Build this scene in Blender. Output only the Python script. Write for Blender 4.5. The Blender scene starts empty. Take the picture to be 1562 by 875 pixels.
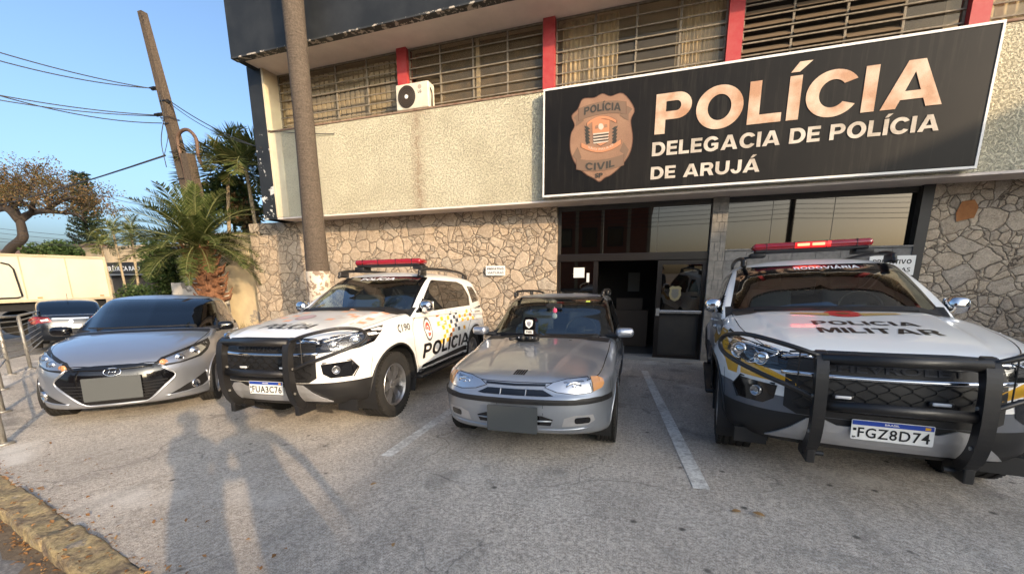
import bpy, bmesh, math, random
import numpy as np
from mathutils import Vector, Matrix
from mathutils.bvhtree import BVHTree
random.seed(7); rng = np.random.default_rng(7)
SC = bpy.context.scene
COL = SC.collection
R = math.radians
# ------------------------------------------------------------------ camera (a wide phone lens, the frame cropped upwards)
FPX, CXP, CYP, WPX, HPX = 600.0, 781.0, 538.0, 1562.0, 875.0
PIT, ROL, YAW, CAMH = R(11.0), R(-.32), R(-17.77), 1.417
SX, SY = .0195, -.0407                      # the forecourt falls gently towards the building
_cp, _sp = math.cos(PIT), math.sin(PIT)
FW = Vector((math.sin(YAW)*_cp, math.cos(YAW)*_cp, -_sp)); _rt = Vector((math.cos(YAW), -math.sin(YAW), 0)); _up = _rt.cross(FW)
RT = math.cos(ROL)*_rt+math.sin(ROL)*_up; UP = -math.sin(ROL)*_rt+math.cos(ROL)*_up
CAM = Vector((0, 0, CAMH))
def ray(px, py): return FW+RT*((px-CXP)/FPX)-UP*((py-CYP)/FPX)
def atY(px, py, Y): d = ray(px, py); return CAM+d*(Y/d.y)
def atX(px, py, X): d = ray(px, py); return CAM+d*(X/d.x)
def gz(x, y): return SX*max(-40, min(40, x))+SY*max(-40, min(40, y))
def atG(px, py):
    d = ray(px, py); n = Vector((-SX, -SY, 1)); return CAM-d*((CAM@n)/(d@n)) if False else CAM+d*(-(CAM.dot(n))/(d.dot(n)))
cd = bpy.data.cameras.new('camera'); cam = bpy.data.objects.new('camera', cd); COL.objects.link(cam); SC.camera = cam
cd.sensor_fit = 'HORIZONTAL'; cd.sensor_width = 36; cd.lens = 36*FPX/WPX; cd.shift_x = 0; cd.shift_y = (CYP-HPX/2)/WPX
cd.clip_start = .05; cd.clip_end = 3000
cam.matrix_world = Matrix(((RT.x, UP.x, -FW.x, 0), (RT.y, UP.y, -FW.y, 0), (RT.z, UP.z, -FW.z, CAMH), (0, 0, 0, 1)))
# ------------------------------------------------------------------ light
SUN_H = Vector((.845, -.535, 0)).normalized(); SUN_EL = R(16.5)
SUN = SUN_H*math.cos(SUN_EL)+Vector((0, 0, math.sin(SUN_EL)))
ld = bpy.data.lights.new('sun', 'SUN'); ld.energy = 2.0; ld.angle = R(.6); ld.color = (1.0, .74, .47)
sun = bpy.data.objects.new('sun', ld); COL.objects.link(sun); sun.rotation_euler = SUN.to_track_quat('Z', 'Y').to_euler()
W = bpy.data.worlds.new('World'); SC.world = W; W.use_nodes = True
nt = W.node_tree; bg = nt.nodes['Background']; sk = nt.nodes.new('ShaderNodeTexSky'); sk.sky_type = 'NISHITA'; sk.sun_disc = False
sk.sun_elevation = SUN_EL; sk.sun_rotation = math.atan2(SUN_H.x, SUN_H.y); sk.air_density = .8; sk.dust_density = 9.0; sk.ozone_density = 3.0; sk.altitude = 700
_mx = nt.nodes.new('ShaderNodeMix'); _mx.data_type = 'RGBA'; _mx.blend_type = 'MULTIPLY'; _mx.inputs[0].default_value = 1; _mx.inputs[7].default_value = (1.0, 1.0, .93, 1)   # a hazier, less blue sky
nt.links.new(sk.outputs[0], _mx.inputs[6]); nt.links.new(_mx.outputs[2], bg.inputs[0]); bg.inputs[1].default_value = .15
SC.view_settings.view_transform = 'Standard'; SC.view_settings.look = 'None'; SC.view_settings.gamma = 1; SC.view_settings.use_curve_mapping = False
SC.view_settings.exposure = 1.35
SC.cycles.max_bounces = 8; SC.cycles.transparent_max_bounces = 16; SC.cycles.caustics_reflective = False; SC.cycles.caustics_refractive = False
# ------------------------------------------------------------------ materials
def nmat(name):
    m = bpy.data.materials.new(name); m.use_nodes = True; t = m.node_tree
    return m, t, t.nodes['Principled BSDF']
def N(t, ty, **kw):
    n = t.nodes.new('ShaderNode'+ty)
    for k, v in kw.items(): setattr(n, k, v)
    return n
def rgb(c): return (c[0], c[1], c[2], 1)
def noise(t, vec, scale, detail=5, rough=.6):
    n = N(t, 'TexNoise'); n.inputs['Scale'].default_value = scale; n.inputs['Detail'].default_value = detail; n.inputs['Roughness'].default_value = rough
    t.links.new(vec, n.inputs['Vector']); return n
def ramp(t, fac, stops):
    r = N(t, 'ValToRGB'); e = r.color_ramp.elements
    while len(e) < len(stops): e.new(.5)
    for k, (p, c) in enumerate(stops): e[k].position = p; e[k].color = rgb(c)
    t.links.new(fac, r.inputs[0]); return r.outputs[0]
def mix(t, fac, a, b, mode='MIX'):
    m = N(t, 'Mix', data_type='RGBA', blend_type=mode)
    for s, v in ((0, fac), (6, a), (7, b)):
        if isinstance(v, (int, float)): m.inputs[s].default_value = v
        elif isinstance(v, (tuple, list)): m.inputs[s].default_value = rgb(v)
        else: t.links.new(v, m.inputs[s])
    return m.outputs[2]
def mth(t, op, a, b=0.0, c=None):
    m = N(t, 'Math', operation=op)
    for s, v in enumerate((a, b) if c is None else (a, b, c)):
        if isinstance(v, (int, float)): m.inputs[s].default_value = v
        else: t.links.new(v, m.inputs[s])
    return m.outputs[0]
def coords(t): return N(t, 'TexCoord').outputs['Object']
def bump(t, p, h, strength=.5, dist=.01, prev=None):
    b = N(t, 'Bump'); b.inputs['Strength'].default_value = strength; b.inputs['Distance'].default_value = dist
    t.links.new(h, b.inputs['Height'])
    if prev is not None: t.links.new(prev, b.inputs['Normal'])
    if p is not None: t.links.new(b.outputs[0], p.inputs['Normal'])
    return b.outputs[0]
def M(name, col, rough=.5, metal=0, coat=0, dirt=0, dscale=6, dcol=None, bmp=0, bscale=40, bdist=.003, spec=.5, coatr=.04, emis=None, es=1):
    m, t, p = nmat(name); p.inputs['Base Color'].default_value = rgb(col); p.inputs['Roughness'].default_value = rough
    p.inputs['Metallic'].default_value = metal; p.inputs['Coat Weight'].default_value = coat; p.inputs['Coat Roughness'].default_value = coatr
    p.inputs['Specular IOR Level'].default_value = spec
    if emis: p.inputs['Emission Color'].default_value = rgb(emis); p.inputs['Emission Strength'].default_value = es
    if dirt or bmp:
        v = coords(t)
    if dirt:
        n = noise(t, v, dscale); f = ramp(t, n.outputs[0], [(.35, (0, 0, 0)), (.75, (1, 1, 1))])
        dc = dcol or tuple(c*.45 for c in col)
        t.links.new(mix(t, mth(t, 'MULTIPLY', f, dirt), col, dc), p.inputs['Base Color'])
        t.links.new(mth(t, 'ADD', mth(t, 'MULTIPLY', f, .25*dirt), rough), p.inputs['Roughness'])
    if bmp: bump(t, p, noise(t, v, bscale, 4).outputs[0], bmp, bdist)
    return m
def glassmat(name, tint, refl_min=.05, rough=.0, ior=1.5):
    m = bpy.data.materials.new(name); m.use_nodes = True; t = m.node_tree; t.nodes.clear()
    o = N(t, 'OutputMaterial'); tr = N(t, 'BsdfTransparent'); tr.inputs[0].default_value = rgb(tint)
    gl = N(t, 'BsdfGlossy'); gl.inputs['Roughness'].default_value = rough; gl.inputs[0].default_value = (1, 1, 1, 1)
    fr = N(t, 'LayerWeight'); fr.inputs[0].default_value = .5
    f = mth(t, 'ADD', mth(t, 'MULTIPLY', mth(t, 'POWER', fr.outputs['Facing'], 5.0), .92), refl_min+.04)
    mx = N(t, 'MixShader'); t.links.new(f, mx.inputs[0]); t.links.new(tr.outputs[0], mx.inputs[1]); t.links.new(gl.outputs[0], mx.inputs[2])
    t.links.new(mx.outputs[0], o.inputs[0]); return m
MT = {}
MT['white_paint'] = M('white_car_paint', (.86, .86, .84), .28, 0, .8, dirt=.12, dscale=2.2, dcol=(.62, .58, .52), coatr=.06)
MT['silver_paint'] = M('silver_car_paint', (.44, .47, .53), .36, .8, 1, dirt=.2, dscale=2.0, dcol=(.42, .41, .40), coatr=.06)
MT['grey_paint'] = M('grey_silver_car_paint', (.38, .42, .48), .36, .75, 1, dirt=.35, dscale=2.4, dcol=(.27, .26, .25), coatr=.08)
MT['dark_grey_paint'] = M('dark_grey_livery', (.105, .115, .135), .35, 0, .8, dirt=.3, dcol=(.12, .11, .1))
MT['yellow'] = M('yellow_livery', (.75, .40, .02), .35, 0, .8)
MT['orange'] = M('orange_livery', (.80, .30, .06), .4, 0, .5)
MT['lettering'] = M('black_lettering', (.006, .006, .007), .35)
MT['white_letters'] = M('white_lettering', (.8, .8, .8), .5)
MT['black_plastic'] = M('black_plastic', (.009, .009, .010), .5, dirt=.4, dcol=(.022, .020, .018), bmp=.3, bscale=300, bdist=.0008)
MT['gloss_black'] = M('gloss_black_trim', (.004, .004, .005), .12, 0, .6)
MT['bar_black'] = M('powder_coated_black_steel', (.008, .008, .009), .4, 0, .15, dirt=.5, dcol=(.024, .020, .017), bmp=.35, bscale=160, bdist=.0015)
MT['rubber'] = M('tyre_rubber', (.010, .010, .010), .8, dirt=.7, dscale=9, dcol=(.028, .024, .020), bmp=.5, bscale=120, bdist=.002)
MT['alloy'] = M('alloy_rim', (.42, .42, .43), .28, .9, .3, dirt=.4, dscale=12)
MT['dark_alloy'] = M('dark_rim_metal', (.05, .05, .052), .45, .6)  # plain dark metal for brake discs and lamp housings
MT['chrome'] = M('chrome', (.75, .76, .78), .08, 1)
MT['satin'] = M('satin_silver_plastic', (.55, .55, .56), .35, .6, .2, dirt=.3)
MT['glass'] = glassmat('car_glass', (.58, .66, .65), .13)
MT['tint'] = glassmat('tinted_car_glass', (.05, .055, .06), .10)
MT['clear'] = glassmat('clear_lens', (.92, .93, .95), .03)
MT['dark_in'] = M('dark_interior', (.010, .010, .011), .7)
MT['seat'] = M('seat_cloth', (.05, .055, .065), .85)
MT['amber'] = M('amber_lens', (.75, .26, .06), .15, 0, 1)
MT['red_lens'] = M('red_lens', (.28, .006, .012), .12, 0, 1)
MT['red_glow'] = M('lit_red_lens', (.6, .02, .02), .2, 0, 0, emis=(1, .06, .03), es=6)
MT['lamp_white'] = M('lamp_reflector', (.85, .86, .88), .12, 1)
MT['led'] = M('led_lens', (.75, .75, .76), .2, 0, 1)
MT['plate_white'] = M('plate_white', (.82, .82, .79), .35)
MT['plate_blue'] = M('plate_blue', (.015, .06, .38), .35)
MT['plate_grey'] = M('blank_grey_plate', (.055, .062, .066), .6)
MT['galv'] = M('galvanised_steel', (.42, .41, .38), .45, .7, dirt=.6, dscale=14, dcol=(.2, .17, .14))
# ------------------------------------------------------------------ object helpers
def fin(o, label=None, cat=None, group=None, kind=None):
    if label: o['label'] = label
    if cat: o['category'] = cat
    if group: o['group'] = group
    if kind: o['kind'] = kind
    return o
def empty(name, loc=(0, 0, 0), label=None, cat=None, group=None, rz=0):
    o = bpy.data.objects.new(name, None); COL.objects.link(o); o.location = loc; o.rotation_euler = (0, 0, rz); o.empty_display_size = .2
    return fin(o, label, cat, group)
def link_bm(name, bm, m, parent=None, smooth=True, mats=None, normals=True):
    me = bpy.data.meshes.new(name)
    if normals: bmesh.ops.recalc_face_normals(bm, faces=bm.faces)
    bm.to_mesh(me); bm.free()
    for mm in (mats or [m]): me.materials.append(MT[mm] if isinstance(mm, str) else mm)
    me.polygons.foreach_set('use_smooth', [smooth]*len(me.polygons))
    o = bpy.data.objects.new(name, me); COL.objects.link(o)
    if parent: o.parent = parent
    return o
def copy_tree(o, parent=None):
    c = o.copy(); COL.objects.link(c); c.parent = parent
    for ch in o.children: copy_tree(ch, c)
    return c
def catmull(pts, n=8, closed=False):
    P = [Vector(p) for p in pts]; out = []
    L = len(P); rngs = range(L if closed else L-1)
    for i in rngs:
        p0 = P[(i-1) % L] if (closed or i > 0) else P[0]*2-P[1]
        p1 = P[i]; p2 = P[(i+1) % L]
        p3 = P[(i+2) % L] if (closed or i < L-2) else P[-1]*2-P[-2]
        for k in range(n):
            t = k/n
            out.append(.5*((2*p1)+(p2-p0)*t+(2*p0-5*p1+4*p2-p3)*t*t+(-p0+3*p1-3*p2+p3)*t**3))
    if not closed: out.append(P[-1])
    return out
class MB:
    def __init__(s): s.b = bmesh.new()
    def box(s, c, d, rot=None, bev=0.0, seg=2):
        m = Matrix.Translation(c)@(rot.to_4x4() if rot else Matrix())@Matrix.Diagonal((d[0], d[1], d[2], 1))
        r = bmesh.ops.create_cube(s.b, size=1, matrix=m)
        if bev: bmesh.ops.bevel(s.b, geom=list({e for v in r['verts'] for e in v.link_edges}), offset=bev, segments=seg, affect='EDGES', profile=.5)
        return s
    def box2(s, x0, x1, y0, y1, z0, z1, bev=0.0): return s.box(((x0+x1)/2, (y0+y1)/2, (z0+z1)/2), (abs(x1-x0), abs(y1-y0), abs(z1-z0)), bev=bev)
    def cyl(s, a, b, r1, r2=None, n=16):
        a, b = Vector(a), Vector(b); r2 = r1 if r2 is None else r2; d = b-a
        q = d.to_track_quat('Z', 'Y').to_matrix().to_4x4()
        bmesh.ops.create_cone(s.b, cap_ends=True, segments=n, radius1=r1, radius2=r2, depth=d.length, matrix=Matrix.Translation((a+b)/2)@q); return s
    def sph(s, c, r, sc=(1, 1, 1), u=16, v=10, rot=None):
        bmesh.ops.create_uvsphere(s.b, u_segments=u, v_segments=v, radius=r, matrix=Matrix.Translation(c)@(rot.to_4x4() if rot else Matrix())@Matrix.Diagonal((*sc, 1))); return s
    def tube(s, pts, r, n=10, smooth=0, closed=False, rad=None):
        P = catmull(pts, smooth, closed) if smooth else [Vector(p) for p in pts]
        L = len(P); rings = []; up = None
        for i, p in enumerate(P):
            t = (P[(i+1) % L]-P[i-1]) if closed else (P[min(i+1, L-1)]-P[max(i-1, 0)])
            if t.length < 1e-9: t = Vector((0, 0, 1))
            t.normalize()
            if up is None: up = t.orthogonal().normalized()
            up = (up-t*up.dot(t)); up = up.normalized() if up.length > 1e-6 else t.orthogonal().normalized(); w = t.cross(up)
            rr = r if rad is None else (rad(i/(L-1)) if callable(rad) else rad[min(len(rad)-1, i)])
            rings.append([s.b.verts.new(p+(up*math.cos(a)+w*math.sin(a))*rr) for a in [2*math.pi*k/n for k in range(n)]])
        for i in range(L if closed else L-1):
            A, B = rings[i], rings[(i+1) % L]
            for k in range(n): s.b.faces.new((A[k], A[(k+1) % n], B[(k+1) % n], B[k]))
        if not closed:
            s.b.faces.new(rings[0][::-1]); s.b.faces.new(rings[-1])
        return s
    def prism(s, poly, ax, a, b):
        def P(u, v, w): return {'x': (w, u, v), 'y': (u, w, v), 'z': (u, v, w)}[ax]
        A = [s.b.verts.new(P(u, v, a)) for u, v in poly]; B = [s.b.verts.new(P(u, v, b)) for u, v in poly]
        n = len(poly); s.b.faces.new(A[::-1]); s.b.faces.new(B)
        for i in range(n): s.b.faces.new((A[i], A[(i+1) % n], B[(i+1) % n], B[i]))
        return s
    def lathe(s, prof, c=(0, 0, 0), ax='x', n=40):
        rings = []
        for (r, w) in prof:
            ring = []
            for k in range(n):
                a = 2*math.pi*k/n; u, v = r*math.cos(a), r*math.sin(a)
                p = {'x': (w, u, v), 'z': (u, v, w), 'y': (u, w, v)}[ax]
                ring.append(s.b.verts.new(Vector(p)+Vector(c)))
            rings.append(ring)
        for i in range(len(rings)-1):
            for k in range(n): s.b.faces.new((rings[i][k], rings[i][(k+1) % n], rings[i+1][(k+1) % n], rings[i+1][k]))
        return s
    def quad(s, a, b, c, d): s.b.faces.new([s.b.verts.new(p) for p in (a, b, c, d)]); return s
    def poly(s, pts): s.b.faces.new([s.b.verts.new(p) for p in pts]); return s
    def build(s, name, m, parent=None, smooth=False, mats=None, edge=True):
        if not len(s.b.verts): return None
        o = link_bm(name, s.b, m, parent, smooth, mats)
        return o
# ------------------------------------------------------------------ lettering
_tc = {}
# a heavy extended sans of my own: closed contours, cap height 1
def _arc(cx, cy, rx, ry, a0, a1, n=14): return [(cx+rx*math.cos(R(a0+(a1-a0)*k/n)), cy+ry*math.sin(R(a0+(a1-a0)*k/n))) for k in range(n+1)]
def _font():
    t = .25; h = .20; F = {}
    F['I'] = (t, [[(0, 0), (0, 1), (t, 1), (t, 0)]]); acc = lambda x: [(x-.06, 1.08), (x+.10, 1.30), (x+.36, 1.30), (x+.12, 1.08)]
    F['Í'] = (t, F['I'][1]+[acc(.06)])
    F['L'] = (.72, [[(0, 0), (0, 1), (t, 1), (t, h+.01), (.72, h+.01), (.72, 0)]])
    F['T'] = (.84, [[(.295, 0), (.295, .79), (0, .79), (0, 1), (.84, 1), (.84, .79), (.545, .79), (.545, 0)]])
    F['E'] = (.76, [[(0, 0), (0, 1), (.75, 1), (.75, .8), (t, .8), (t, .61), (.70, .61), (.70, .41), (t, .41), (t, .2), (.76, .2), (.76, 0)]])
    bowl = [(0, 0), (0, 1), (.52, 1)]+_arc(.52, .675, .34, .325, 90, -90)[1:]+[(t, .35), (t, 0)]; hole = [(t, .80), (.50, .80)]+_arc(.50, .675, .11, .125, 90, -90)[1:]+[(t, .55)]
    F['P'] = (.86, [bowl, hole[::-1]])
    F['R'] = (.92, [[(0, 0), (0, 1), (.54, 1)]+_arc(.54, .70, .33, .30, 90, -55)[1:]+[(.93, 0), (.64, 0), (.47, .36), (t, .36), (t, 0)], ([(t, .81), (.50, .81)]+_arc(.50, .70, .11, .115, 90, -90)[1:]+[(t, .585)])[::-1]])
    F['O'] = (1.06, [_arc(.53, .5, .53, .525, 0, 360, 40)[:-1], _arc(.53, .5, .265, .31, 360, 0, 40)[:-1]])
    F['C'] = (1.0, [_arc(.53, .5, .53, .525, 32, 328, 34)+_arc(.53, .5, .27, .31, 320, 40, 34)])
    F['G'] = (1.06, [_arc(.53, .5, .53, .525, 34, 300, 32)+[(.99, .14), (.99, .55), (.53, .55), (.53, .37), (.74, .37), (.74, .26)]+_arc(.53, .5, .27, .31, 295, 42, 28)])
    F['D'] = (.95, [[(0, 0), (0, 1), (.45, 1)]+_arc(.45, .5, .50, .5, 90, -90, 24)[1:], ([(t, .79), (.43, .79)]+_arc(.43, .5, .26, .29, 90, -90, 20)[1:]+[(t, .21)])[::-1]])
    A = [(0, 0), (.40, 1), (.70, 1), (1.10, 0), (.82, 0), (.755, .18), (.345, .18), (.28, 0)]; Ah = [(.41, .36), (.69, .36), (.55, .76)]
    F['A'] = (1.10, [A, Ah]); F['Á'] = (1.10, [A, Ah, acc(.48)])
    F['V'] = (1.08, [[(0, 1), (.27, 1), (.54, .28), (.81, 1), (1.08, 1), (.68, 0), (.40, 0)]])
    F['M'] = (1.14, [[(0, 0), (0, 1), (.34, 1), (.57, .40), (.80, 1), (1.14, 1), (1.14, 0), (.91, 0), (.91, .68), (.66, 0), (.48, 0), (.23, .68), (.23, 0)]])
    F['U'] = (.94, [[(0, 1), (t, 1), (t, .40)]+_arc(.47, .40, .22, .20, 180, 360, 12)[1:]+[(.69, 1), (.94, 1), (.94, .40)]+_arc(.47, .40, .47, .42, 360, 180, 18)[1:]])
    F['J'] = (.70, [[(.45, 1), (.70, 1), (.70, .33)]+_arc(.35, .33, .35, .35, 360, 180, 16)[1:]+[(.23, .33)]+_arc(.34, .33, .11, .14, 180, 360, 10)[1:]])
    F['S'] = (.8, None); F.pop('S'); F[' '] = (.34, [])
    return F
FONT = _font()
def heavy(txt, gap=.11):
    cu = bpy.data.curves.new('t', 'CURVE'); cu.dimensions = '2D'; cu.fill_mode = 'BOTH'; x = 0
    for ch in txt:
        w, cs_ = FONT[ch]
        for c in cs_:
            sp_ = cu.splines.new('POLY'); sp_.points.add(len(c)-1); sp_.use_cyclic_u = True
            for q, p in zip(sp_.points, c): q.co = (x+p[0], p[1], 0, 1)
        x += w+gap
    ob = bpy.data.objects.new('t', cu); me = ob.to_mesh(); V = np.array([v.co[:2] for v in me.vertices]); Fs = [list(p.vertices) for p in me.polygons]
    ob.to_mesh_clear(); bpy.data.objects.remove(ob); bpy.data.curves.remove(cu); return V, Fs
def glyphs(txt, bold=.0, spacing=1.0, res=3):
    k = (txt, bold, spacing, res)
    if k in _tc: return _tc[k]
    cu = bpy.data.curves.new('t', 'FONT'); cu.body = txt; cu.offset = bold; cu.space_character = spacing; cu.resolution_u = res
    ob = bpy.data.objects.new('t', cu); me = ob.to_mesh()
    V = np.array([v.co[:2] for v in me.vertices]); Fs = [list(p.vertices) for p in me.polygons]
    ob.to_mesh_clear(); bpy.data.objects.remove(ob); bpy.data.curves.remove(cu)
    _tc[k] = (V, Fs); return V, Fs
def fit_text(txt, u0, u1, v0, cap, bold=.0, spacing=1.0, slant=0, arc=0):
    """letters between u0 and u1 on baseline v0 with capital height cap"""
    if all(ch in FONT for ch in txt) and bold > -.02: V, Fs = heavy(txt); c0, c1 = 0, 1
    else:
        V, Fs = glyphs(txt, bold, spacing); V = V.copy(); ch, _ = glyphs('P', bold); c0, c1 = ch[:, 1].min(), ch[:, 1].max()
    x0, x1 = V[:, 0].min(), V[:, 0].max()
    y = (V[:, 1]-c0)/(c1-c0)*cap
    x = u0+(V[:, 0]-x0)/(x1-x0)*(u1-u0)+slant*y
    if arc: m = (u0+u1)/2; h = (u1-u0)/2; y = y-arc*((x-m)/h)**2
    return np.stack([x, v0+y], 1), Fs
def flat_text(name, txt, u0, u1, v0, cap, y, m, parent, bold=.03, thick=.004, **kw):
    """lettering on a facade-parallel plane, standing out towards -Y"""
    V, Fs = fit_text(txt, u0, u1, v0, cap, bold, **kw)
    b = bmesh.new(); vs = [b.verts.new((p[0], y, p[1])) for p in V]
    for f in Fs:
        try: b.faces.new([vs[i] for i in f])
        except ValueError: pass
    r = bmesh.ops.extrude_face_region(b, geom=b.faces[:]); bmesh.ops.translate(b, verts=[v for v in r['geom'] if isinstance(v, bmesh.types.BMVert)], vec=(0, -thick, 0))
    return link_bm(name, b, m, parent, smooth=False)
# ================================================================== car bodies: smooth shells cut into panels, glass and lamps
def hm(pts):
    X = np.array([p[0] for p in pts], float); Y = np.array([p[1] for p in pts], float)
    h = np.diff(X); d = np.diff(Y)/h; m = np.zeros(len(X)); m[0] = d[0]; m[-1] = d[-1]
    for i in range(1, len(X)-1):
        if d[i-1]*d[i] > 0: w1 = 2*h[i]+h[i-1]; w2 = h[i]+2*h[i-1]; m[i] = (w1+w2)/(w1/d[i-1]+w2/d[i])
    def f(x):
        x = np.clip(np.asarray(x, float), X[0], X[-1]); i = np.clip(np.searchsorted(X, x)-1, 0, len(X)-2)
        t = (x-X[i])/h[i]; t2 = t*t; t3 = t2*t
        return Y[i]*(2*t3-3*t2+1)+m[i]*h[i]*(t3-2*t2+t)+Y[i+1]*(-2*t3+3*t2)+m[i+1]*h[i]*(t3-t2)
    return f
def lse(fs, k):
    A = np.stack(fs)/k; mx = A.max(0); return k*(mx+np.log(np.exp(A-mx).sum(0)))
def shell(F, outer, inner, step):
    """closed surface F=0 reached from a box grid"""
    lo = np.array(outer[0::2], float); hi = np.array(outer[1::2], float)
    n = [max(2, int(round((hi[i]-lo[i])/step))) for i in range(3)]
    G = [np.linspace(lo[i], hi[i], n[i]+1) for i in range(3)]
    ids = {}; P = []; faces = []
    def vid(i, j, k):
        q = (i, j, k)
        if q not in ids: ids[q] = len(P); P.append((G[0][i], G[1][j], G[2][k]))
        return ids[q]
    for ax in range(3):
        a, b = [i for i in range(3) if i != ax]
        for side in (0, n[ax]):
            for i in range(n[a]):
                for j in range(n[b]):
                    q = []
                    for di, dj in ((0, 0), (1, 0), (1, 1), (0, 1)):
                        t = [0, 0, 0]; t[ax] = side; t[a] = i+di; t[b] = j+dj; q.append(vid(*t))
                    faces.append(q)
    P = np.array(P); ilo = np.array(inner[0::2], float); ihi = np.array(inner[1::2], float); Cc = np.clip(P, ilo, ihi)
    # spread the rays: the inner point slides with the outer one
    fr = (P-lo)/(hi-lo); Cc = ilo+fr*(ihi-ilo)
    a = np.zeros(len(P)); b = np.ones(len(P))
    for _ in range(26):
        t = (a+b)/2; v = F(*(Cc+(P-Cc)*t[:, None]).T); a = np.where(v < 0, t, a); b = np.where(v < 0, b, t)
    Q = Cc+(P-Cc)*((a+b)/2)[:, None]
    bm = bmesh.new(); vs = [bm.verts.new(p) for p in Q]
    for f in faces: bm.faces.new([vs[i] for i in f])
    bmesh.ops.recalc_face_normals(bm, faces=bm.faces)
    return bm
FR = lambda: (Vector((0, 0, 0)), Vector((1, 0, 0)), Vector((0, 0, 1)), Vector((0, 1, 0)))       # seen from the front
BK = lambda: (Vector((0, 0, 0)), Vector((-1, 0, 0)), Vector((0, 0, 1)), Vector((0, -1, 0)))
TP = lambda: (Vector((0, 0, 0)), Vector((1, 0, 0)), Vector((0, 1, 0)), Vector((0, 0, -1)))      # from above, reading from the front
def SD(s): return (Vector((0, 0, 0)), Vector((0, s, 0)), Vector((0, 0, 1)), Vector((-s, 0, 0)))
def DG(s, ang):                                                                                 # from the front corner
    c, q = math.cos(R(ang)), math.sin(R(ang)); return (Vector((0, 0, 0)), Vector((c, s*q, 0)), Vector((0, 0, 1)), Vector((-s*q, c, 0)))
class Car:
    def __init__(s, root, bm, shells=None):
        s.root = root; s.bm = bm; s.bvh = BVHTree.FromBMesh(bm); s.mats = []
    def mi(s, m):
        if m not in s.mats: s.mats.append(m)
        return s.mats.index(m)
    def region(s, fr, poly, cond=None):
        o, eu, ev, d = fr
        A = sum(poly[i][0]*poly[(i+1) % len(poly)][1]-poly[(i+1) % len(poly)][0]*poly[i][1] for i in range(len(poly)))
        if A < 0: poly = poly[::-1]
        us = [p[0] for p in poly]; vv = [p[1] for p in poly]
        s.bm.normal_update()
        def bb(f):
            c = f.calc_center_median(); u = (c-o).dot(eu); v = (c-o).dot(ev)
            return min(us)-.12 < u < max(us)+.12 and min(vv)-.12 < v < max(vv)+.12
        fs = [f for f in s.bm.faces if f.normal.dot(d) < -.03 and (cond is None or cond(f.calc_center_median(), f.normal)) and bb(f)]
        for i in range(len(poly)):
            (u0, v0), (u1, v1) = poly[i], poly[(i+1) % len(poly)]
            if abs(u0-u1)+abs(v0-v1) < 1e-6: continue
            n = (eu*(v1-v0)-ev*(u1-u0)).normalized(); co = o+eu*u0+ev*v0
            g = list({x for f in fs for x in list(f.verts)+list(f.edges)}|set(fs))
            r = bmesh.ops.bisect_plane(s.bm, geom=g, plane_co=co, plane_no=n, dist=1e-5)
            allf = set(f for f in fs if f.is_valid) | {x for x in r['geom'] if isinstance(x, bmesh.types.BMFace)}
            fs = [f for f in allf if (f.calc_center_median()-co).dot(n) < 1e-6]
        return fs
    def paint(s, fr, poly, m, cond=None):
        k = s.mi(m)
        for f in s.region(fr, poly, cond): f.material_index = k
    def take(s, faces, name, m, parent=None, push=0.0, thick=0.0, delete=True):
        b = bmesh.new(); mp = {}
        for f in faces:
            q = []
            for v in f.verts:
                if v not in mp: mp[v] = b.verts.new(v.co+v.normal*push)
                q.append(mp[v])
            b.faces.new(q)
        if delete: bmesh.ops.delete(s.bm, geom=faces, context='FACES')
        b.normal_update()
        return link_bm(name, b, m, parent or s.root, normals=False)
    def pane(s, fr, poly, name, m, cond=None, push=0.0, parent=None):
        fs = s.region(fr, poly, cond)
        if not fs: print('EMPTY REGION', name); return None
        return s.take(fs, name, m, parent, push)
    def hole(s, fr, poly, cond=None):
        bmesh.ops.delete(s.bm, geom=s.region(fr, poly, cond), context='FACES')
    def hit(s, fr, u, v, off):
        o, eu, ev, d = fr; p = o+eu*u+ev*v-d*4
        loc, n, i, dist = s.bvh.ray_cast(p, d)
        if loc is None:
            loc, n, i, dist = s.bvh.find_nearest(o+eu*u+ev*v+d*s.dd)
        return loc, n
    dd = 0.0
    def decal(s, fr, shape, name, m, off=.0015, thick=0.0, grid=.06, parent=None, along=False, faces=None, bmo=None):
        """lay a flat outline (or lettering) on the body"""
        b = bmesh.new()
        if faces is None:
            polys = shape if isinstance(shape[0][0], (tuple, list)) else [shape]
            for poly in polys:
                try: b.faces.new([b.verts.new((u, v, 0)) for u, v in poly])
                except ValueError: pass
        else:
            vs = [b.verts.new((p[0], p[1], 0)) for p in shape]
            for f in faces:
                try: b.faces.new([vs[i] for i in f])
                except ValueError: pass
        bmesh.ops.triangulate(b, faces=b.faces[:])
        xs = [v.co.x for v in b.verts]; ys = [v.co.y for v in b.verts]
        for ax, lo, hi in ((0, min(xs), max(xs)), (1, min(ys), max(ys))):
            k = math.floor(lo/grid)+1
            while k*grid < hi:
                co = [0, 0, 0]; co[ax] = k*grid; no = [0, 0, 0]; no[ax] = 1
                bmesh.ops.bisect_plane(b, geom=b.verts[:]+b.edges[:]+b.faces[:], plane_co=co, plane_no=no, dist=1e-6); k += 1
        d = fr[3]; nn = {}
        for v in b.verts:
            loc, n = s.hit(fr, v.co.x, v.co.y, off)
            if n.dot(d) > 0: n = -n
            if along: n = -d
            v.co = loc+n*off; nn[v.index if False else v] = n.copy()
        if thick:
            dirs = {tuple(round(c, 6) for c in v.co): n for v, n in nn.items()}
            r = bmesh.ops.extrude_face_region(b, geom=b.faces[:])
            for v in r['geom']:
                if isinstance(v, bmesh.types.BMVert):
                    n = dirs.get(tuple(round(c, 6) for c in v.co), -d); v.co = v.co+n*thick
        b.normal_update()
        if not thick:
            for f in b.faces:
                if f.normal.dot(d) > 0: f.normal_flip()
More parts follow.
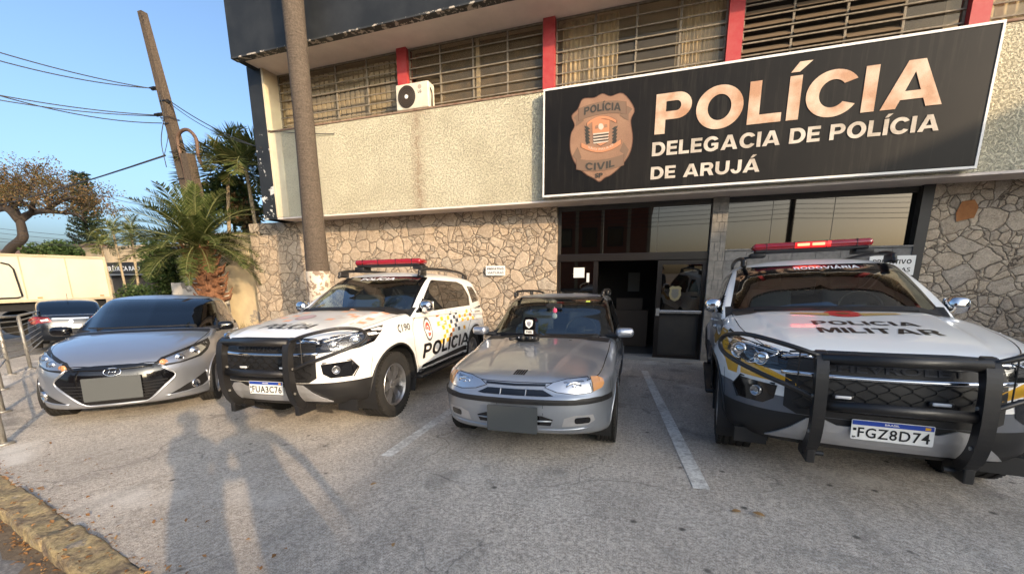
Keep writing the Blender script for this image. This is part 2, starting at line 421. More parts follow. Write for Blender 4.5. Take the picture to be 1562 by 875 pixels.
        if bmo is not None:
            me = bpy.data.meshes.new('x'); b.to_mesh(me); b.free(); bmo.from_mesh(me); bpy.data.meshes.remove(me); return
        return link_bm(name, b, m, parent or s.root, smooth=not thick, normals=bool(thick))
    def text(s, fr, txt, u0, u1, v0, cap, name, m, bold=.03, off=.003, thick=0, **kw):
        par = kw.pop('parent', None)
        V, Fs = fit_text(txt, u0, u1, v0, cap, bold, **kw)
        return s.decal(fr, [tuple(p) for p in V], name, m, off, thick, .06, faces=Fs, parent=par)
    def line(s, fr, pts, w, bmo, off=.0018, smooth=5):
        P = [(p.x, p.y) for p in catmull([(a, b_, 0) for a, b_ in pts], smooth)] if smooth else pts
        for i in range(len(P)-1):
            a, c = Vector(P[i]), Vector(P[i+1]); t = (c-a)
            if t.length < 1e-6: continue
            t.normalize(); n = Vector((-t.y, t.x))*w/2
            q = [tuple(a-n), tuple(c-n), tuple(c+n), tuple(a+n)]
            s.decal(fr, q, '', '', off, 0, .3, bmo=bmo)
    def tubeline(s, fr, pts, r, mb, off=0.0, smooth=6, n=8, closed=False):
        P = catmull([(a, b_, 0) for a, b_ in pts], smooth, closed) if smooth else [Vector((a, b_, 0)) for a, b_ in pts]
        mb.tube([s.hit(fr, p.x, p.y, 0)[0]-fr[3]*off for p in P], r, n, closed=closed)
    def finish(s, name='body', m0='white_paint'):
        s.bm.normal_update()
        return link_bm(name, s.bm, None, s.root, mats=[m0 if x is None else x for x in s.mats], normals=False)
def circ(cy, cz, r, n=40, a0=0, a1=360): return [(cy+r*math.cos(R(a0+(a1-a0)*k/(n if a1-a0 >= 360 else n-1))), cz+r*math.sin(R(a0+(a1-a0)*k/(n if a1-a0 >= 360 else n-1)))) for k in range(n)]
def rrect(x0, x1, z0, z1, r, n=4):
    out = []
    for cx, cz, a in ((x1-r, z1-r, 0), (x0+r, z1-r, 90), (x0+r, z0+r, 180), (x1-r, z0+r, 270)):
        for k in range(n+1): out.append((cx+r*math.cos(R(a+90*k/n)), cz+r*math.sin(R(a+90*k/n))))
    return out
def pose(root, x, y, th):
    n = Vector((-SX, -SY, 1)).normalized(); ex = Vector((math.cos(R(th)), math.sin(R(th)), 0)); ex = (ex-n*ex.dot(n)).normalized(); ey = n.cross(ex)
    m = Matrix(((ex.x, ey.x, n.x, x), (ex.y, ey.y, n.y, y), (ex.z, ey.z, n.z, gz(x, y)), (0, 0, 0, 1)))
    root.matrix_world = m
def body_fn(T, crown, Wd, S, Fz, Cx, Rz, Cr, B, k=.028, extra=None):
    def F(x, y, z):
        a = np.abs(x)
        fs = [z-(T(y)-crown(a, y)), a-Wd(y)*1.0+S(z), Fz(z)+Cx(a)-y, y-(Rz(z)-Cr(a)), B(y)-z]
        if extra: fs[1] = fs[1]+extra(a, y, z)
        return lse(fs, k)
    return F
def merge(a, b):
    me = bpy.data.meshes.new('m'); b.to_mesh(me); b.free(); a.from_mesh(me); bpy.data.meshes.remove(me); a.normal_update(); return a
def make_wheel(root, x, y, r, w, rr, spokes, side, steer=0.0, spoke='twin', rimmat='alloy', z=None):
    """wheel = rim with its tyre as a sub-part; side +1 faces +x"""
    s = side; h = w/2; z = r if z is None else z
    mb = MB()
    mb.lathe([(rr*1.0, s*(-h*.8)), (rr*.98, s*h*.55), (rr*1.03, s*h*.92), (rr*1.0, s*h*.98), (rr*.93, s*h*.85), (rr*.90, s*h*.45), (rr*.88, s*-h*.5)], n=44)
    mb.lathe([(.0001, s*h*.62), (rr*.13, s*h*.64), (rr*.16, s*h*.55), (rr*.2, s*h*.3)], n=20)
    for k in range(spokes):
        a0 = 2*math.pi*k/spokes
        for da, wd in (((-.17, .024), (.17, .024)) if spoke == 'twin' else ((0, .04),)):
            a1 = a0+da; c0, s0 = math.cos(a0+da*.35), math.sin(a0+da*.35); c1, s1 = math.cos(a1), math.sin(a1)
            t0 = Vector((0, -s0, c0)); t1 = Vector((0, -s1, c1))
            p0 = Vector((s*h*.58, c0*rr*.12, s0*rr*.12)); p1 = Vector((s*h*.72, c1*rr*.60, s1*rr*.60)); p2 = Vector((s*h*.62, c1*rr*.95, s1*rr*.95))
            for A, B2, wa, wb in ((p0, p1, wd*1.25, wd), (p1, p2, wd, wd*1.3)):
                ta = (t0 if A is p0 else t1); q = [A+ta*wa, A-ta*wa, B2-t1*wb, B2+t1*wb]; dx = Vector((s*-.035, 0, 0))
                vs = [mb.b.verts.new(v) for v in q]+[mb.b.verts.new(v+dx) for v in q]
                for f in ((0, 1, 2, 3), (7, 6, 5, 4), (0, 4, 5, 1), (1, 5, 6, 2), (2, 6, 7, 3), (3, 7, 4, 0)): mb.b.faces.new([vs[i] for i in f])
    for k in range(5):
        a = 2*math.pi*k/5+.3; mb.cyl((s*h*.5, math.cos(a)*rr*.16, math.sin(a)*rr*.16), (s*h*.68, math.cos(a)*rr*.16, math.sin(a)*rr*.16), .009, n=6)
    wb = mb.build('wheel', rimmat, root, smooth=False); wb.location = (x, y, z); wb.rotation_euler = (0, 0, steer)
    back = MB().lathe([(.001, s*h*.05), (rr*.9, s*h*.05), (rr*.9, -s*h*.2), (.001, -s*h*.2)], n=32).build('brake_disc', 'dark_alloy', wb)
    t = MB(); pr = [(rr*.99, s*h*.80), (rr*1.04, s*h*.98), ((rr+r)/2, s*h*1.08), (r*.965, s*h*.98), (r*.99, s*h*.84)]
    ng = 4
    for g in range(ng):
        c = h*(.62-1.24*g/(ng-1)) if ng > 1 else 0; pr += [(r, s*(c+.016)), (r-.008, s*(c+.012)), (r-.008, s*(c-.0)), (r, s*(c-.004))]
    pr += [(r*.99, -s*h*.84), (r*.965, -s*h*.98), ((rr+r)/2, -s*h*1.05), (rr, -s*h*.8)]
    pr.sort(key=lambda q: 0) ; t.lathe(pr, n=64)
    # tread blocks
    nb = 56
    for k in range(nb):
        a = 2*math.pi*k/nb
        for sgn in (1, -1):
            c, q = math.cos(a), math.sin(a)
            t.box((s*sgn*h*.86, c*(r-.008), q*(r-.008)), (h*.26, .021, .02), Matrix.Rotation(a-math.pi/2, 3, 'X'))
    t.build('tyre', 'rubber', wb, smooth=False)
    return wb
def arch_well(car, cy, cz, r, xin, xout, parent):
    for s in (1, -1):
        mb = MB(); P = circ(cy, cz, r, 22, -25, 205)
        for i in range(len(P)-1):
            (a, b), (c, d) = P[i], P[i+1]; mb.quad((s*xin, a, b), (s*xout, a, b), (s*xout, c, d), (s*xin, c, d))
        mb.poly([(s*xin, a, b) for a, b in P])
        bmesh.ops.remove_doubles(mb.b, verts=mb.b.verts, dist=1e-4)
        mb.build('wheel_well', 'dark_in', parent)
def number_plate(root, p, txt, nx=.4, nz=.13, y=None, rotx=0, brasil=True):
    x, yy, z = p
    pl = MB(); pl.prism(rrect(-nx/2, nx/2, -nz/2, nz/2, .008), 'y', 0, .006); o = pl.build('number_plate', 'plate_white', root); o.location = (x, yy, z); o.rotation_euler = (rotx, 0, 0)
    MB().prism(rrect(-nx/2+.004, nx/2-.004, nz/2-.033, nz/2-.004, .004), 'y', -.0015, 0).build('plate_header', 'plate_blue', o)
    flat_text('plate_country', 'BRASIL', -.035, .035, nz/2-.024, .012, -.002, MT['white_letters'], o, bold=.02, thick=.0008)
    MB().box2(nx/2-.045, nx/2-.02, -.0035, -.0015, nz/2-.027, nz/2-.011).build('plate_flag', 'yellow', o)
    MB().box2(-nx/2+.010, -nx/2+.026, -.0025, -.0, -.006, .010).build('plate_mark', 'lettering', o)
    flat_text('plate_state', 'BR', -nx/2+.009, -nx/2+.027, -nz/2+.010, .012, -.001, MT['lettering'], o, bold=.02, thick=.0008)
    flat_text('plate_characters', txt, -nx/2+.035, nx/2-.018, -nz/2+.016, .065, -.001, MT['lettering'], o, bold=.012, thick=.001, spacing=1.12)
    return o
def cab_fn(ws, wsc, rw, Wc, tum, roof, rcrown, zb, k=.03):
    def F(x, y, z):
        a = np.abs(x); fs = [ws(z)+wsc(a)-y, y-rw(z)+.10*a*a, a-(Wc(y)-tum(z)), z-(roof(y)-rcrown*(a/.6)**2.5), zb-z]
        return lse(fs, k)
    return F
def seats(root, ys, z0, z1, xs=(-.36, .36), wheelx=.36, dash=None):
    for x in xs:
        mb = MB(); mb.box((x, ys+.05, (z0+z1)/2-.08), (.44, .14, z1-z0-.08), Matrix.Rotation(R(-12), 3, 'X'), .05, 3); o = mb.build('front_seat', 'seat', root, smooth=True)
        MB().box((x, ys+.12, z1-.02), (.24, .09, .16), Matrix.Rotation(R(-8), 3, 'X'), .035, 3).build('headrest', 'seat', o, smooth=True)
    mb = MB(); mb.box((0, ys+.95, (z0+z1)/2-.12), (1.2, .14, z1-z0-.14), Matrix.Rotation(R(-12), 3, 'X'), .05, 3); mb.build('rear_seat', 'seat', root, smooth=True)
    if dash:
        y0, y1, zd, w = dash
        MB().box2(-w, w, y0, y1, zd-.12, zd, .03).build('dashboard', 'dark_in', root, smooth=True)
        b = MB(); c = Vector((wheelx, y1+.12, zd+.01)); rot = Matrix.Rotation(R(62), 3, 'X')
        b.tube([c+rot@Vector((.18*math.cos(t), .18*math.sin(t), 0)) for t in [2*math.pi*i/20 for i in range(20)]], .014, 8, closed=True)
        b.box(c, (.34, .04, .03), rot); b.box(c, (.12, .12, .04), rot, .02); b.build('steering_wheel', 'black_plastic', root, smooth=True)
def mirror(root, x, y, z, s, w, h, m_cover, m_arm='black_plastic', ang=0):
    mb = MB(); mb.box((x+s*w*.5, y, z), (w, .15, h), Matrix.Rotation(R(s*ang), 3, 'Z'), min(w, .15, h)*.42, 4)
    o = mb.build('side_mirror', m_cover, root, smooth=True)
    MB().tube([(x-s*.10, y+.02, z-h*.42), (x, y+.02, z-h*.40), (x+s*.06, y, z-h*.30)], .026, 8).build('mirror_arm', m_arm, o, smooth=True)
    MB().box((x+s*w*.5, y+.068, z), (w*.86, .02, h*.8), Matrix.Rotation(R(s*ang), 3, 'Z'), .008).build('mirror_glass', 'chrome', o)
    return o
def wiper(root, pts, name='wiper'):
    MB().tube(pts, .009, 6).build(name, 'black_plastic', root)
MT['fog_glass'] = M('fog_lamp_glass', (.30, .31, .33), .18, .8, .5)
# ================================================================== the two police sport utility cars
def suv(name, label, pos, plate, kind, group='white police patrol vehicles'):
    root = empty(name, label=label, cat='police car', group=group)
    T = hm([(-1.1, .92), (-.9, 1.0), (-.8, 1.02), (-.55, 1.085), (-.1, 1.165), (.2, 1.212), (.45, 1.232), (1.2, 1.21), (2.6, 1.215), (3.6, 1.23), (4, 1.2)])
    def crown(a, y):
        hood = np.clip((.9-y)/.5, 0, 1); c = .055*(a/.9)**2.8+.035*(a/.92)**9
        blg = -.016/(1+np.exp((a-.52-.10*(y+.8))/.012))*np.clip((.6-y)/.3, 0, 1)*np.clip((y+.9)/.25, 0, 1)
        return c*(.35+.65*hood)+blg
    Wd = hm([(-1.2, .90), (-.7, .925), (-.35, .945), (0, .952), (.55, .932), (1.5, .93), (2.4, .94), (2.85, .955), (3.4, .935), (3.95, .88)])
    S = hm([(.25, .10), (.36, .03), (.45, .012), (.62, .0), (.8, .0), (.9, .006), (.935, .022), (1.0, .034), (1.12, .055), (1.25, .10)])
    Fz = hm([(.24, -.70), (.34, -.80), (.42, -.875), (.52, -.915), (.60, -.92), (.80, -.915), (.90, -.89), (.99, -.85), (1.04, -.80), (1.12, -.6)])
    Cx = hm([(0, 0), (.3, .012), (.5, .045), (.65, .11), (.76, .21), (.84, .33), (.90, .50), (.96, .75)])
    Rz = hm([(.2, 3.80), (.4, 3.95), (.7, 3.96), (1.0, 3.90), (1.25, 3.82)]); Cr = hm([(0, 0), (.6, .04), (.8, .16), (.95, .5)])
    B = hm([(-1.1, .34), (-.8, .30), (-.4, .33), (0, .36), (3, .36), (4, .42)])
    def flare(a, y, z):
        o = 0
        for cy in (0, 2.845):
            d = np.sqrt((y-cy)**2+(z-.40)**2); o = o-.022*np.exp(-((d-.50)/.07)**2)
        return o+.012*np.exp(-((z-.60)/.06)**2)*(y > .4)*(y < 2.4)
    F = body_fn(T, crown, Wd, S, Fz, Cx, Rz, Cr, B, .022, flare)
    bm = shell(F, (-1.15, 1.15, -1.15, 4.15, .15, 1.4), (-.35, .35, -.45, 3.5, .6, .8), .038)
    ws = hm([(1.0, .0), (1.2, .30), (1.45, .71), (1.69, 1.20), (1.78, 1.5)]); wsc = hm([(0, 0), (.4, .05), (.62, .14), (.8, .30)])
    rw = hm([(1.0, 4.0), (1.2, 3.86), (1.5, 3.68), (1.68, 3.5), (1.8, 3.1)])
    Wc = hm([(.3, .875), (.8, .90), (1.6, .895), (2.6, .885), (3.3, .845), (3.9, .75)]); tum = hm([(1.0, -.02), (1.2, .0), (1.45, .055), (1.6, .105), (1.72, .16), (1.80, .26)])
    roof = hm([(1.0, 1.68), (1.3, 1.745), (1.7, 1.785), (2.2, 1.80), (2.9, 1.79), (3.5, 1.73), (3.8, 1.62)])
    cab = shell(cab_fn(ws, wsc, rw, Wc, tum, roof, .045, 1.08, .022), (-1.1, 1.1, -.2, 4.3, 1.0, 1.95), (-.4, .4, 1.35, 3.1, 1.25, 1.45), .04)
    bmesh.ops.delete(cab, geom=[f for f in cab.faces if f.calc_center_median().z < 1.13], context='FACES')
    c = Car(root, merge(bm, cab)); c.mi('white_paint')
    pure = lambda p, n: p.z > 1.16
    # --- glass
    wcond = lambda p, n: n.y < -.25 and p.y < 2.2 and p.z > 1.17
    c.paint(FR(), [(-.825, 1.18), (.825, 1.18), (.715, 1.70), (-.715, 1.70)], 'gloss_black', wcond)
    c.pane(FR(), [(-.795, 1.242), (-.4, 1.234), (0, 1.231), (.4, 1.234), (.795, 1.242), (.69, 1.60), (.4, 1.628), (0, 1.634), (-.4, 1.628), (-.69, 1.60)], 'windscreen', 'glass', wcond, -.002)
    c.pane(BK(), rrect(-.55, .55, 1.28, 1.62, .08), 'rear_window', 'tint', lambda p, n: p.y > 3 and p.z > 1.2)
    for s in (1, -1):
        q = lambda pts: [(s*a, b) for a, b in pts]
        sc = lambda p, n: p.z > 1.17 and abs(p.x) > .5 and abs(n.x) > .72
        c.paint(SD(s), q([(.60, 1.19), (2.80, 1.23), (2.87, 1.40), (2.70, 1.60), (2.45, 1.645), (1.42, 1.645), (1.24, 1.60)]), 'gloss_black', sc)
        c.paint(SD(s), q([(3.0, 1.27), (2.93, 1.58), (3.28, 1.575), (3.62, 1.36), (3.62, 1.31)]), 'gloss_black', sc)
        c.pane(SD(s), q([(.76, 1.208), (1.56, 1.215), (1.56, 1.61), (1.42, 1.61), (1.27, 1.57)]), 'front_door_window', 'tint' if kind == 'mil' else 'glass', sc, -.003)
        c.pane(SD(s), q([(1.66, 1.22), (2.74, 1.255), (2.80, 1.40), (2.66, 1.57), (2.42, 1.61), (1.66, 1.61)]), 'rear_door_window', 'tint', sc, -.003)
        c.pane(SD(s), q([(3.03, 1.30), (2.97, 1.56), (3.26, 1.555), (3.58, 1.36), (3.57, 1.33)]), 'quarter_window', 'tint', sc, -.003)
    # --- colour of the body
    low = lambda p, n: p.y < -.30 and p.z < .7
    if kind == 'mil':
        for s in (1, -1):
            q = lambda pts: [(s*a, b) for a, b in pts]
            c.paint(SD(s), q([(-1.2, .2), (4.2, .2), (4.2, .93), (1.2, .93), (.72, .80), (.5, .96), (.2, 1.0), (-.25, .90), (-.50, .74), (-.62, .70), (-1.2, .745)]) if 0 else q([(-1.2, .2), (4.2, .2), (4.2, .88), (.62, .86)]+[(-.55, .72), (-1.2, .72)]), 'dark_grey_paint')
    for s in (1, -1):
        c.paint(SD(s), [(s*-1.3, .1), (s*-.3, .1), (s*-.3, .57), (s*-1.3, .57)], 'black_plastic', lambda p, n: p.y < -.2)
        c.paint(SD(s), [(s*.4, .1), (s*2.5, .1), (s*2.5, .43), (s*.4, .43)], 'black_plastic')
    c.paint(FR(), [(-.9, .1), (.9, .1), (.9, .57), (.52, .545), (.47, .62), (-.47, .62), (-.52, .545), (-.9, .57)][0:2]+[(.97, .565), (-.97, .565)], 'black_plastic', lambda p, n: p.y < -.2)
    # under the glass: dark top of the lower shell
    c.paint(TP(), [(-.86, .50), (.86, .50), (.86, 3.75), (-.86, 3.75)], 'dark_in', lambda p, n: p.z < 1.26 and n.z > .5)
    # --- wheel arches
    for s in (1, -1):
        for cy in (0, 2.845):
            c.hole(SD(s), circ(s*cy, .40, .465, 30), lambda p, n: p.z < 1.0)
        for cy in (0, 2.845):
            mb = MB(); P = circ(s*cy, .40, .468, 26, -12 if s > 0 else -12, 192)
            c.tubeline(SD(s), P, .014, mb, .002, 0, 6); mb.build('wheel_arch_lip', 'black_plastic', root, smooth=True)
            arch = MB()
    for cy in (0, 2.845): arch_well(c, cy, .40, .47, .55, .93, root)
    # --- lamps
    for s in (1, -1):
        fr = DG(s, 38); o, eu, ev, d = fr
        def uv(x, y, z): p = Vector((s*x, y, z)); return (p.dot(eu), p.dot(ev))
        out = [uv(.50, -.86, .872), uv(.56, -.82, .985), uv(.70, -.70, 1.022), uv(.83, -.50, 1.055), uv(.93, -.22, 1.095), uv(.94, -.28, 1.04), uv(.93, -.42, .94), uv(.86, -.58, .895), uv(.70, -.78, .872), uv(.56, -.86, .862)]
        out = out if s > 0 else out[::-1]
        hl = c.decal(fr, out, 'headlight', 'gloss_black', .002, 0, .04)
        c.dd = 0
        inn = [uv(.585, -.82, .90), uv(.60, -.80, .965), uv(.72, -.69, 1.0), uv(.865, -.46, 1.03), uv(.895, -.44, .955), uv(.83, -.60, .915), uv(.70, -.76, .892)]
        c.decal(fr, inn, 'lamp_housing', 'dark_alloy', .004, .002, .04, parent=hl)
        for (x, y, z, r) in ((.80, -.57, .965, .050), (.665, -.73, .932, .040)):
            u, v = uv(x, y, z); p, n = c.hit(fr, u, v, 0)
            mb = MB(); q = (-d).to_track_quat('Z', 'Y').to_matrix()
            m4 = Matrix.Translation(p-d*.012)@q.to_4x4()
            mb.lathe([(r*1.25, -.02), (r*1.2, .012), (r*1.05, .014), (r*.98, .0)], ax='z', n=24)
            bmesh.ops.transform(mb.b, matrix=m4, verts=mb.b.verts); mb.build('lamp_ring', 'lamp_white', hl, smooth=True)
            mb = MB(); mb.sph((0, 0, -.004), r*.98, (1, 1, .45)); bmesh.ops.transform(mb.b, matrix=m4, verts=mb.b.verts); mb.build('lamp_bulb', 'lamp_white', hl, smooth=True)
        mb = MB(); c.tubeline(fr, [uv(.60, -.80, .985), uv(.73, -.68, 1.012), uv(.88, -.42, 1.045)], .006, mb, .012); c.tubeline(fr, [uv(.60, -.80, .975), uv(.70, -.72, .90), uv(.76, -.66, .893)], .006, mb, .014, 3); c.tubeline(fr, [uv(.735, -.68, 1.0), uv(.70, -.74, .955), uv(.745, -.68, .90)], .006, mb, .014, 3)
        mb.build('lamp_trim', 'chrome', hl, smooth=True)
        c.decal(fr, inn, 'lamp_lens', 'clear', .020, 0, .04, parent=hl)
        # fog lamp
        fo = c.decal(FR(), [(s*.585, .755), (s*.80, .775), (s*.835, .70), (s*.80, .615), (s*.66, .615), (s*.60, .66)], 'fog_lamp', 'gloss_black', .003, 0, .05)
        p, n = c.hit(FR(), s*.70, .695, 0); mb = MB(); m4 = Matrix.Translation(p+n*.008)@n.to_track_quat('Z', 'Y').to_matrix().to_4x4()
        mb.lathe([(.040, -.01), (.040, .012), (.034, .012), (.030, -.006), (.0001, .002)], ax='z', n=20); bmesh.ops.transform(mb.b, matrix=m4, verts=mb.b.verts); mb.build('fog_lens', 'fog_glass', fo, smooth=True)
        mb = MB(); c.tubeline(FR(), [(s*.60, .765), (s*.80, .785), (s*.84, .70), (s*.81, .61)], .007, mb, .004, 0); mb.build('fog_surround', 'black_plastic', fo)
    # --- grille
    g = c.decal(FR(), [(-.545, .865), (-.545, .62), (-.47, .575), (.47, .575), (.545, .62), (.545, .865), (.52, 1.0), (.30, 1.012), (-.30, 1.012), (-.52, 1.0)], 'grille', 'black_plastic', .003, 0, .05)
    mb = MB()
    for r_ in range(5):
        z = .635+.045*r_
        pts = []
        for k in range(-9, 10):
            x = k*.055; pts.append((x, z+(.014 if (k+r_) % 2 else -.014)))
        for i in range(len(pts)-1):
            (a, b), (e, f) = pts[i], pts[i+1]
            c.tubeline(FR(), [(a, b), (e, f)], .0045, mb, .008, 0, 4)
            if (i+r_) % 2 and r_ < 4: c.tubeline(FR(), [(e, f), (e, f+.017)], .0045, mb, .008, 0, 4)
    mb.build('grille_mesh', 'bar_black', g)
    mb = MB(); c.tubeline(FR(), [(-.57, .862), (-.3, .852), (0, .85), (.3, .852), (.57, .862)], .017, mb, .012, 4)
    c.tubeline(FR(), [(-.56, .978), (-.3, .962), (0, .958), (.3, .962), (.56, .978)], .007, mb, .012, 4)
    for s in (1, -1): c.tubeline(FR(), [(s*.40, .985), (s*.50, .97), (s*.57, .96)], .014, mb, .014, 3); c.tubeline(FR(), [(s*.57, .995), (s*.66, 1.022)], .008, mb, .016, 0)
    mb.build('grille_chrome_bar', 'chrome', g, smooth=True)
    c.text(FR(), 'CHEVROLET', -.36, .36, .885, .045, 'grille_lettering', MT['satin'] if 0 else M('grille_letters', (.06, .06, .065), .3, .5), .02, .004, .004, parent=g)
    for s in (1, -1):
        p, n = c.hit(FR(), s*.235, .725, 0); mb = MB(); mb.box(p+n*.02, (.115, .022, .034), None, .01, 3); le = mb.build('grille_strobe', 'bar_black', g, smooth=True)
        MB().box(p+n*.031, (.085, .012, .02), None, .005).build('strobe_lens', 'led', le, smooth=True)
    # skid plate
    c.decal(FR(), [(-.62, .37), (-.50, .47), (-.41, .555), (-.33, .565), (-.25, .53), (.25, .53), (.33, .565), (.41, .555), (.50, .47), (.62, .37), (.48, .385), (-.48, .385)], 'skid_plate', 'satin', .006, .012, .06)
    c.decal(FR(), [(-.47, .62), (-.42, .585), (.42, .585), (.47, .62)], 'lower_grille_strip', 'black_plastic', .01, .01, .08)
    p, n = c.hit(FR(), 0.02, .52, 0); number_plate(root, (0.02, p.y-.035, .525), plate)
    MB().box((0.02, p.y-.012, .52), (.2, .04, .07)).build('plate_bracket', 'black_plastic', root)
    # seams, handles, sills
    mb = bmesh.new()
    for s in (1, -1):
        q = lambda pts: [(s*a, b) for a, b in pts]
        c.line(SD(s), q([(.60, 1.17), (.50, 1.0), (.46, .8), (.50, .55), (.58, .45)]), .006, mb)
        c.line(SD(s), q([(1.61, 1.22), (1.615, .9), (1.60, .45)]), .006, mb)
        c.line(SD(s), q([(2.83, 1.3), (2.80, 1.05), (2.50, .85), (2.34, .6), (2.33, .45)]), .006, mb)
        c.line(SD(s), q([(.6, .44), (2.33, .44)]), .006, mb, smooth=0)
        c.line(SD(s), q([(-.42, .80), (-.46, .62), (-.43, .50)]), .005, mb)
        c.line(TP(), [(s*.50, -.81), (s*.66, -.68), (s*.765, -.3), (s*.80, .2), (s*.80, .55)], .006, mb)
    c.line(TP(), [(-.5, -.81), (-.3, -.83), (0, -.84), (.3, -.83), (.5, -.81)], .008, mb)
    link_bm('panel_seams', mb, 'gloss_black', root, normals=False)
    for s in (1, -1):
        for yy, zz in ((1.42, 1.0), (2.42, 1.02)):
            p, n = c.hit(SD(s), s*yy, zz, 0)
            MB().box(p+n*.03, (.02, .17, .03), None, .008).box(p+n*.012+Vector((0, .07, 0)), (.03, .02, .025)).box(p+n*.012-Vector((0, .07, 0)), (.03, .02, .025)).build('door_handle', 'white_paint' if kind != 'mil' else 'chrome', root, smooth=True)
        MB().box((s*.93, 1.42, .37), (.15, 1.85, .045), None, .02, 2).box((s*.90, .6, .42), (.1, .06, .06)).box((s*.90, 2.2, .42), (.1, .06, .06)).build('side_step', 'black_plastic', root, smooth=True)
        MB().tube([(s*.66, 1.22, 1.70), (s*.67, 1.32, 1.78), (s*.675, 1.6, 1.815), (s*.675, 2.3, 1.835), (s*.66, 3.0, 1.815), (s*.63, 3.35, 1.74)], .023, 8, 4).box((s*.66, 1.34, 1.745), (.05, .22, .09), None, .02).box((s*.645, 3.2, 1.745), (.05, .22, .08), None, .02).build('roof_rail', 'bar_black', root, smooth=True)
        mirror(root, s*.89, .78, 1.275, s, .165, .155, 'chrome', ang=8)
        MB().box((s*.70, -.62, .30), (.22, .03, .12)).build('air_deflector', 'black_plastic', root)
    # cowl, wipers
    c.decal(TP(), [(-.78, .34), (-.4, .28), (0, .26), (.4, .28), (.78, .34), (.80, .60), (.4, .46), (0, .42), (-.4, .46), (-.80, .60)], 'cowl', 'black_plastic', .004, 0, .06)
    for x0, x1 in ((-.62, -.08), (-.02, .58)):
        wiper(root, [(x0, .36+.12*abs(x0), 1.238), (x0+.3, .35, 1.236), (x1, .355+.12*x1*x1, 1.238)])
    seats(root, 1.45, 1.2, 1.56, dash=(.62, .88, 1.235, .62))
    MB().box((0, 1.22, 1.575), (.22, .03, .06), None, .015).build('rear_view_mirror', 'black_plastic', root)
    # headliner
    # --- wheels
    for s in (1, -1):
        make_wheel(root, s*.775, 0, .385, .262, .245, 6, s); make_wheel(root, s*.775, 2.845, .385, .262, .245, 6, s)
    # --- bull bar
    bb = empty('bull_bar'); bb.parent = root
    for s in (1, -1):
        outer = [(p.x, p.y) for p in catmull([(-.95, 1.035, 0), (-1.0, 1.02, 0), (-1.045, .955, 0), (-1.065, .82, 0), (-1.07, .64, 0), (-1.05, .50, 0), (-.99, .37, 0), (-.90, .30, 0)], 4)]
        inner = [(p.x, p.y) for p in catmull([(-.85, .35, 0), (-.94, .44, 0), (-.985, .54, 0), (-1.0, .68, 0), (-.998, .84, 0), (-.985, .90, 0), (-.965, .955, 0), (-.93, .968, 0)], 4)]
        ub = MB().prism(outer+inner, 'x', s*.385-.033, s*.385+.033); bmesh.ops.bevel(ub.b, geom=[e for e in ub.b.edges if abs(e.verts[0].co.x-e.verts[1].co.x) < 1e-5], offset=.009, segments=2, affect='EDGES', profile=.5); ub.build('bar_upright', 'bar_black', bb)
        for z in (.5, .74): MB().cyl((s*.385-.04, -1.02, z), (s*.385+.04, -1.02, z), .012, n=8).build('bar_bolt', 'galv', bb)
        MB().box((s*.385, -.86, .315), (.05, .24, .10), None, .008).cyl((s*.30, -.90, .315), (s*.42, -.90, .315), .017, n=8).build('bar_bracket', 'bar_black', bb)
        if kind != 'mil' and s < 0: continue
        MB().tube([(s*.40, -1.0, 1.0), (s*.52, -.99, 1.045), (s*.66, -.92, 1.085), (s*.80, -.80, 1.11), (s*.91, -.66, 1.09), (s*.95, -.60, 1.03), (s*.93, -.66, .96), (s*.84, -.80, .905), (s*.66, -.93, .83), (s*.50, -.99, .77), (s*.40, -1.01, .72)], .0165, 10, 5).build('headlight_guard', 'bar_black', bb, smooth=True)
        for t in (.3, .55, .8):
            MB().tube([(s*(.48+.02*t), -.985, .985-.08*t), (s*.70, -.87, 1.03-.10*t), (s*.92, -.65, 1.085-.13*t)], .0022, 5, 4).build('guard_wire', 'bar_black', bb, smooth=True)
        MB().tube([(s*.50, -.985, 1.03), (s*.50, -.985, .77)], .004, 6).build('guard_wire', 'bar_black', bb)
    MB().tube([(-.385, -1.0, .982), (.385, -1.0, .982)], .037, 14).build('bar_tube', 'bar_black', bb, smooth=True)
    MB().tube([(-.385, -1.02, .685), (.385, -1.02, .685)], .034, 14).build('bar_tube', 'bar_black', bb, smooth=True)
    # --- lightbar
    LB = empty('light_bar'); LB.parent = root; ly = 1.62
    b = MB(); b.box((0, ly, 1.935), (1.13, .27, .088), None, .042, 4); b.build('bar_lens', 'red_lens', LB, smooth=True)
    MB().box((0, ly, 1.885), (1.06, .25, .03), None, .01).build('bar_base', 'black_plastic', LB)
    for x in (-.42, -.15, .15, .42): MB().box((x, ly, 1.935), (.006, .275, .088), None, .002).build('bar_divider', 'gloss_black', LB)
    for s in (1, -1):
        MB().box((s*.5, ly, 1.845), (.16, .22, .05), None, .012).tube([(s*.42, ly, 1.84), (s*.68, ly, 1.82)], .014, 8).build('bar_foot', 'black_plastic', LB, smooth=True)
    if kind == 'mil':
        for x in (-.085, .055): MB().box((x+.02, ly-.137, 1.94), (.115, .012, .030), None, .005).build('lit_lamp', 'red_glow', LB, smooth=True)
        MB().box((.02, ly-.13, 1.935), (.34, .012, .062), None, .005).build('lit_segment', M('red_lens_lit', (.4, .01, .01), .2, emis=(1, .02, .02), es=.5), LB, smooth=True)
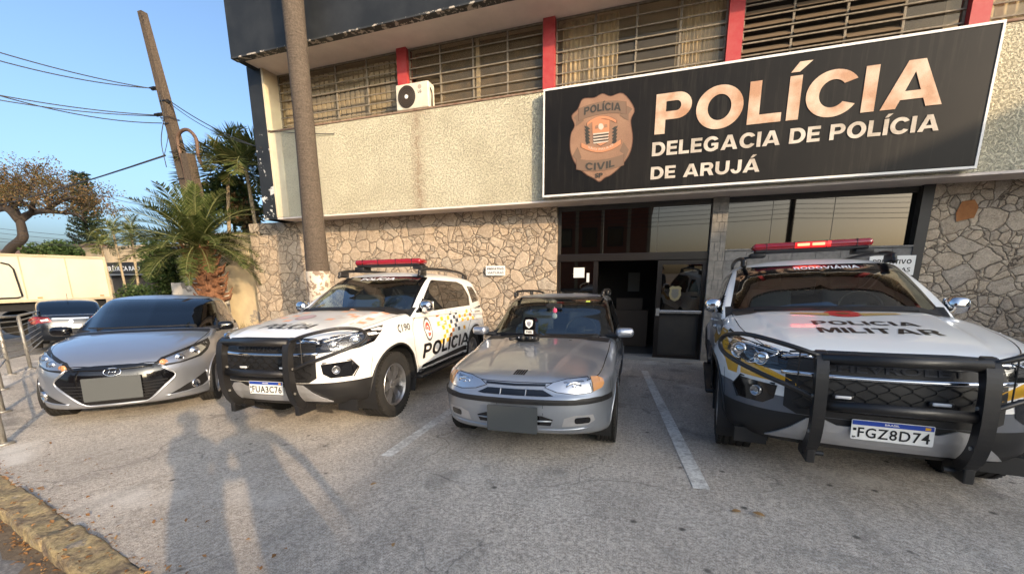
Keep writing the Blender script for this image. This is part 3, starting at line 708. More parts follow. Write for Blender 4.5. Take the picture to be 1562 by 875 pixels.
    if kind == 'mil':
        c.text(FR(), 'RODOVIÁRIA', -.20, .36, 1.642, .030, 'windscreen_lettering', 'white_letters', .03, .004)
        c.text(TP(), 'POLICIA', -.28, .36, -.27, .13, 'bonnet_lettering', 'lettering', .028, .002)
        c.text(TP(), 'MILITAR', -.29, .40, -.50, .14, 'bonnet_lettering', 'lettering', .04, .002)
        em = c.decal(TP(), [(p[0]*.13, .14+p[1]*.14) for p in circ(0, 0, 1, 12)], 'bonnet_crest', M('crest_red', (.5, .03, .03), .4), .003)
        c.decal(TP(), [[(-.38, .13), (-.11, .04), (-.10, .15), (-.36, .19)], [(.38, .13), (.11, .04), (.10, .15), (.36, .19)]], 'crest_branches', M('crest_gold', (.45, .30, .10), .4), .004, parent=em)
        c.decal(TP(), [(p[0]*.05, .14+p[1]*.05) for p in circ(0, 0, 1, 10)], 'crest_centre', M('crest_brown', (.2, .06, .02), .4), .005, parent=em)
        for s in (1, -1):
            q = lambda pts: [(s*a, b) for a, b in pts]
            for nm, mt, off, dz in (('livery_line', 'white_letters', .0016, .022), ('livery_stripe', 'yellow', .0028, 0)):
                c.decal(FR(), [(s*.44, .735-dz), (s*.62, .785-dz), (s*.80, .80-dz), (s*.80, .905+dz*.4), (s*.64, .868+dz*.4), (s*.50, .80+dz*.6)], nm, mt, off, 0, .04)
                up = [(-.62, .885), (-.54, .92), (-.38, 1.02), (-.15, 1.08), (.08, 1.09), (.30, 1.04), (.55, .97), (.85, .96), (1.2, 1.0)]
                dn = [(1.2, .90-dz), (.85, .86-dz), (.55, .88-dz), (.25, .95-dz), (.0, .975-dz), (-.2, .945-dz), (-.42, .87-dz), (-.50, .79-dz), (-.62, .79-dz)]
                c.decal(SD(s), q([(a, b+dz) for a, b in up]+dn), nm, mt, off, 0, .05)
            c.text(SD(s), '190', -.55 if s < 0 else .22, -.22 if s < 0 else .55, 1.02, .075, 'phone_number', 'lettering', .03, .002)
            0 and c.text(SD(s), 'POLÍCIA', (-2.5 if s < 0 else 1.0), (-1.0 if s < 0 else 2.5), .56, .20, 'door_lettering', 'white_letters', .03, .002, slant=.2)
    else:
        c.text(FR(), 'POLÍCIA', -.22, .32, 1.640, .036, 'windscreen_lettering', 'white_letters', .03, .004, slant=.2)
        c.text(TP(), 'POLÍCIA', -.36, .27, -.62, .17, 'bonnet_lettering', 'lettering', .0, .002, slant=.35, spacing=1.08)
        for s in (1, -1):
            g = lambda a, b: (a, b) if s > 0 else (-b, -a)
            a, b_ = g(.70, 2.46); c.text(SD(s), 'POLÍCIA', a, b_, .575, .195, 'door_lettering', 'lettering', .05, .002, slant=.22)
            a, b_ = g(.20, .43); c.text(SD(s), '190', a, b_, .99, .085, 'phone_number', 'lettering', .01, .002)
            mb = bmesh.new(); c.line(SD(s), [(s*.165, 1.075), (s*.115, 1.05), (s*.11, 1.01), (s*.16, .985)], .022, mb); link_bm('phone_symbol', mb, 'lettering', root, normals=False)
            c.decal(SD(s), [(s*p, z) for p, z in ((.62, .455), (.70, .50), (2.3, .555), (2.46, .535), (2.40, .475), (.9, .455))], 'livery_flash', 'lettering', .002, 0, .06)
            sh = c.decal(SD(s), [(s*.93+.125*u, .955+.165*v) for u, v in circ(0, 0, 1, 24)], 'door_shield', M('shield_grey', (.10, .10, .11), .5), .002, 0, .06)
            for rr_, mt in ((.80, 'white_letters'), (.60, 'shield_red'), (.30, 'white_letters'), (.20, 'shield_red')):
                if mt not in MT: MT[mt] = M(mt, (.55, .08, .05), .5)
                c.decal(SD(s), [(s*.93+.125*u*rr_, .955+.165*v*rr_) for u, v in circ(0, 0, 1, 20)], 'shield_ring', mt, .0028+.0006*(1-rr_), 0, .06, parent=sh)
            mt_ = [(.95, .5, .04), (.06, .07, .09), (.62, .22, .06), (.28, .30, .31)]
            bms = [bmesh.new() for _ in mt_]; rr = random.Random(4)
            for i in range(13):
                for j in range(7):
                    yy = 1.27+i*.125+(.02 if j % 2 else 0); zz = 1.10-j*.066
                    if (i+j) % 2 or zz < .70 or (j > 4 and i > 4) or (j > 2 and i > 8) or rr.random() < .16: continue
                    k = 0 if i < 4 else (1 if i < 7 else (0 if rr.random() < .6 else 3))
                    if rr.random() < .15: k = 2
                    c.decal(SD(s), [(s*yy, zz), (s*(yy+.10), zz+.004), (s*(yy+.10), zz+.064), (s*yy, zz+.060)], '', '', .0018, 0, .2, bmo=bms[k])
            for k, bq in enumerate(bms): link_bm('livery_checks', bq, M('check_%d' % k if 0 else 'livery_check', mt_[k], .45), root, normals=False)
            a, b_ = g(3.0, 3.5); c.text(SD(s), 'TRÂNSITO', a, b_, 1.15, .035, 'quarter_lettering', 'lettering', .01, .002)
            c.text(SD(s), 'RÁDIO', a, (a+b_)/2+.12, 1.09, .03, 'quarter_lettering', 'lettering', .01, .002)
        bms = [bmesh.new() for _ in range(3)]; rr = random.Random(9)
        for i in range(14):
            for j in range(9):
                x = -.70+i*.10; yy = -.34+j*.085
                if (i+j) % 2 or rr.random() < .22 or abs(x) > .72-.0*j: continue
                if -.25 < x < .12 and yy < .1: continue
                if yy > .42: continue
                k = 0 if rr.random() < .7 else (1 if yy > .3 else 2)
                c.decal(TP(), [(x, yy), (x+.095, yy), (x+.095, yy+.08), (x, yy+.08)], '', '', .0018, 0, .2, bmo=bms[k])
        for k, bq in enumerate(bms): link_bm('bonnet_checks', bq, M('bonnet_check', [(.80, .42, .25), (.25, .27, .32), (.55, .5, .45)][k], .45), root, normals=False)
        em = c.decal(TP(), [(-.14+.11*u, -.14+.13*v) for u, v in circ(0, 0, 1, 20)], 'bonnet_crest', M('crest_ring', (.35, .25, .25), .45), .003)
        c.decal(TP(), [(-.14+.08*u, -.14+.095*v) for u, v in circ(0, 0, 1, 20)], 'crest_centre', M('crest_violet', (.50, .36, .38), .45), .0036, parent=em)
    # finish the shell, with a dark lining inside the cabin
    lin = bmesh.new(); mp = {}; c.bm.normal_update()
    for f in c.bm.faces:
        cc = f.calc_center_median()
        if cc.z > 1.24 or (cc.z > 1.2 and f.material_index == 1):
            q = []
            for v in f.verts:
                if v not in mp: mp[v] = lin.verts.new(v.co-v.normal*.018)
                q.append(mp[v])
            lin.faces.new(q)
    link_bm('cabin_lining', lin, 'dark_in', root, normals=False)
    c.finish('body')
    pose(root, *pos)
    return root
MT['reflector'] = M('lamp_reflector_bowl', (.62, .63, .65), .3, .9, .6)
MT['amber_soft'] = M('faded_amber_lens', (.62, .30, .12), .2, 0, .8, dirt=.4)
# ================================================================== the two silver cars
def hatch(pos):
    root = empty('hatchback_car', label='silver compact hatchback with tinted windscreen, black hexagonal grille and black mirrors, nearest the metal barrier', cat='car')
    T = hm([(-.95, .62), (-.80, .67), (-.70, .725), (-.5, .81), (-.2, .895), (.15, .96), (.5, 1.0), (.9, 1.0), (1.4, .97), (2.6, 1.02), (3.2, 1.02)])
    def crown(a, y):
        hood = np.clip((.8-y)/.5, 0, 1); return (.05*(a/.8)**2.4+.03*(a/.82)**8)*(.3+.7*hood)
    Wd = hm([(-1.1, .80), (-.5, .822), (-.2, .84), (.05, .845), (.6, .83), (1.6, .835), (2.5, .845), (3.0, .80), (3.2, .75)])
    S = hm([(.14, .10), (.22, .03), (.32, .01), (.5, .0), (.62, .008), (.66, .018), (.80, .02), (.92, .05), (1.05, .10)])
    Fz = hm([(.12, -.66), (.18, -.76), (.24, -.80), (.40, -.825), (.55, -.82), (.64, -.79), (.70, -.75), (.78, -.64), (.9, -.4)])
    Cx = hm([(0, 0), (.25, .02), (.42, .07), (.56, .16), (.68, .29), (.77, .44), (.84, .66), (.9, .9)])
    Rz = hm([(.2, 3.0), (.5, 3.08), (1.0, 3.0)]); Cr = hm([(0, 0), (.5, .05), (.7, .2), (.85, .5)])
    B = hm([(-1, .19), (-.4, .17), (0, .22), (2.6, .22), (3.2, .3)])
    def ex(a, y, z):
        o = 0
        for cy in (0, 2.5): o = o-.016*np.exp(-((np.sqrt((y-cy)**2+(z-.31)**2)-.37)/.05)**2)
        return o+.014*np.exp(-((z-(.62+.06*(y-.6)))/.045)**2)*np.clip((y-.3)*3, 0, 1)+.012*np.exp(-((z-.34)/.06)**2)*(y > .4)*(y < 2.1)
    bm = shell(body_fn(T, crown, Wd, S, Fz, Cx, Rz, Cr, B, .02, ex), (-1.0, 1.0, -1.0, 3.25, .05, 1.2), (-.3, .3, -.35, 2.7, .45, .6), .034)
    ws = hm([(.85, .20), (.98, .40), (1.2, .78), (1.38, 1.14), (1.46, 1.42)]); wsc = hm([(0, 0), (.35, .05), (.55, .14), (.72, .30)])
    rw = hm([(.9, 3.05), (1.05, 3.0), (1.25, 2.85), (1.4, 2.6), (1.5, 2.2)])
    Wc = hm([(.2, .785), (.7, .80), (1.3, .80), (2.2, .78), (2.8, .71), (3.1, .6)]); tum = hm([(.8, -.02), (1.0, .0), (1.2, .065), (1.35, .12), (1.43, .18), (1.5, .32)])
    roof = hm([(.8, 1.37), (1.2, 1.44), (1.6, 1.475), (2.1, 1.47), (2.6, 1.42), (3.0, 1.3)])
    cab = shell(cab_fn(ws, wsc, rw, Wc, tum, roof, .04, .9, .02), (-1.0, 1.0, -.2, 3.3, .8, 1.65), (-.35, .35, 1.15, 2.3, 1.05, 1.2), .036)
    bmesh.ops.delete(cab, geom=[f for f in cab.faces if f.calc_center_median().z < .93], context='FACES')
    c = Car(root, merge(bm, cab)); c.mi('silver_paint')
    wc = lambda p, n: n.y < -.22 and p.y < 1.9 and p.z > .96
    c.paint(FR(), [(-.775, .965), (.775, .965), (.665, 1.412), (-.665, 1.412)], 'gloss_black', wc)
    c.pane(FR(), [(-.755, 1.0), (-.4, .985), (0, .98), (.4, .985), (.755, 1.0), (.645, 1.385), (.4, 1.405), (0, 1.41), (-.4, 1.405), (-.645, 1.385)], 'windscreen', 'tint', wc, -.002)
    for s in (1, -1):
        q = lambda pts: [(s*a, b) for a, b in pts]; sc = lambda p, n: p.z > .95 and abs(p.x) > .4
        c.paint(SD(s), q([(.60, 1.0), (1.55, .985), (2.45, 1.06), (2.55, 1.13), (2.35, 1.27), (1.9, 1.375), (1.35, 1.375), (1.05, 1.32)]), 'gloss_black', sc)
        c.pane(SD(s), q([(.80, 1.02), (1.50, 1.01), (1.50, 1.35), (1.32, 1.35), (1.08, 1.29)]), 'front_door_window', 'tint', sc, -.003)
        c.pane(SD(s), q([(1.58, 1.015), (2.40, 1.085), (2.46, 1.13), (2.28, 1.25), (1.88, 1.35), (1.58, 1.35)]), 'rear_door_window', 'tint', sc, -.003)
        for cy in (0, 2.5): c.hole(SD(s), circ(s*cy, .31, .345, 28), lambda p, n: p.z < .8)
        for cy in (0, 2.5):
            mb = MB(); c.tubeline(SD(s), circ(s*cy, .31, .347, 24, -12, 192), .008, mb, .0, 0, 6); mb.build('wheel_arch_lip', 'silver_paint', root, smooth=True)
    c.paint(TP(), [(-.8, .62), (.8, .62), (.8, 2.95), (-.8, 2.95)], 'dark_in', lambda p, n: n.z > .4 and p.z < 1.07)
    c.paint(FR(), [(-.9, .05), (.9, .05), (.9, .195), (-.9, .195)], 'black_plastic', lambda p, n: p.y < 0)
    for cy in (0, 2.5): arch_well(c, cy, .31, .345, .5, .82, root)
    g = c.decal(FR(), [(-.53, .505), (-.36, .655), (-.15, .672), (.15, .672), (.36, .655), (.53, .505), (.27, .235), (-.27, .235)], 'grille', 'gloss_black', .003, 0, .05)
    mb = MB(); c.tubeline(FR(), [(-.40, .645), (-.53, .505), (-.42, .37), (-.27, .232), (-.1, .222), (.1, .222), (.27, .232), (.42, .37), (.53, .505), (.40, .645)], .011, mb, .004, 3); mb.build('grille_edge', 'silver_paint', g, smooth=True)
    mb = MB()
    for k in range(6): z = .27+.036*k; w = .29+.036*k*.95; c.tubeline(FR(), [(-w, z+.01), (0, z), (w, z+.01)], .007, mb, .010, 3, 6)
    mb.build('grille_slats', 'black_plastic', g)
    mb = MB(); c.tubeline(FR(), [(-.34, .64), (0, .628), (.34, .64)], .010, mb, .012, 4); mb.build('grille_bar', 'gloss_black', g, smooth=True)
    mb = MB(); c.tubeline(FR(), [(.075*a, .60+.042*b) for a, b in circ(0, 0, 1, 20)], .006, mb, .012, 0, 6, True)
    c.tubeline(FR(), [(-.035, .575), (-.018, .625)], .006, mb, .012, 0); c.tubeline(FR(), [(.018, .575), (.035, .625)], .006, mb, .012, 0); c.tubeline(FR(), [(-.026, .598), (.026, .602)], .005, mb, .012, 0); mb.build('grille_emblem', 'chrome', g, smooth=True)
    for s in (1, -1):
        fr = DG(s, 40); o, eu, ev, d = fr
        def uv(x, y, z): p = Vector((s*x, y, z)); return (p.dot(eu), p.dot(ev))
        out = [uv(.345, -.76, .645), uv(.42, -.68, .715), (uv(.56, -.56, .765)), uv(.68, -.38, .812), uv(.79, -.02, .872), uv(.81, -.10, .80), uv(.815, -.25, .735), uv(.76, -.42, .672), uv(.60, -.62, .63), uv(.42, -.74, .61)]
        out = out if s > 0 else out[::-1]
        hl = c.decal(fr, out, 'headlight', 'black_plastic', .002, 0, .04)
        inn = [uv(.385, -.74, .635), uv(.45, -.66, .70), uv(.60, -.52, .755), uv(.75, -.28, .805), uv(.785, -.24, .765), uv(.735, -.44, .69), uv(.58, -.62, .645)]
        c.decal(fr, inn, 'lamp_housing', 'reflector', .004, 0, .04, parent=hl)
        for (x, y, z, r, mt) in ((.69, -.42, .738, .052, 'lamp_white'), (.56, -.59, .692, .045, 'lamp_white'), (.43, -.70, .655, .036, 'amber_soft')):
            u, v = uv(x, y, z); p, n = c.hit(fr, u, v, 0); m4 = Matrix.Translation(p-d*.008)@(-d).to_track_quat('Z', 'Y').to_matrix().to_4x4()
            mb = MB(); mb.lathe([(r*1.1, -.02), (r*1.05, .008), (r*.92, .004), (r*.8, -.0)], ax='z', n=22); mb.sph((0, 0, -.008), r*.85, (1, 1, .5)); bmesh.ops.transform(mb.b, matrix=m4, verts=mb.b.verts); mb.build('lamp_bulb', mt, hl, smooth=True)
        c.decal(fr, inn, 'lamp_lens', 'clear', .02, 0, .04, parent=hl)
        fo = c.decal(FR(), [(s*.45, .265), (s*.60, .275), (s*.73, .30), (s*.775, .345), (s*.765, .465), (s*.68, .40), (s*.55, .32)], 'fog_lamp', 'black_plastic', .003, 0, .05)
        p, n = c.hit(FR(), s*.675, .345, 0); mb = MB(); mb.lathe([(.052, -.01), (.052, .01), (.044, .012), (.040, .0), (.0001, .006)], ax='z', n=20)
        bmesh.ops.transform(mb.b, matrix=Matrix.Translation(p+n*.01)@n.to_track_quat('Z', 'Y').to_matrix().to_4x4(), verts=mb.b.verts); mb.build('fog_lens', 'lamp_white', fo, smooth=True)
        mb = MB(); c.tubeline(FR(), [(s*.42, .255), (s*.60, .262), (s*.74, .29), (s*.79, .345), (s*.775, .48)], .009, mb, .004, 4); mb.build('fog_surround', 'silver_paint', fo, smooth=True)
        mirror(root, s*.80, .60, 1.0, s, .20, .125, 'gloss_black', ang=8)
        for yy in (1.38, 2.2):
            p, n = c.hit(SD(s), s*yy, .84, 0); MB().box(p+n*.028, (.02, .16, .028), None, .008).box(p+n*.01+Vector((0, .06, 0)), (.03, .02, .02)).box(p+n*.01-Vector((0, .06, 0)), (.03, .02, .02)).build('door_handle', 'silver_paint', root, smooth=True)
    b = bmesh.new()
    for s in (1, -1):
        q = lambda pts: [(s*a, b_) for a, b_ in pts]
        c.line(SD(s), q([(.52, .97), (.44, .8), (.42, .5), (.46, .28)]), .006, b); c.line(SD(s), q([(1.54, 1.0), (1.54, .6), (1.52, .28)]), .006, b); c.line(SD(s), q([(2.35, 1.05), (2.30, .8), (2.10, .6), (2.06, .28)]), .006, b)
        c.line(TP(), [(s*.37, -.72), (s*.52, -.6), (s*.66, -.3), (s*.72, .05), (s*.73, .4)], .006, b)
    c.line(TP(), [(-.37, -.72), (-.2, -.755), (0, -.765), (.2, -.755), (.37, -.72)], .007, b)
    link_bm('panel_seams', b, 'gloss_black', root, normals=False)
    c.decal(TP(), [(-.72, .30), (-.4, .24), (0, .22), (.4, .24), (.72, .30), (.73, .50), (.4, .40), (0, .36), (-.4, .40), (-.73, .50)], 'cowl', 'black_plastic', .003, 0, .06)
    for x0, x1 in ((-.58, .02), (0, .56)): wiper(root, [(x0, .40+.1*abs(x0), 1.035), (x0+.25, .40, 1.03), (x1, .40+.1*abs(x1), 1.035)])
    p, n = c.hit(FR(), 0, .44, 0)
    MB().prism(rrect(-.25, .25, .29, .55, .01), 'y', p.y-.045, p.y-.03).build('blank_number_plate', 'plate_grey', root)
    MB().box((0, p.y-.015, .44), (.2, .04, .08)).build('plate_bracket', 'black_plastic', root)
    for s in (1, -1):
        make_wheel(root, s*.735, 0, .30, .185, .195, 7, s, spoke='one'); make_wheel(root, s*.735, 2.5, .30, .185, .195, 7, s, spoke='one')
    seats(root, 1.35, .98, 1.34, xs=(-.33, .33), dash=(.55, .8, 1.03, .55))
    c.finish('body', 'silver_paint'); pose(root, *pos); return root
def wagon(pos):
    root = empty('estate_car', label='older grey silver estate car with roof rails, parked between the two police cars', cat='car')
    T = hm([(-.9, .66), (-.76, .685), (-.66, .728), (-.4, .79), (0, .865), (.35, .915), (.6, .945), (1.0, .95), (2.6, .95), (3.4, .94)])
    def crown(a, y):
        hood = np.clip((.75-y)/.5, 0, 1)
        rid = .010/(1+np.exp((a-(.27+.22*np.clip((y+.7)/1.3, 0, 1)))/.008))*np.clip((.7-y)/.2, 0, 1)
        return (.075*(a/.78)**2.6+.03*(a/.8)**8)*(.3+.7*hood)-rid
    Wd = hm([(-1.0, .775), (-.4, .785), (0, .80), (.6, .805), (1.6, .81), (2.4, .81), (3.0, .79), (3.4, .74)])
    S = hm([(.16, .08), (.24, .02), (.36, .005), (.52, .0), (.62, .008), (.75, .012), (.86, .04), (.98, .09)])
    Fz = hm([(.22, -.66), (.28, -.73), (.36, -.765), (.50, -.785), (.56, -.785), (.60, -.75), (.66, -.72), (.72, -.685), (.78, -.55)])
    Cx = hm([(0, 0), (.25, .015), (.42, .045), (.56, .105), (.66, .19), (.74, .31), (.79, .48), (.84, .7)])
    Rz = hm([(.2, 3.3), (.5, 3.36), (.9, 3.3)]); Cr = hm([(0, 0), (.6, .04), (.75, .2), (.82, .4)])
    B = hm([(-1, .27), (-.4, .22), (0, .2), (2.6, .2), (3.4, .3)])
    def ex(a, y, z):
        o = 0
        for cy in (0, 2.42): o = o-.012*np.exp(-((np.sqrt((y-cy)**2+(z-.29)**2)-.36)/.04)**2)
        return o+.008*np.exp(-((z-.68)/.02)**2)*(y > .3)
    bm = shell(body_fn(T, crown, Wd, S, Fz, Cx, Rz, Cr, B, .016, ex), (-.95, .95, -1.0, 3.5, .1, 1.1), (-.3, .3, -.3, 3.0, .45, .6), .033)
    ws = hm([(.8, .36), (.92, .56), (1.15, .90), (1.33, 1.19), (1.40, 1.42)]); wsc = hm([(0, 0), (.35, .035), (.55, .10), (.7, .20)])
    rw = hm([(.9, 3.34), (1.2, 3.26), (1.38, 3.12), (1.48, 2.8)])
    Wc = hm([(.3, .71), (.8, .735), (1.5, .745), (2.6, .735), (3.2, .69)]); tum = hm([(.8, -.01), (.95, .0), (1.15, .06), (1.3, .11), (1.38, .17), (1.45, .3)])
    roof = hm([(.9, 1.35), (1.2, 1.395), (1.6, 1.425), (2.3, 1.43), (3.0, 1.40), (3.3, 1.34)])
    cab = shell(cab_fn(ws, wsc, rw, Wc, tum, roof, .035, .85, .016), (-.95, .95, -.1, 3.5, .75, 1.6), (-.35, .35, 1.15, 2.9, 1.0, 1.15), .036)
    bmesh.ops.delete(cab, geom=[f for f in cab.faces if f.calc_center_median().z < .885], context='FACES')
    c = Car(root, merge(bm, cab)); c.mi('grey_paint')
    wc = lambda p, n: n.y < -.22 and p.y < 1.9 and p.z > .9
    c.paint(FR(), [(-.70, .925), (.70, .925), (.605, 1.375), (-.605, 1.375)], 'gloss_black', wc)
    c.pane(FR(), [(-.675, .955), (-.4, .945), (0, .94), (.4, .945), (.675, .955), (.585, 1.335), (.4, 1.35), (0, 1.355), (-.4, 1.35), (-.585, 1.335)], 'windscreen', 'glass', wc, -.002)
    c.pane(BK(), rrect(-.5, .5, 1.0, 1.3, .05), 'rear_window', 'glass', lambda p, n: p.y > 2.9 and p.z > .92)
    for s in (1, -1):
        q = lambda pts: [(s*a, b) for a, b in pts]; sc = lambda p, n: p.z > .9 and abs(p.x) > .4
        c.paint(SD(s), q([(.72, .95), (2.35, .96), (2.35, 1.325), (1.25, 1.325), (1.10, 1.28)]), 'gloss_black', sc)
        c.paint(SD(s), q([(2.48, .97), (3.0, .99), (3.05, 1.05), (2.95, 1.31), (2.48, 1.32)]), 'gloss_black', sc)
        c.pane(SD(s), q([(.85, .975), (1.50, .975), (1.50, 1.30), (1.27, 1.30), (1.15, 1.255)]), 'front_door_window', 'tint', sc, -.003)
        c.pane(SD(s), q([(1.57, .98), (2.31, .98), (2.31, 1.30), (1.57, 1.30)]), 'rear_door_window', 'tint', sc, -.003)
        c.pane(SD(s), q([(2.53, 1.0), (2.98, 1.01), (3.0, 1.06), (2.92, 1.28), (2.53, 1.29)]), 'quarter_window', 'tint', sc, -.003)
        for cy in (0, 2.42): c.hole(SD(s), circ(s*cy, .285, .335, 28), lambda p, n: p.z < .8)
        for cy in (0, 2.42):
            mb = MB(); c.tubeline(SD(s), circ(s*cy, .285, .337, 24, -12, 192), .007, mb, .0, 0, 6); mb.build('wheel_arch_lip', 'grey_paint', root, smooth=True)
    c.paint(TP(), [(-.78, .72), (.78, .72), (.78, 3.2), (-.78, 3.2)], 'dark_in', lambda p, n: n.z > .4 and p.z < 1.0)
    for cy in (0, 2.42): arch_well(c, cy, .285, .335, .5, .78, root)
    mb = MB()
    for s in (1, -1): pass
    b = bmesh.new()
    c.decal(FR(), [(-.745, .530), (-.5, .525), (0, .523), (.5, .525), (.745, .530), (.745, .572), (.5, .567), (0, .565), (-.5, .567), (-.745, .572)], 'bumper_strip', 'black_plastic', .003, .009, .05)
    for s in (1, -1): c.decal(SD(s), [(s*-.47, .530), (s*-.37, .532), (s*-.37, .572), (s*-.47, .572)], 'bumper_strip_end', 'black_plastic', .003, .009, .05)
    g = c.decal(FR(), [(-.33, .592), (-.24, .636), (.24, .636), (.33, .592), (.27, .587), (-.27, .587)], 'grille', 'gloss_black', .003, 0, .05)
    mb = MB()
    for x in (-.12, .10): c.tubeline(FR(), [(x, .59), (x, .634)], .005, mb, .006, 0, 6)
    mb.build('grille_bars', 'grey_paint', g)
    c.decal(FR(), [(-.26, .664), (0, .659), (.26, .664), (.26, .682), (0, .677), (-.26, .682)], 'bonnet_slot', 'gloss_black', .003, 0, .05)
    gi = c.decal(FR(), [(-.31, .345), (.31, .345), (.33, .40), (.24, .43), (-.24, .43), (-.33, .40)], 'lower_intake', 'gloss_black', .003, 0, .05)
    mb = MB(); c.tubeline(FR(), [(-.32, .385), (0, .38), (.32, .385)], .007, mb, .006, 3); c.tubeline(FR(), [(-.62, .315), (-.4, .305), (0, .30), (.4, .305), (.62, .315)], .009, mb, .002, 3); mb.build('intake_bar', 'grey_paint', gi, smooth=True)
    for s in (1, -1):
        fr = DG(s, 22); o, eu, ev, d = fr
        def uv(x, y, z): p = Vector((s*x, y, z)); return (p.dot(eu), p.dot(ev))
        out = [uv(.265, -.72, .655), uv(.33, -.70, .692), uv(.44, -.67, .715), uv(.60, -.58, .722), uv(.615, -.58, .612), uv(.50, -.67, .605), uv(.36, -.72, .622)]
        out = out if s > 0 else out[::-1]
        rim = [(sum(p[0] for p in out)/7+(p[0]-sum(q[0] for q in out)/7)*1.06, sum(p[1] for p in out)/7+(p[1]-sum(q[1] for q in out)/7)*1.10) for p in out]
        hl = c.decal(fr, rim, 'headlight', 'black_plastic', .002, 0, .04)
        c.decal(fr, out, 'lamp_housing', 'reflector', .004, 0, .04, parent=hl)
        u, v = uv(.49, -.66, .664); p, n = c.hit(fr, u, v, 0); m4 = Matrix.Translation(p-d*.006)@(-d).to_track_quat('Z', 'Y').to_matrix().to_4x4()
        mb = MB(); mb.lathe([(.055, -.02), (.052, -.001), (.03, -.008), (.0001, -.009)], ax='z', n=24); mb.sph((0, 0, -.004), .016, (1, 1, .7)); bmesh.ops.transform(mb.b, matrix=m4@Matrix.Diagonal((1.25, .72, 1, 1)), verts=mb.b.verts); mb.build('lamp_bulb', 'lamp_white', hl, smooth=True)
        c.decal(fr, out, 'lamp_lens', 'clear', .014, 0, .04, parent=hl)
        sg = [uv(.625, -.57, .722), uv(.67, -.50, .718), uv(.695, -.45, .702), uv(.70, -.44, .665), uv(.685, -.47, .636), uv(.63, -.57, .614)]
        c.decal(fr, sg if s > 0 else sg[::-1], 'indicator', 'amber_soft', .006, .004, .04)
        fo = c.decal(FR(), [(s*.40, .335), (s*.60, .345), (s*.655, .375), (s*.64, .43), (s*.50, .435), (s*.42, .41)], 'fog_recess', 'satin', .002, 0, .05)
        c.decal(FR(), rrect(*sorted((s*.50, s*.62)), .36, .415, .02), 'fog_lens', 'gloss_black', .004, 0, .05, parent=fo)
        mirror(root, s*.76, .72, .985, s, .185, .105, 'silver_paint', ang=14)
        MB().tube([(s*.56, 1.25, 1.385), (s*.575, 1.35, 1.445), (s*.58, 1.6, 1.46), (s*.58, 2.3, 1.47), (s*.57, 2.9, 1.45), (s*.55, 3.1, 1.39)], .017, 8, 4).box((s*.57, 1.33, 1.415), (.035, .12, .06), None, .012).box((s*.565, 3.0, 1.41), (.035, .12, .07), None, .012).box((s*.575, 2.2, 1.43), (.035, .10, .06), None, .012).build('roof_rail', 'bar_black', root, smooth=True)
        for yy in (1.36, 2.18):
            p, n = c.hit(SD(s), s*yy, .83, 0); MB().box(p+n*.012, (.02, .14, .045), None, .008).build('door_handle', 'black_plastic', root, smooth=True)
        c.decal(SD(s), [(s*.5, .46), (s*2.0, .46), (s*2.0, .51), (s*.5, .51)], 'side_moulding', 'black_plastic', .003, .008, .08)
    for s in (1, -1):
        q = lambda pts: [(s*a, b_) for a, b_ in pts]
        c.line(SD(s), q([(.62, .93), (.50, .8), (.46, .5), (.50, .26)]), .006, b); c.line(SD(s), q([(1.53, .95), (1.53, .6), (1.52, .26)]), .006, b); c.line(SD(s), q([(2.40, .95), (2.36, .8), (2.10, .62), (2.05, .26)]), .006, b)
        c.line(TP(), [(s*.56, -.60), (s*.67, -.40), (s*.70, .1), (s*.71, .55)], .007, b)
        c.line(SD(s), q([(-.34, .70), (-.36, .60), (-.33, .50)]), .005, b)
    c.line(FR(), [(-.56, .70), (-.3, .69), (0, .688), (.3, .69), (.56, .70)], .006, b)
    c.line(FR(), [(-.145, .525), (-.145, .43)], .003, b, smooth=0); c.line(FR(), [(.25, .525), (.25, .43)], .003, b, smooth=0)
    link_bm('panel_seams', b, 'gloss_black', root, normals=False)
    lg = bmesh.new()
    for k in range(5): x = .0+k*.021-.03; c.line(TP(), [(x, -.64), (x+.016, -.555)], .013, lg, .003, 0)
    link_bm('bonnet_emblem', lg, 'gloss_black', root, normals=False)
    for x, y in ((-.32, .38), (.30, .38)): p, n = c.hit(TP(), x, y, 0); MB().box(p, (.03, .012, .008)).build('washer_jet', 'black_plastic', root)
    c.decal(TP(), [(-.69, .50), (-.4, .45), (0, .44), (.4, .45), (.69, .50), (.70, .68), (.4, .58), (0, .56), (-.4, .58), (-.70, .68)], 'cowl', 'black_plastic', .003, 0, .06)
    for x0, x1 in ((-.58, -.05), (-.02, .52)): wiper(root, [(x0, .56+.1*abs(x0), .965), (x0+.25, .56, .962), (x1, .56+.1*abs(x1), .965)])
    p, n = c.hit(FR(), 0, .41, 0)
    MB().prism(rrect(-.215, .215, .29, .51, .01), 'y', p.y-.045, p.y-.03).build('blank_number_plate', 'plate_grey', root)
    MB().box((0, p.y-.015, .42), (.2, .04, .08)).build('plate_bracket', 'black_plastic', root)
    for s in (1, -1):
        make_wheel(root, s*.725, 0, .285, .17, .175, 8, s, spoke='one'); make_wheel(root, s*.69, 2.42, .285, .17, .175, 8, s, spoke='one')
    seats(root, 1.45, .93, 1.30, xs=(-.32, .32), wheelx=.33, dash=(.62, .9, .965, .58))
    MB().box((.0, 1.02, 1.27), (.2, .03, .055), None, .012).build('rear_view_mirror', 'black_plastic', root)
    MB().sph((.02, .98, 1.215), .026, (1, .4, 1.2)).build('pink_pendant', M('pink_plush', (.65, .08, .18), .8), root, smooth=True)
    MB().sph((.015, .98, 1.15), .033, (1, .4, 1.1)).tube([(.02, .985, 1.2), (.01, .985, 1.26)], .002, 5).build('white_pendant', M('white_plush', (.6, .62, .65), .8), root, smooth=True)
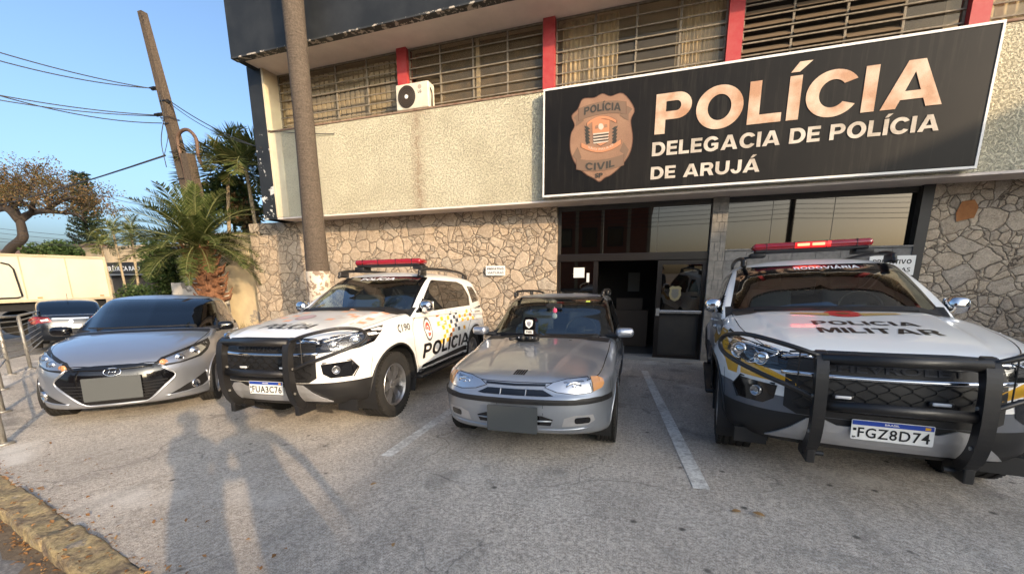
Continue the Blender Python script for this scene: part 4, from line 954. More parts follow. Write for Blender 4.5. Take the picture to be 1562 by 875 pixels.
    MB().box((.40, 1.165, 1.32), (.05, .003, .025), Matrix.Rotation(R(-55), 3, 'X')).build('windscreen_sticker', M('green_sticker', (.5, .65, .1), .5), root)
    fn = c.finish('body', 'grey_paint'); pose(root, *pos); return root, c
def radar(car, c):
    """portable breath / speed tester resting on the bonnet"""
    x, y = -.13, .30
    p, n = c.hit(TP(), x, y, 0)
    w = car.matrix_world
    o = empty('handheld_device', label='black handheld testing device with white shield badge standing on the grey estate car bonnet', cat='device')
    o.matrix_world = w@Matrix.Translation(p)@Matrix.Rotation(R(-6), 4, 'X')
    b = MB(); b.prism([(-.055, .05), (.055, .05), (.072, .14), (.068, .215), (.045, .255), (-.045, .255), (-.068, .215), (-.072, .14)], 'y', -.03, .10); b.build('device_body', 'gloss_black', o)
    MB().prism([(.0722, .06), (.0722, .14), (.069, .21), (.0, .06)][:0] or [(.058, .06), (.074, .14), (.071, .20), (.064, .20), (.062, .14), (.05, .06)], 'y', -.034, .09).build('chrome_side', 'chrome', o)
    sh = MB().prism([(0, .135), (.034, .16), (.042, .20), (.038, .222), (0, .228), (-.038, .222), (-.042, .20), (-.034, .16)], 'y', -.036, -.031).build('shield_badge', 'plate_white', o)
    MB().prism([(0, .15), (.02, .17), (.024, .20), (0, .206), (-.024, .20), (-.02, .17)], 'y', -.038, -.036).build('badge_centre', M('badge_grey', (.25, .26, .3), .5), sh)
    lb = MB().prism(rrect(-.045, .045, .075, .115, .004), 'y', -.036, -.031).build('device_label', 'plate_white', o)
    flat_text('label_lettering', 'PMR', -.033, .033, .082, .024, -.036, MT['lettering'], lb, bold=.05, thick=.001)
    b = MB(); b.box((-.02, -.02, .025), (.26, .09, .048), Matrix.Rotation(R(-10), 3, 'Z'), .018, 3); b.tube([(-.12, -.03, .03), (-.17, -.06, .02), (-.20, -.09, .012)], .016, 8); b.sph((-.06, -.07, .03), .03); b.sph((.02, -.075, .03), .024); b.build('device_base', 'black_plastic', o, smooth=True)
    for k in range(4): MB().sph((-.10+.05*k, -.075, .035), .008).build('base_stud', 'chrome', o, smooth=True)
    return o
# ================================================================== surfaces of the place
def tex_ground():
    m, t, p = nmat('worn_concrete'); v = coords(t)
    big = noise(t, v, .35, 5, .6).outputs[0]; mid = noise(t, v, 2.2, 6, .65).outputs[0]; fine = noise(t, v, 38, 6, .75).outputs[0]; grit = noise(t, v, 150, 3, .7).outputs[0]
    c = ramp(t, mid, [(.30, (.40, .35, .295)), (.52, (.53, .47, .40)), (.72, (.63, .57, .49))])
    c = mix(t, .55, c, ramp(t, fine, [(.38, (.20, .175, .15)), (.50, (.52, .465, .40)), (.62, (.86, .79, .69))]), 'MIX')
    c = mix(t, .55, c, ramp(t, grit, [(.38, (.08, .075, .07)), (.5, (.5, .5, .5)), (.62, (.97, .95, .92))]), 'OVERLAY')
    c = mix(t, mth(t, 'MULTIPLY', ramp(t, big, [(.42, (0, 0, 0)), (.62, (1, 1, 1))]), .40), c, (.27, .245, .215))
    st = ramp(t, noise(t, v, .9, 4, .5).outputs[0], [(.60, (0, 0, 0)), (.70, (1, 1, 1))]); c = mix(t, mth(t, 'MULTIPLY', st, .6), c, (.80, .76, .69))
    sp = N(t, 'TexVoronoi'); sp.inputs['Scale'].default_value = 3.2; t.links.new(v, sp.inputs['Vector'])
    c = mix(t, ramp(t, sp.outputs['Distance'], [(.0, (1, 1, 1)), (.05, (.7, .7, .7)), (.085, (0, 0, 0))]), c, (.07, .06, .05))
    oil = ramp(t, noise(t, v, 1.35, 3, .55).outputs[0], [(.60, (0, 0, 0)), (.70, (1, 1, 1))]); c = mix(t, mth(t, 'MULTIPLY', oil, .5), c, (.12, .11, .10))
    wv = N(t, 'Mapping'); wv.inputs['Scale'].default_value = (1.0, .10, 1); t.links.new(v, wv.inputs[0]); tk_ = ramp(t, noise(t, wv.outputs[0], 4.5, 4, .6).outputs[0], [(.52, (0, 0, 0)), (.66, (1, 1, 1))]); c = mix(t, mth(t, 'MULTIPLY', tk_, .22), c, (.16, .145, .13))
    # cracks
    d = N(t, 'TexNoise'); d.inputs['Scale'].default_value = 1.6; d.inputs['Detail'].default_value = 6; t.links.new(v, d.inputs['Vector'])
    vv = N(t, 'VectorMath', operation='ADD'); sc = N(t, 'VectorMath', operation='SCALE'); t.links.new(d.outputs['Color'], sc.inputs[0]); sc.inputs['Scale'].default_value = .9
    t.links.new(v, vv.inputs[0]); t.links.new(sc.outputs[0], vv.inputs[1])
    vo = N(t, 'TexVoronoi', feature='DISTANCE_TO_EDGE'); vo.inputs['Scale'].default_value = .55; t.links.new(vv.outputs[0], vo.inputs['Vector'])
    cr = ramp(t, vo.outputs['Distance'], [(.0, (1, 1, 1)), (.008, (0, 0, 0))]); gate = ramp(t, noise(t, v, .7, 2).outputs[0], [(.44, (0, 0, 0)), (.50, (1, 1, 1))])
    c = mix(t, mth(t, 'MULTIPLY', mth(t, 'MULTIPLY', cr, gate), .5), c, (.07, .065, .06))
    t.links.new(c, p.inputs['Base Color']); p.inputs['Roughness'].default_value = .92
    b = bump(t, None, fine, .8, .008); bump(t, p, grit, .9, .004, b); return m
def tex_asphalt():
    m, t, p = nmat('old_asphalt'); v = coords(t); fine = noise(t, v, 45, 5, .7).outputs[0]; mid = noise(t, v, 1.7, 5).outputs[0]
    c = ramp(t, fine, [(.36, (.06, .058, .056)), (.52, (.16, .155, .15)), (.66, (.34, .33, .31))]); c = mix(t, .5, c, ramp(t, mid, [(.35, (.10, .095, .09)), (.65, (.22, .21, .2))]))
    t.links.new(c, p.inputs['Base Color']); p.inputs['Roughness'].default_value = .9; bump(t, p, fine, .8, .006); return m
def tex_stone(warm=1.0, seed=0):
    m, t, p = nmat('crazy_paved_stone'); v0 = coords(t)
    mp = N(t, 'Mapping'); mp.inputs['Scale'].default_value = (1.0, 1, 1.12); mp.inputs['Location'].default_value = (seed, seed*.7, 0); t.links.new(v0, mp.inputs[0]); v = mp.outputs[0]
    nz = N(t, 'TexNoise'); nz.inputs['Scale'].default_value = 2.6; nz.inputs['Detail'].default_value = 3; t.links.new(v, nz.inputs['Vector'])
    nz.inputs['Roughness'].default_value = .62; nz.inputs['Detail'].default_value = 6; sc = N(t, 'VectorMath', operation='SCALE'); sc.inputs['Scale'].default_value = .17; t.links.new(nz.outputs['Color'], sc.inputs[0])
    ad = N(t, 'VectorMath', operation='ADD'); t.links.new(v, ad.inputs[0]); t.links.new(sc.outputs[0], ad.inputs[1])
    S = 3.2
    ed = N(t, 'TexVoronoi', feature='DISTANCE_TO_EDGE'); ed.inputs['Scale'].default_value = S; t.links.new(ad.outputs[0], ed.inputs['Vector'])
    ce = N(t, 'TexVoronoi', feature='F1'); ce.inputs['Scale'].default_value = S; t.links.new(ad.outputs[0], ce.inputs['Vector'])
    e2 = N(t, 'TexVoronoi', feature='DISTANCE_TO_EDGE'); c2 = N(t, 'TexVoronoi', feature='F1'); s1 = N(t, 'SeparateColor'); t.links.new(ce.outputs['Color'], s1.inputs[0])
    for q in (e2, c2): q.inputs['Scale'].default_value = S*1.75; t.links.new(ad.outputs[0], q.inputs['Vector'])
    for q in (ed, ce, e2, c2): q.inputs['Randomness'].default_value = 1.0
    small = mth(t, 'GREATER_THAN', s1.outputs[2], .52)
    cm = N(t, 'Mix', data_type='RGBA'); t.links.new(small, cm.inputs[0]); t.links.new(ce.outputs['Color'], cm.inputs[6]); t.links.new(c2.outputs['Color'], cm.inputs[7])
    emin = mth(t, 'MINIMUM', ed.outputs['Distance'], mth(t, 'ADD', mth(t, 'MULTIPLY', e2.outputs['Distance'], .57), mth(t, 'MULTIPLY', mth(t, 'SUBTRACT', 1, small), 9)))
    sep = N(t, 'SeparateColor'); t.links.new(cm.outputs[2], sep.inputs[0])
    col = ramp(t, sep.outputs[0], [(.0, (.26*warm, .21, .155)), (.3, (.45*warm, .355, .245)), (.6, (.55*warm, .43, .29)), (.85, (.37, .32, .26)), (1, (.66*warm, .53, .37))])
    col = mix(t, .5, col, ramp(t, noise(t, v, 9, 6, .7).outputs[0], [(.32, (.30, .24, .18)), (.6, (.60, .51, .40)), (.75, (.76, .68, .56))]))
    col = mix(t, .5, col, ramp(t, noise(t, v, 55, 4, .7).outputs[0], [(.35, (.25, .25, .25)), (.65, (.75, .75, .75))]), 'OVERLAY')
    j = ramp(t, emin, [(.0, (0, 0, 0)), (.002, (0, 0, 0)), (.016, (1, 1, 1))])
    mort = mix(t, noise(t, v, 12).outputs[0], (.06, .046, .034), (.22, .17, .125))
    t.links.new(mix(t, j, mort, col), p.inputs['Base Color']); p.inputs['Roughness'].default_value = .9
    h = ramp(t, emin, [(.0, (0, 0, 0)), (.02, (.6, .6, .6)), (.06, (.88, .88, .88)), (.3, (1, 1, 1))])
    h2 = mth(t, 'ADD', h, mth(t, 'MULTIPLY', sep.outputs[1], .35)); h3 = mth(t, 'ADD', h2, mth(t, 'MULTIPLY', noise(t, v, 9, 7, .75).outputs[0], .9))
    bump(t, p, h3, 1.0, .035); return m
def tex_plaster(name='rough_plaster', drip=None):
    m, t, p = nmat(name); v = coords(t)
    n1 = noise(t, v, 31, 5, .66).outputs[0]; n2 = noise(t, v, 60, 4, .6).outputs[0]
    base = ramp(t, noise(t, v, 1.1, 5).outputs[0], [(.3, (.66, .60, .43)), (.6, (.79, .73, .54)), (.8, (.84, .79, .63))])
    base = mix(t, mth(t, 'MULTIPLY', ramp(t, n1, [(.38, (1, 1, 1)), (.48, (0, 0, 0))]), .38), base, (.36, .32, .23))
    if drip:
        x0, z1 = drip; sx = N(t, 'SeparateXYZ'); t.links.new(v, sx.inputs[0])
        dx = mth(t, 'ABSOLUTE', mth(t, 'SUBTRACT', sx.outputs[0], mth(t, 'ADD', x0, mth(t, 'MULTIPLY', noise(t, v, 1.5).outputs[0], .22))))
        a = ramp(t, dx, [(.0, (1, 1, 1)), (.05, (.75, .75, .75)), (.22, (0, 0, 0))]); st = noise(t, v, 9, 6, .7).outputs[0]
        wide = ramp(t, dx, [(.0, (1, 1, 1)), (.55, (0, 0, 0))]); top = ramp(t, mth(t, 'SUBTRACT', z1, sx.outputs[2]), [(.0, (1, 1, 1)), (.55, (0, 0, 0))])
        f = mth(t, 'MAXIMUM', mth(t, 'MULTIPLY', a, ramp(t, st, [(.30, (0, 0, 0)), (.55, (1, 1, 1))])), mth(t, 'MULTIPLY', mth(t, 'MULTIPLY', wide, top), ramp(t, noise(t, v, 5, 5).outputs[0], [(.42, (0, 0, 0)), (.58, (1, 1, 1))])))
        base = mix(t, mth(t, 'MULTIPLY', f, .55), base, (.33, .17, .09))
    t.links.new(base, p.inputs['Base Color']); p.inputs['Roughness'].default_value = .93
    b = bump(t, None, ramp(t, n1, [(.36, (0, 0, 0)), (.52, (.8, .8, .8)), (.7, (1, 1, 1))]), 1.0, .032); bump(t, p, n2, .6, .008, b); return m
def tex_peel(name, paint, under, thr=.62, scale=5, zr=None):
    m, t, p = nmat(name); v = coords(t); sx = N(t, 'SeparateXYZ'); t.links.new(v, sx.inputs[0])
    n = noise(t, v, scale, 6, .65).outputs[0]
    if zr: n = mth(t, 'SUBTRACT', n, mth(t, 'MULTIPLY', mth(t, 'MAXIMUM', 0, mth(t, 'MINIMUM', 1, mth(t, 'DIVIDE', mth(t, 'SUBTRACT', sx.outputs[2], zr[1]), zr[0]-zr[1]))), .2))
    lowz = ramp(t, sx.outputs[2], [(.0, (1, 1, 1)), (1.0, (0, 0, 0))])
    f = ramp(t, n, [(thr, (0, 0, 0)), (thr+.01, (1, 1, 1))])
    c = mix(t, f, mix(t, ramp(t, noise(t, v, 1.4, 5).outputs[0], [(.4, (0, 0, 0)), (.8, (.5, .5, .5))]), paint, tuple(min(1, q*1.8+.03) for q in paint)), under)
    t.links.new(c, p.inputs['Base Color']); p.inputs['Roughness'].default_value = .55; bump(t, p, f, -.6, .004); return m
def tex_bark(name, c1, c2, ring=9, vert=False):
    m, t, p = nmat(name); v = coords(t); mp = N(t, 'Mapping'); mp.inputs['Scale'].default_value = (1, 1, ring) if not vert else (ring, ring, 1); t.links.new(v, mp.inputs[0])
    n = noise(t, mp.outputs[0], 2.5, 6, .7).outputs[0]; n2 = noise(t, v, 30, 5, .7).outputs[0]
    c = ramp(t, n, [(.3, c1), (.7, c2)]); c = mix(t, .5, c, ramp(t, n2, [(.35, tuple(a*.5 for a in c1)), (.65, tuple(min(1, a*1.4) for a in c2))]))
    t.links.new(c, p.inputs['Base Color']); p.inputs['Roughness'].default_value = .9; b = bump(t, None, n, .9, .02); bump(t, p, n2, .6, .008, b); return m
def tex_leaf(name, c1, c2, c3=None, sc=3):
    m, t, p = nmat(name); g = N(t, 'NewGeometry'); v = coords(t)
    c = ramp(t, g.outputs['Random Per Island'], [(0, c1), (.55, c2), (1, c3 or c2)]); c = mix(t, .35, c, ramp(t, noise(t, v, sc).outputs[0], [(.35, tuple(a*.5 for a in c1)), (.65, c2)]))
    t.links.new(c, p.inputs['Base Color']); p.inputs['Roughness'].default_value = .6
    p.inputs['Specular IOR Level'].default_value = .3
    tr = N(t, 'BsdfTranslucent'); t.links.new(c, tr.inputs[0]); mx = N(t, 'MixShader'); mx.inputs[0].default_value = .3
    o = t.nodes['Material Output']; t.links.new(p.outputs[0], mx.inputs[1]); t.links.new(tr.outputs[0], mx.inputs[2]); t.links.new(mx.outputs[0], o.inputs[0]); return m
MT['stone'] = tex_stone(1.06); MT['stone2'] = tex_stone(1.0, 5.3)
MT['plaster'] = tex_plaster('rough_plaster', drip=(-4.95, 4.95)); MT['black_peel'] = tex_peel('peeling_black_paint', (.012, .014, .016), (.62, .62, .60), .70, 4)
MT['fin_black'] = tex_peel('peeling_black_fin', (.011, .013, .015), (.62, .62, .60), .57, 5, (5.6, 3.6))
MT['cream'] = tex_peel('cream_wall_paint', (.62, .52, .36), (.40, .33, .24), .66, 3); MT['soffit'] = M('painted_soffit', (.82, .72, .64), .85, dirt=.4, dscale=1.5, dcol=(.45, .39, .34), bmp=.2, bscale=40)
MT['red_post'] = M('red_painted_post', (.42, .035, .04), .5, dirt=.4, dcol=(.5, .15, .13), dscale=9)
MT['win_frame'] = M('grey_steel_window_frame', (.10, .095, .085), .5, .3, dirt=.6, dcol=(.2, .17, .13)); MT['grille_tan'] = M('dusty_painted_grille', (.27, .235, .18), .7, dirt=.6, dcol=(.09, .07, .05), dscale=15); MT['win_dark'] = M('dark_window_frame', (.025, .024, .022), .5, dirt=.4, dcol=(.06, .05, .04))
MT['bronze_frame'] = M('dark_bronze_door_frame', (.022, .018, .016), .35, .5, .3)
def dustglass(name, tint, gloss, dust, dcol, refl):
    m = glassmat(name, tint, refl, .02); t = m.node_tree; o = [n for n in t.nodes if n.type == 'OUTPUT_MATERIAL'][0]; src = o.inputs[0].links[0].from_socket
    [n for n in t.nodes if n.type == 'BSDF_GLOSSY'][0].inputs[0].default_value = rgb(gloss)
    df = N(t, 'BsdfDiffuse'); t.links.new(ramp(t, noise(t, coords(t), 3.0, 5).outputs[0], [(.3, tuple(c*.6 for c in dcol)), (.7, dcol)]), df.inputs[0]); mx = N(t, 'MixShader'); mx.inputs[0].default_value = dust
    t.links.new(src, mx.inputs[1]); t.links.new(df.outputs[0], mx.inputs[2]); t.links.new(mx.outputs[0], o.inputs[0]); return m
MT['win_glass'] = dustglass('grimy_window_glass', (.92, .88, .80), (.85, .75, .6), .10, (.40, .34, .25), .0); MT['door_glass'] = dustglass('smoked_door_glass', (.10, .09, .08), (.62, .54, .45), .03, (.05, .045, .04), .16)
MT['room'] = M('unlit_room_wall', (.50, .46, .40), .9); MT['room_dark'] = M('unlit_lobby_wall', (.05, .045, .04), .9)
MT['curtain'] = M('pale_curtain', (.80, .72, .58), .9, bmp=.3, bscale=30); MT['granite'] = M('grey_tile', (.20, .195, .185), .6, dirt=.9, dscale=14, dcol=(.10, .095, .09), bmp=.3)
MT['steel'] = M('polished_steel', (.62, .60, .57), .25, .9)
# ------------------------------------------------------------------ ground, street, kerb, painted lines
KD = Vector((-.986, .166, 0)); KN = Vector((.166, .986, 0)); K0 = Vector((-2.36, 1.13, 0))          # kerb: direction and the side of the forecourt
def kp(s, n, dz=0): p = K0+KD*s+KN*n; return Vector((p.x, p.y, gz(p.x, p.y)+dz))
def sheet(name, xs, ys, m, dz=0, f=None, kind='structure'):
    b = bmesh.new(); g = [[b.verts.new((x, y, gz(x, y)+dz)) for y in ys] for x in xs]
    for i in range(len(xs)-1):
        for j in range(len(ys)-1): b.faces.new((g[i][j], g[i+1][j], g[i+1][j+1], g[i][j+1]))
    o = link_bm(name, b, m, None, smooth=False); o['kind'] = kind; return o
MT['concrete'] = tex_ground(); MT['asphalt'] = tex_asphalt()
sheet('ground', [-600, -200, -40, -20, 0, 20, 40, 200, 600], [-600, -200, -40, -10, 0, 20, 40, 200, 600], 'asphalt', -.095)
# forecourt slab: its edge is the kerb
b = MB(); e = [kp(-14, .0), kp(3.3, .0), (-14.5, 1.4, 0), (-15.5, 9.6, 0), (12, 9.6, 0)]
e = [Vector((p[0], p[1], gz(p[0], p[1]))) for p in e]
b.poly(e); r = bmesh.ops.extrude_face_region(b.b, geom=b.b.faces[:]); bmesh.ops.translate(b.b, verts=[v for v in r['geom'] if isinstance(v, bmesh.types.BMVert)], vec=(0, 0, -.3))
o = b.build('forecourt', 'concrete'); o['kind'] = 'structure'
def tex_kerb():
    m, t, p = nmat('yellow_worn_kerb_stone'); v = coords(t); n = noise(t, v, 4, 7, .7).outputs[0]; n2 = noise(t, v, 40, 5, .75).outputs[0]
    c = ramp(t, n, [(.38, (.13, .10, .075)), (.48, (.27, .21, .12)), (.57, (.34, .27, .14)), (.62, (.24, .21, .17))]); c = mix(t, .6, c, ramp(t, n2, [(.36, (.15, .14, .13)), (.5, (.5, .5, .5)), (.64, (.85, .85, .85))]), 'OVERLAY')
    t.links.new(c, p.inputs['Base Color']); p.inputs['Roughness'].default_value = .95; b = bump(t, None, n, .7, .02); bump(t, p, n2, 1.0, .008, b); return m
MT['kerb'] = tex_kerb()
bmk = MB(); rr = random.Random(3)
s = -13.5
while s < 3.2:
    L = .85+.3*rr.random(); a = Matrix.Rotation(math.atan2(KD.y, KD.x), 3, 'Z'); c0 = kp(s+L/2, -.082, -.064)
    bmk.box(c0+Vector((0, 0, .008*rr.random())), (L-.02, .16+.015*rr.random(), .14), a@Matrix.Rotation(.03*(rr.random()-.5), 3, 'X'), .022, 3); s += L
for q in range(4):
    L_ = [x for x in bmk.b.edges if x.calc_length() > .09]
    if L_ and len(bmk.b.verts) < 60000: bmesh.ops.subdivide_edges(bmk.b, edges=L_, cuts=1, use_grid_fill=True)
from mathutils import noise as mnoise
for v in bmk.b.verts:
    n_ = mnoise.noise_vector(v.co*5)*.010+mnoise.noise_vector(v.co*21)*.009; v.co += n_
o = bmk.build('kerb', 'kerb'); o['kind'] = 'structure'
MT['dirt'] = M('gutter_dirt', (.16, .12, .08), .95, dirt=.8, dscale=20, bmp=.8, bscale=60, bdist=.01)
bd = bmesh.new(); prev = None
for k in range(170):
    s = -13.5+k*.1; w0 = -.14; w1 = -.22-.10*rr.random(); a = bd.verts.new(kp(s, w0, -.075)); c_ = bd.verts.new(kp(s, w1, -.090))
    if prev: bd.faces.new((prev[0], a, c_, prev[1]))
    prev = (a, c_)
link_bm('gutter_dirt', bd, 'dirt')['kind'] = 'structure'
def tex_line():
    m, t, p = nmat('worn_road_paint'); v = coords(t); n = noise(t, v, 24, 6, .75).outputs[0]; n2 = noise(t, v, 2.5, 4).outputs[0]
    f = ramp(t, mth(t, 'ADD', mth(t, 'MULTIPLY', n, .7), mth(t, 'MULTIPLY', n2, .3)), [(.42, (0, 0, 0)), (.56, (1, 1, 1))])
    t.links.new(mix(t, f, (.44, .41, .37), (.80, .78, .72)), p.inputs['Base Color']); p.inputs['Roughness'].default_value = .85; bump(t, p, n, .6, .004); return m
MT['line'] = tex_line()
def stripe(a, b_, w=.11):
    a, b_ = Vector((*a, 0)), Vector((*b_, 0)); d = (b_-a).normalized(); n = Vector((-d.y, d.x, 0))*w/2; q = []
    bb_ = bmesh.new(); K = 14; prev = None
    for k in range(K+1):
        p = a+(b_-a)*k/K; j = .004*(rr.random()-.5); u, v = p+n*(1+j*8), p-n*(1-j*8); u = bb_.verts.new((u.x, u.y, gz(u.x, u.y)+.004)); v = bb_.verts.new((v.x, v.y, gz(v.x, v.y)+.004))
        if prev: bb_.faces.new((prev[0], u, v, prev[1]))
        prev = (u, v)
    link_bm('bay_line', bb_, 'line')['kind'] = 'structure'
stripe((-2.075, 2.77), (-2.31, 7.6), .115); stripe((.51, 2.91), (.17, 7.45), .115); stripe((2.98, 3.6), (2.80, 8.0), .115)
# ------------------------------------------------------------------ the police station
YW, YD, YO, YS, YN, YE = 8.88, 9.0, 8.32, 8.16, 8.75, 7.75       # stone wall, doors, upper wall, sign, windows, eave
ZG, Z1, Z2, Z3 = -.55, 2.90, 4.98, 6.36
XL, XR = -9.46, 11.0
st = empty('police_station', (0, 0, 0), 'two storey building of rough stone and cream plaster with a black roof band', 'building')
MB().box2(-10.72, -1.79, YW, YW+.45, ZG, 2.92).build('stone_wall', 'stone', st)
MB().box2(4.66, XR, YW, YW+.45, ZG, 2.92).build('stone_wall', 'stone2', st)
MB().poly([(5.02, YW-.02, 2.28), (5.24, YW-.02, 2.33), (5.27, YW-.02, 2.50), (5.20, YW-.02, 2.62), (5.04, YW-.02, 2.60), (4.99, YW-.02, 2.42)]).build('rust_coloured_stone', M('rust_stone', (.36, .15, .05), .85, dirt=.5, dscale=20, bmp=.7, bscale=25, bdist=.01), st)
MB().box2(XL, XR, YO, YW+.6, Z1-.0, Z1+.04).build('overhang_soffit', 'soffit', st)
MB().box2(XL+.45, XR, YO, YN-.02, Z1+.042, Z2-.03).build('upper_wall', 'plaster', st)
MB().box2(XL+.45, XR, YO-.02, YN+.02, Z2-.028, Z2+.012, .008).build('window_ledge', M('rust_stained_ledge', (.20, .11, .07), .8, dirt=.7, dscale=12, dcol=(.4, .33, .25)), st)
MB().box2(-9.02, -8.62, YO-.008, YO+.01, Z1+.05, Z2-.04).build('smooth_plaster_border', 'cream', st)
# side fin, its lit inner face and white arris
MB().prism([(YO-.012, Z1+.0), (YO-.012, Z3+.12), (YN+.9, Z3+.12), (YN+.9, Z1+.0)], 'x', XL, XL+.44).build('side_fin', 'fin_black', st)
MB().box2(XL+.442, XL+.50, YO-.018, YN+.9, Z1+.045, Z3+.1).build('fin_lining', 'cream', st)
# roof band
MB().prism([(YE, Z3+.02), (YE, 8.4), (YE+.15, 8.4), (YE+.15, Z3+.02)], 'x', -9.25, XR).build('roof_band', 'black_peel', st)
MB().box2(-9.25, -9.10, YE+.152, 13, Z3+.02, 8.4).build('roof_band', 'black_peel', st)
MB().box2(-9.09, XR, YE+.152, YN+1, Z3+.03, Z3+.13).build('eave_soffit', 'soffit', st)
MB().prism([(YE-.004, Z3+.005), (YE-.004, Z3+.035), (YE+.17, Z3+.035), (YE+.17, Z3+.005)], 'x', -9.25, XR).build('eave_edge', tex_peel('chipped_eave_edge', (.03, .032, .033), (.45, .40, .34), .55, 9), st)
# core behind the facade
MB().box2(XL+.45, XR, 11.6, 11.75, ZG, 8.3).build('rear_wall', 'room', st)
MB().box2(XL, XR, YE+.2, 13, 8.3, 8.38).build('roof', 'soffit', st)
MB().box2(XL, XL+.3, YN+.92, 12, Z1, 8.3).build('side_wall', 'fin_black', st)
MB().box2(XL+.45, XR, YW+.2, 11.6, Z1+.05, Z1+.12).build('upper_floor', 'room', st)
# --- upper windows
posts = [-5.31, -1.96, 1.36, 4.68, 8.0]; WZ0, WZ1 = Z2+.014, Z3+.03
for x in posts: MB().box2(x-.12, x+.12, YN-.13, YN+.12, WZ0, WZ1).build('window_post', 'red_post', st)
edges = [XL+.5]+[v for x in posts for v in (x-.122, x+.122)]+[XR]
bays = [(edges[i], edges[i+1]) for i in range(0, len(edges), 2)]
GL = M('yellowed_glass_block', (.5, .46, .36), .25)
for bi, (a, b2) in enumerate(bays):
    w = empty('window'); w.parent = st
    nb = 4; cw = (b2-a)/nb; rows = 7; rh = (WZ1-WZ0-.04)/rows
    fr_ = MB()
    for k in range(nb+1): x = a+cw*k; x = min(max(x, a+.018), b2-.018); fr_.box2(x-.017, x+.017, YN-.025, YN+.02, WZ0, WZ1)
    fr_.box2(a, b2, YN-.022, YN+.018, WZ0, WZ0+.03).box2(a, b2, YN-.022, YN+.018, WZ1-.03, WZ1); fr_.build('window_frame', 'grille_tan', w)
    gb = MB()
    for r_ in range(rows+1): z = WZ0+.02+rh*r_; gb.box2(a+.01, b2-.01, YN-.045, YN-.028, z-.011, z+.011)
    gb.build('window_grille', 'grille_tan', w)
    op = bi == 3
    for k in range(nb):
        mb = MB()
        for r_ in range(rows):
            z = WZ0+.02+rh*(r_+.5); x = a+cw*(k+.5); ang = 0
            if op and k < 3: ang = -48
            elif bi == 1 and k == 0 and r_ < 4: ang = -40
            mb.box((x, YN+.0, z), (cw-.045, .006, rh*.98), Matrix.Rotation(R(ang), 3, 'X'))
        mb.build('window_pane', 'win_glass' if not (op and k < 3) else M('dusty_louvre_glass', (.20, .15, .10), .35), w)
    if bi == 0:
        mb = MB()
        for i in range(int((b2-a)/.145)):
            for j in range(8): mb.box((a+.08+i*.145, YN+.12, WZ0+.09+j*.165), (.115, .05, .135), None, .012)
        mb.build('glass_blocks', M('frosted_glass_block', (.66, .62, .54), .3), w)
    elif bi in (2, 4, 5):
        for x0, x1 in (((a+.10, a+1.2), (a+2.25, a+3.0)) if bi == 2 else ((a+.05, a+1.7),)):
            n = 60; A = []; mb = bmesh.new()
            for i in range(n+1):
                x = x0+(x1-x0)*i/n; y = YN+.16+.035*math.sin(i*1.25)+.015*math.sin(i*.4); A.append((mb.verts.new((x, y, WZ0)), mb.verts.new((x, y, WZ1))))
            for i in range(n): mb.faces.new((A[i][0], A[i+1][0], A[i+1][1], A[i][1]))
            link_bm('curtain', mb, 'curtain', w)
    elif bi == 1:
        MB().box2(a+.05, b2-.05, YN+.20, YN+.22, WZ0, WZ1).build('inner_blind', M('brown_blind', (.13, .105, .075), .8, dirt=.5, dcol=(.3, .22, .13)), w)
        MB().box2(a+1.58, a+1.66, YN+.08, YN+.12, WZ0, WZ1).build('inner_mullion', 'curtain', w)
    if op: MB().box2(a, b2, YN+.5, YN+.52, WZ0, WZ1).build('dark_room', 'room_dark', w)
# --- entrance
en = st
MB().box2(1.285, 1.56, YW-.02, YD+.25, ZG, Z1).build('entrance_pillar', 'granite', st)
for zz in [ZG+.18*k for k in range(1, 20)]: pass
gl = MB(); rj = random.Random(5)
for k in range(19):
    z = ZG+.02+k*.185
    if z > Z1-.1: break
    x = 1.285
    while x < 1.55: w_ = .08+.1*rj.random(); gl.box2(x+.004, min(1.56, x+w_)-.004, YW-.028-.006*rj.random(), YW-.0205, z+.004, z+.18); x += w_
gl.build('pillar_tiles', M('split_tile', (.27, .25, .22), .75, dirt=.9, dscale=10, dcol=(.13, .12, .11), bmp=.4), st)
MB().box2(1.562, 4.655, YW+.0, YW+.2, ZG, 1.88).build('tiled_parapet', 'granite', st)
gl = MB()
for k in range(13):
    z = ZG+.02+k*.185; x = 1.566+(.15 if k % 2 else 0)
    while x < 4.62: gl.box2(x+.004, min(4.65, x+.38)-.004, YW-.010-.005*rj.random(), YW-.001, z+.004, min(1.878, z+.181)); x += .38
gl.build('parapet_tiles', M('grey_split_tile', (.24, .23, .215), .75, dirt=.9, dscale=8, dcol=(.12, .115, .11), bmp=.4), st)
MB().box2(4.50, 4.657, YW-.03, YD+.1, ZG+1.6, Z1).build('window_jamb', 'win_dark', st)
MB().box2(1.565, 4.50, YD-.04, YD+.06, 2.80, Z1-.0).build('window_head', 'win_dark', st)
MB().box2(1.565, 4.50, YW-.03, YD+.06, 1.882, 1.915).build('window_sill', 'granite', st)
wd = MB().box2(1.565, 4.50, YD+.0, YD+.012, 1.917, 2.80).build('shop_window', M('window_dummy', (.02, .02, .02)), st) if 0 else None
tw = MB().box2(1.565, 4.50, YD+.0, YD+.012, 1.917, 2.80).build('lobby_window', 'door_glass', st)
mb = MB(); [mb.box2(x-.004, x+.004, YD-.004, YD+.016, 1.917, 2.80) for x in (2.34, 3.32)]; mb.build('glass_joint', 'win_dark', tw)
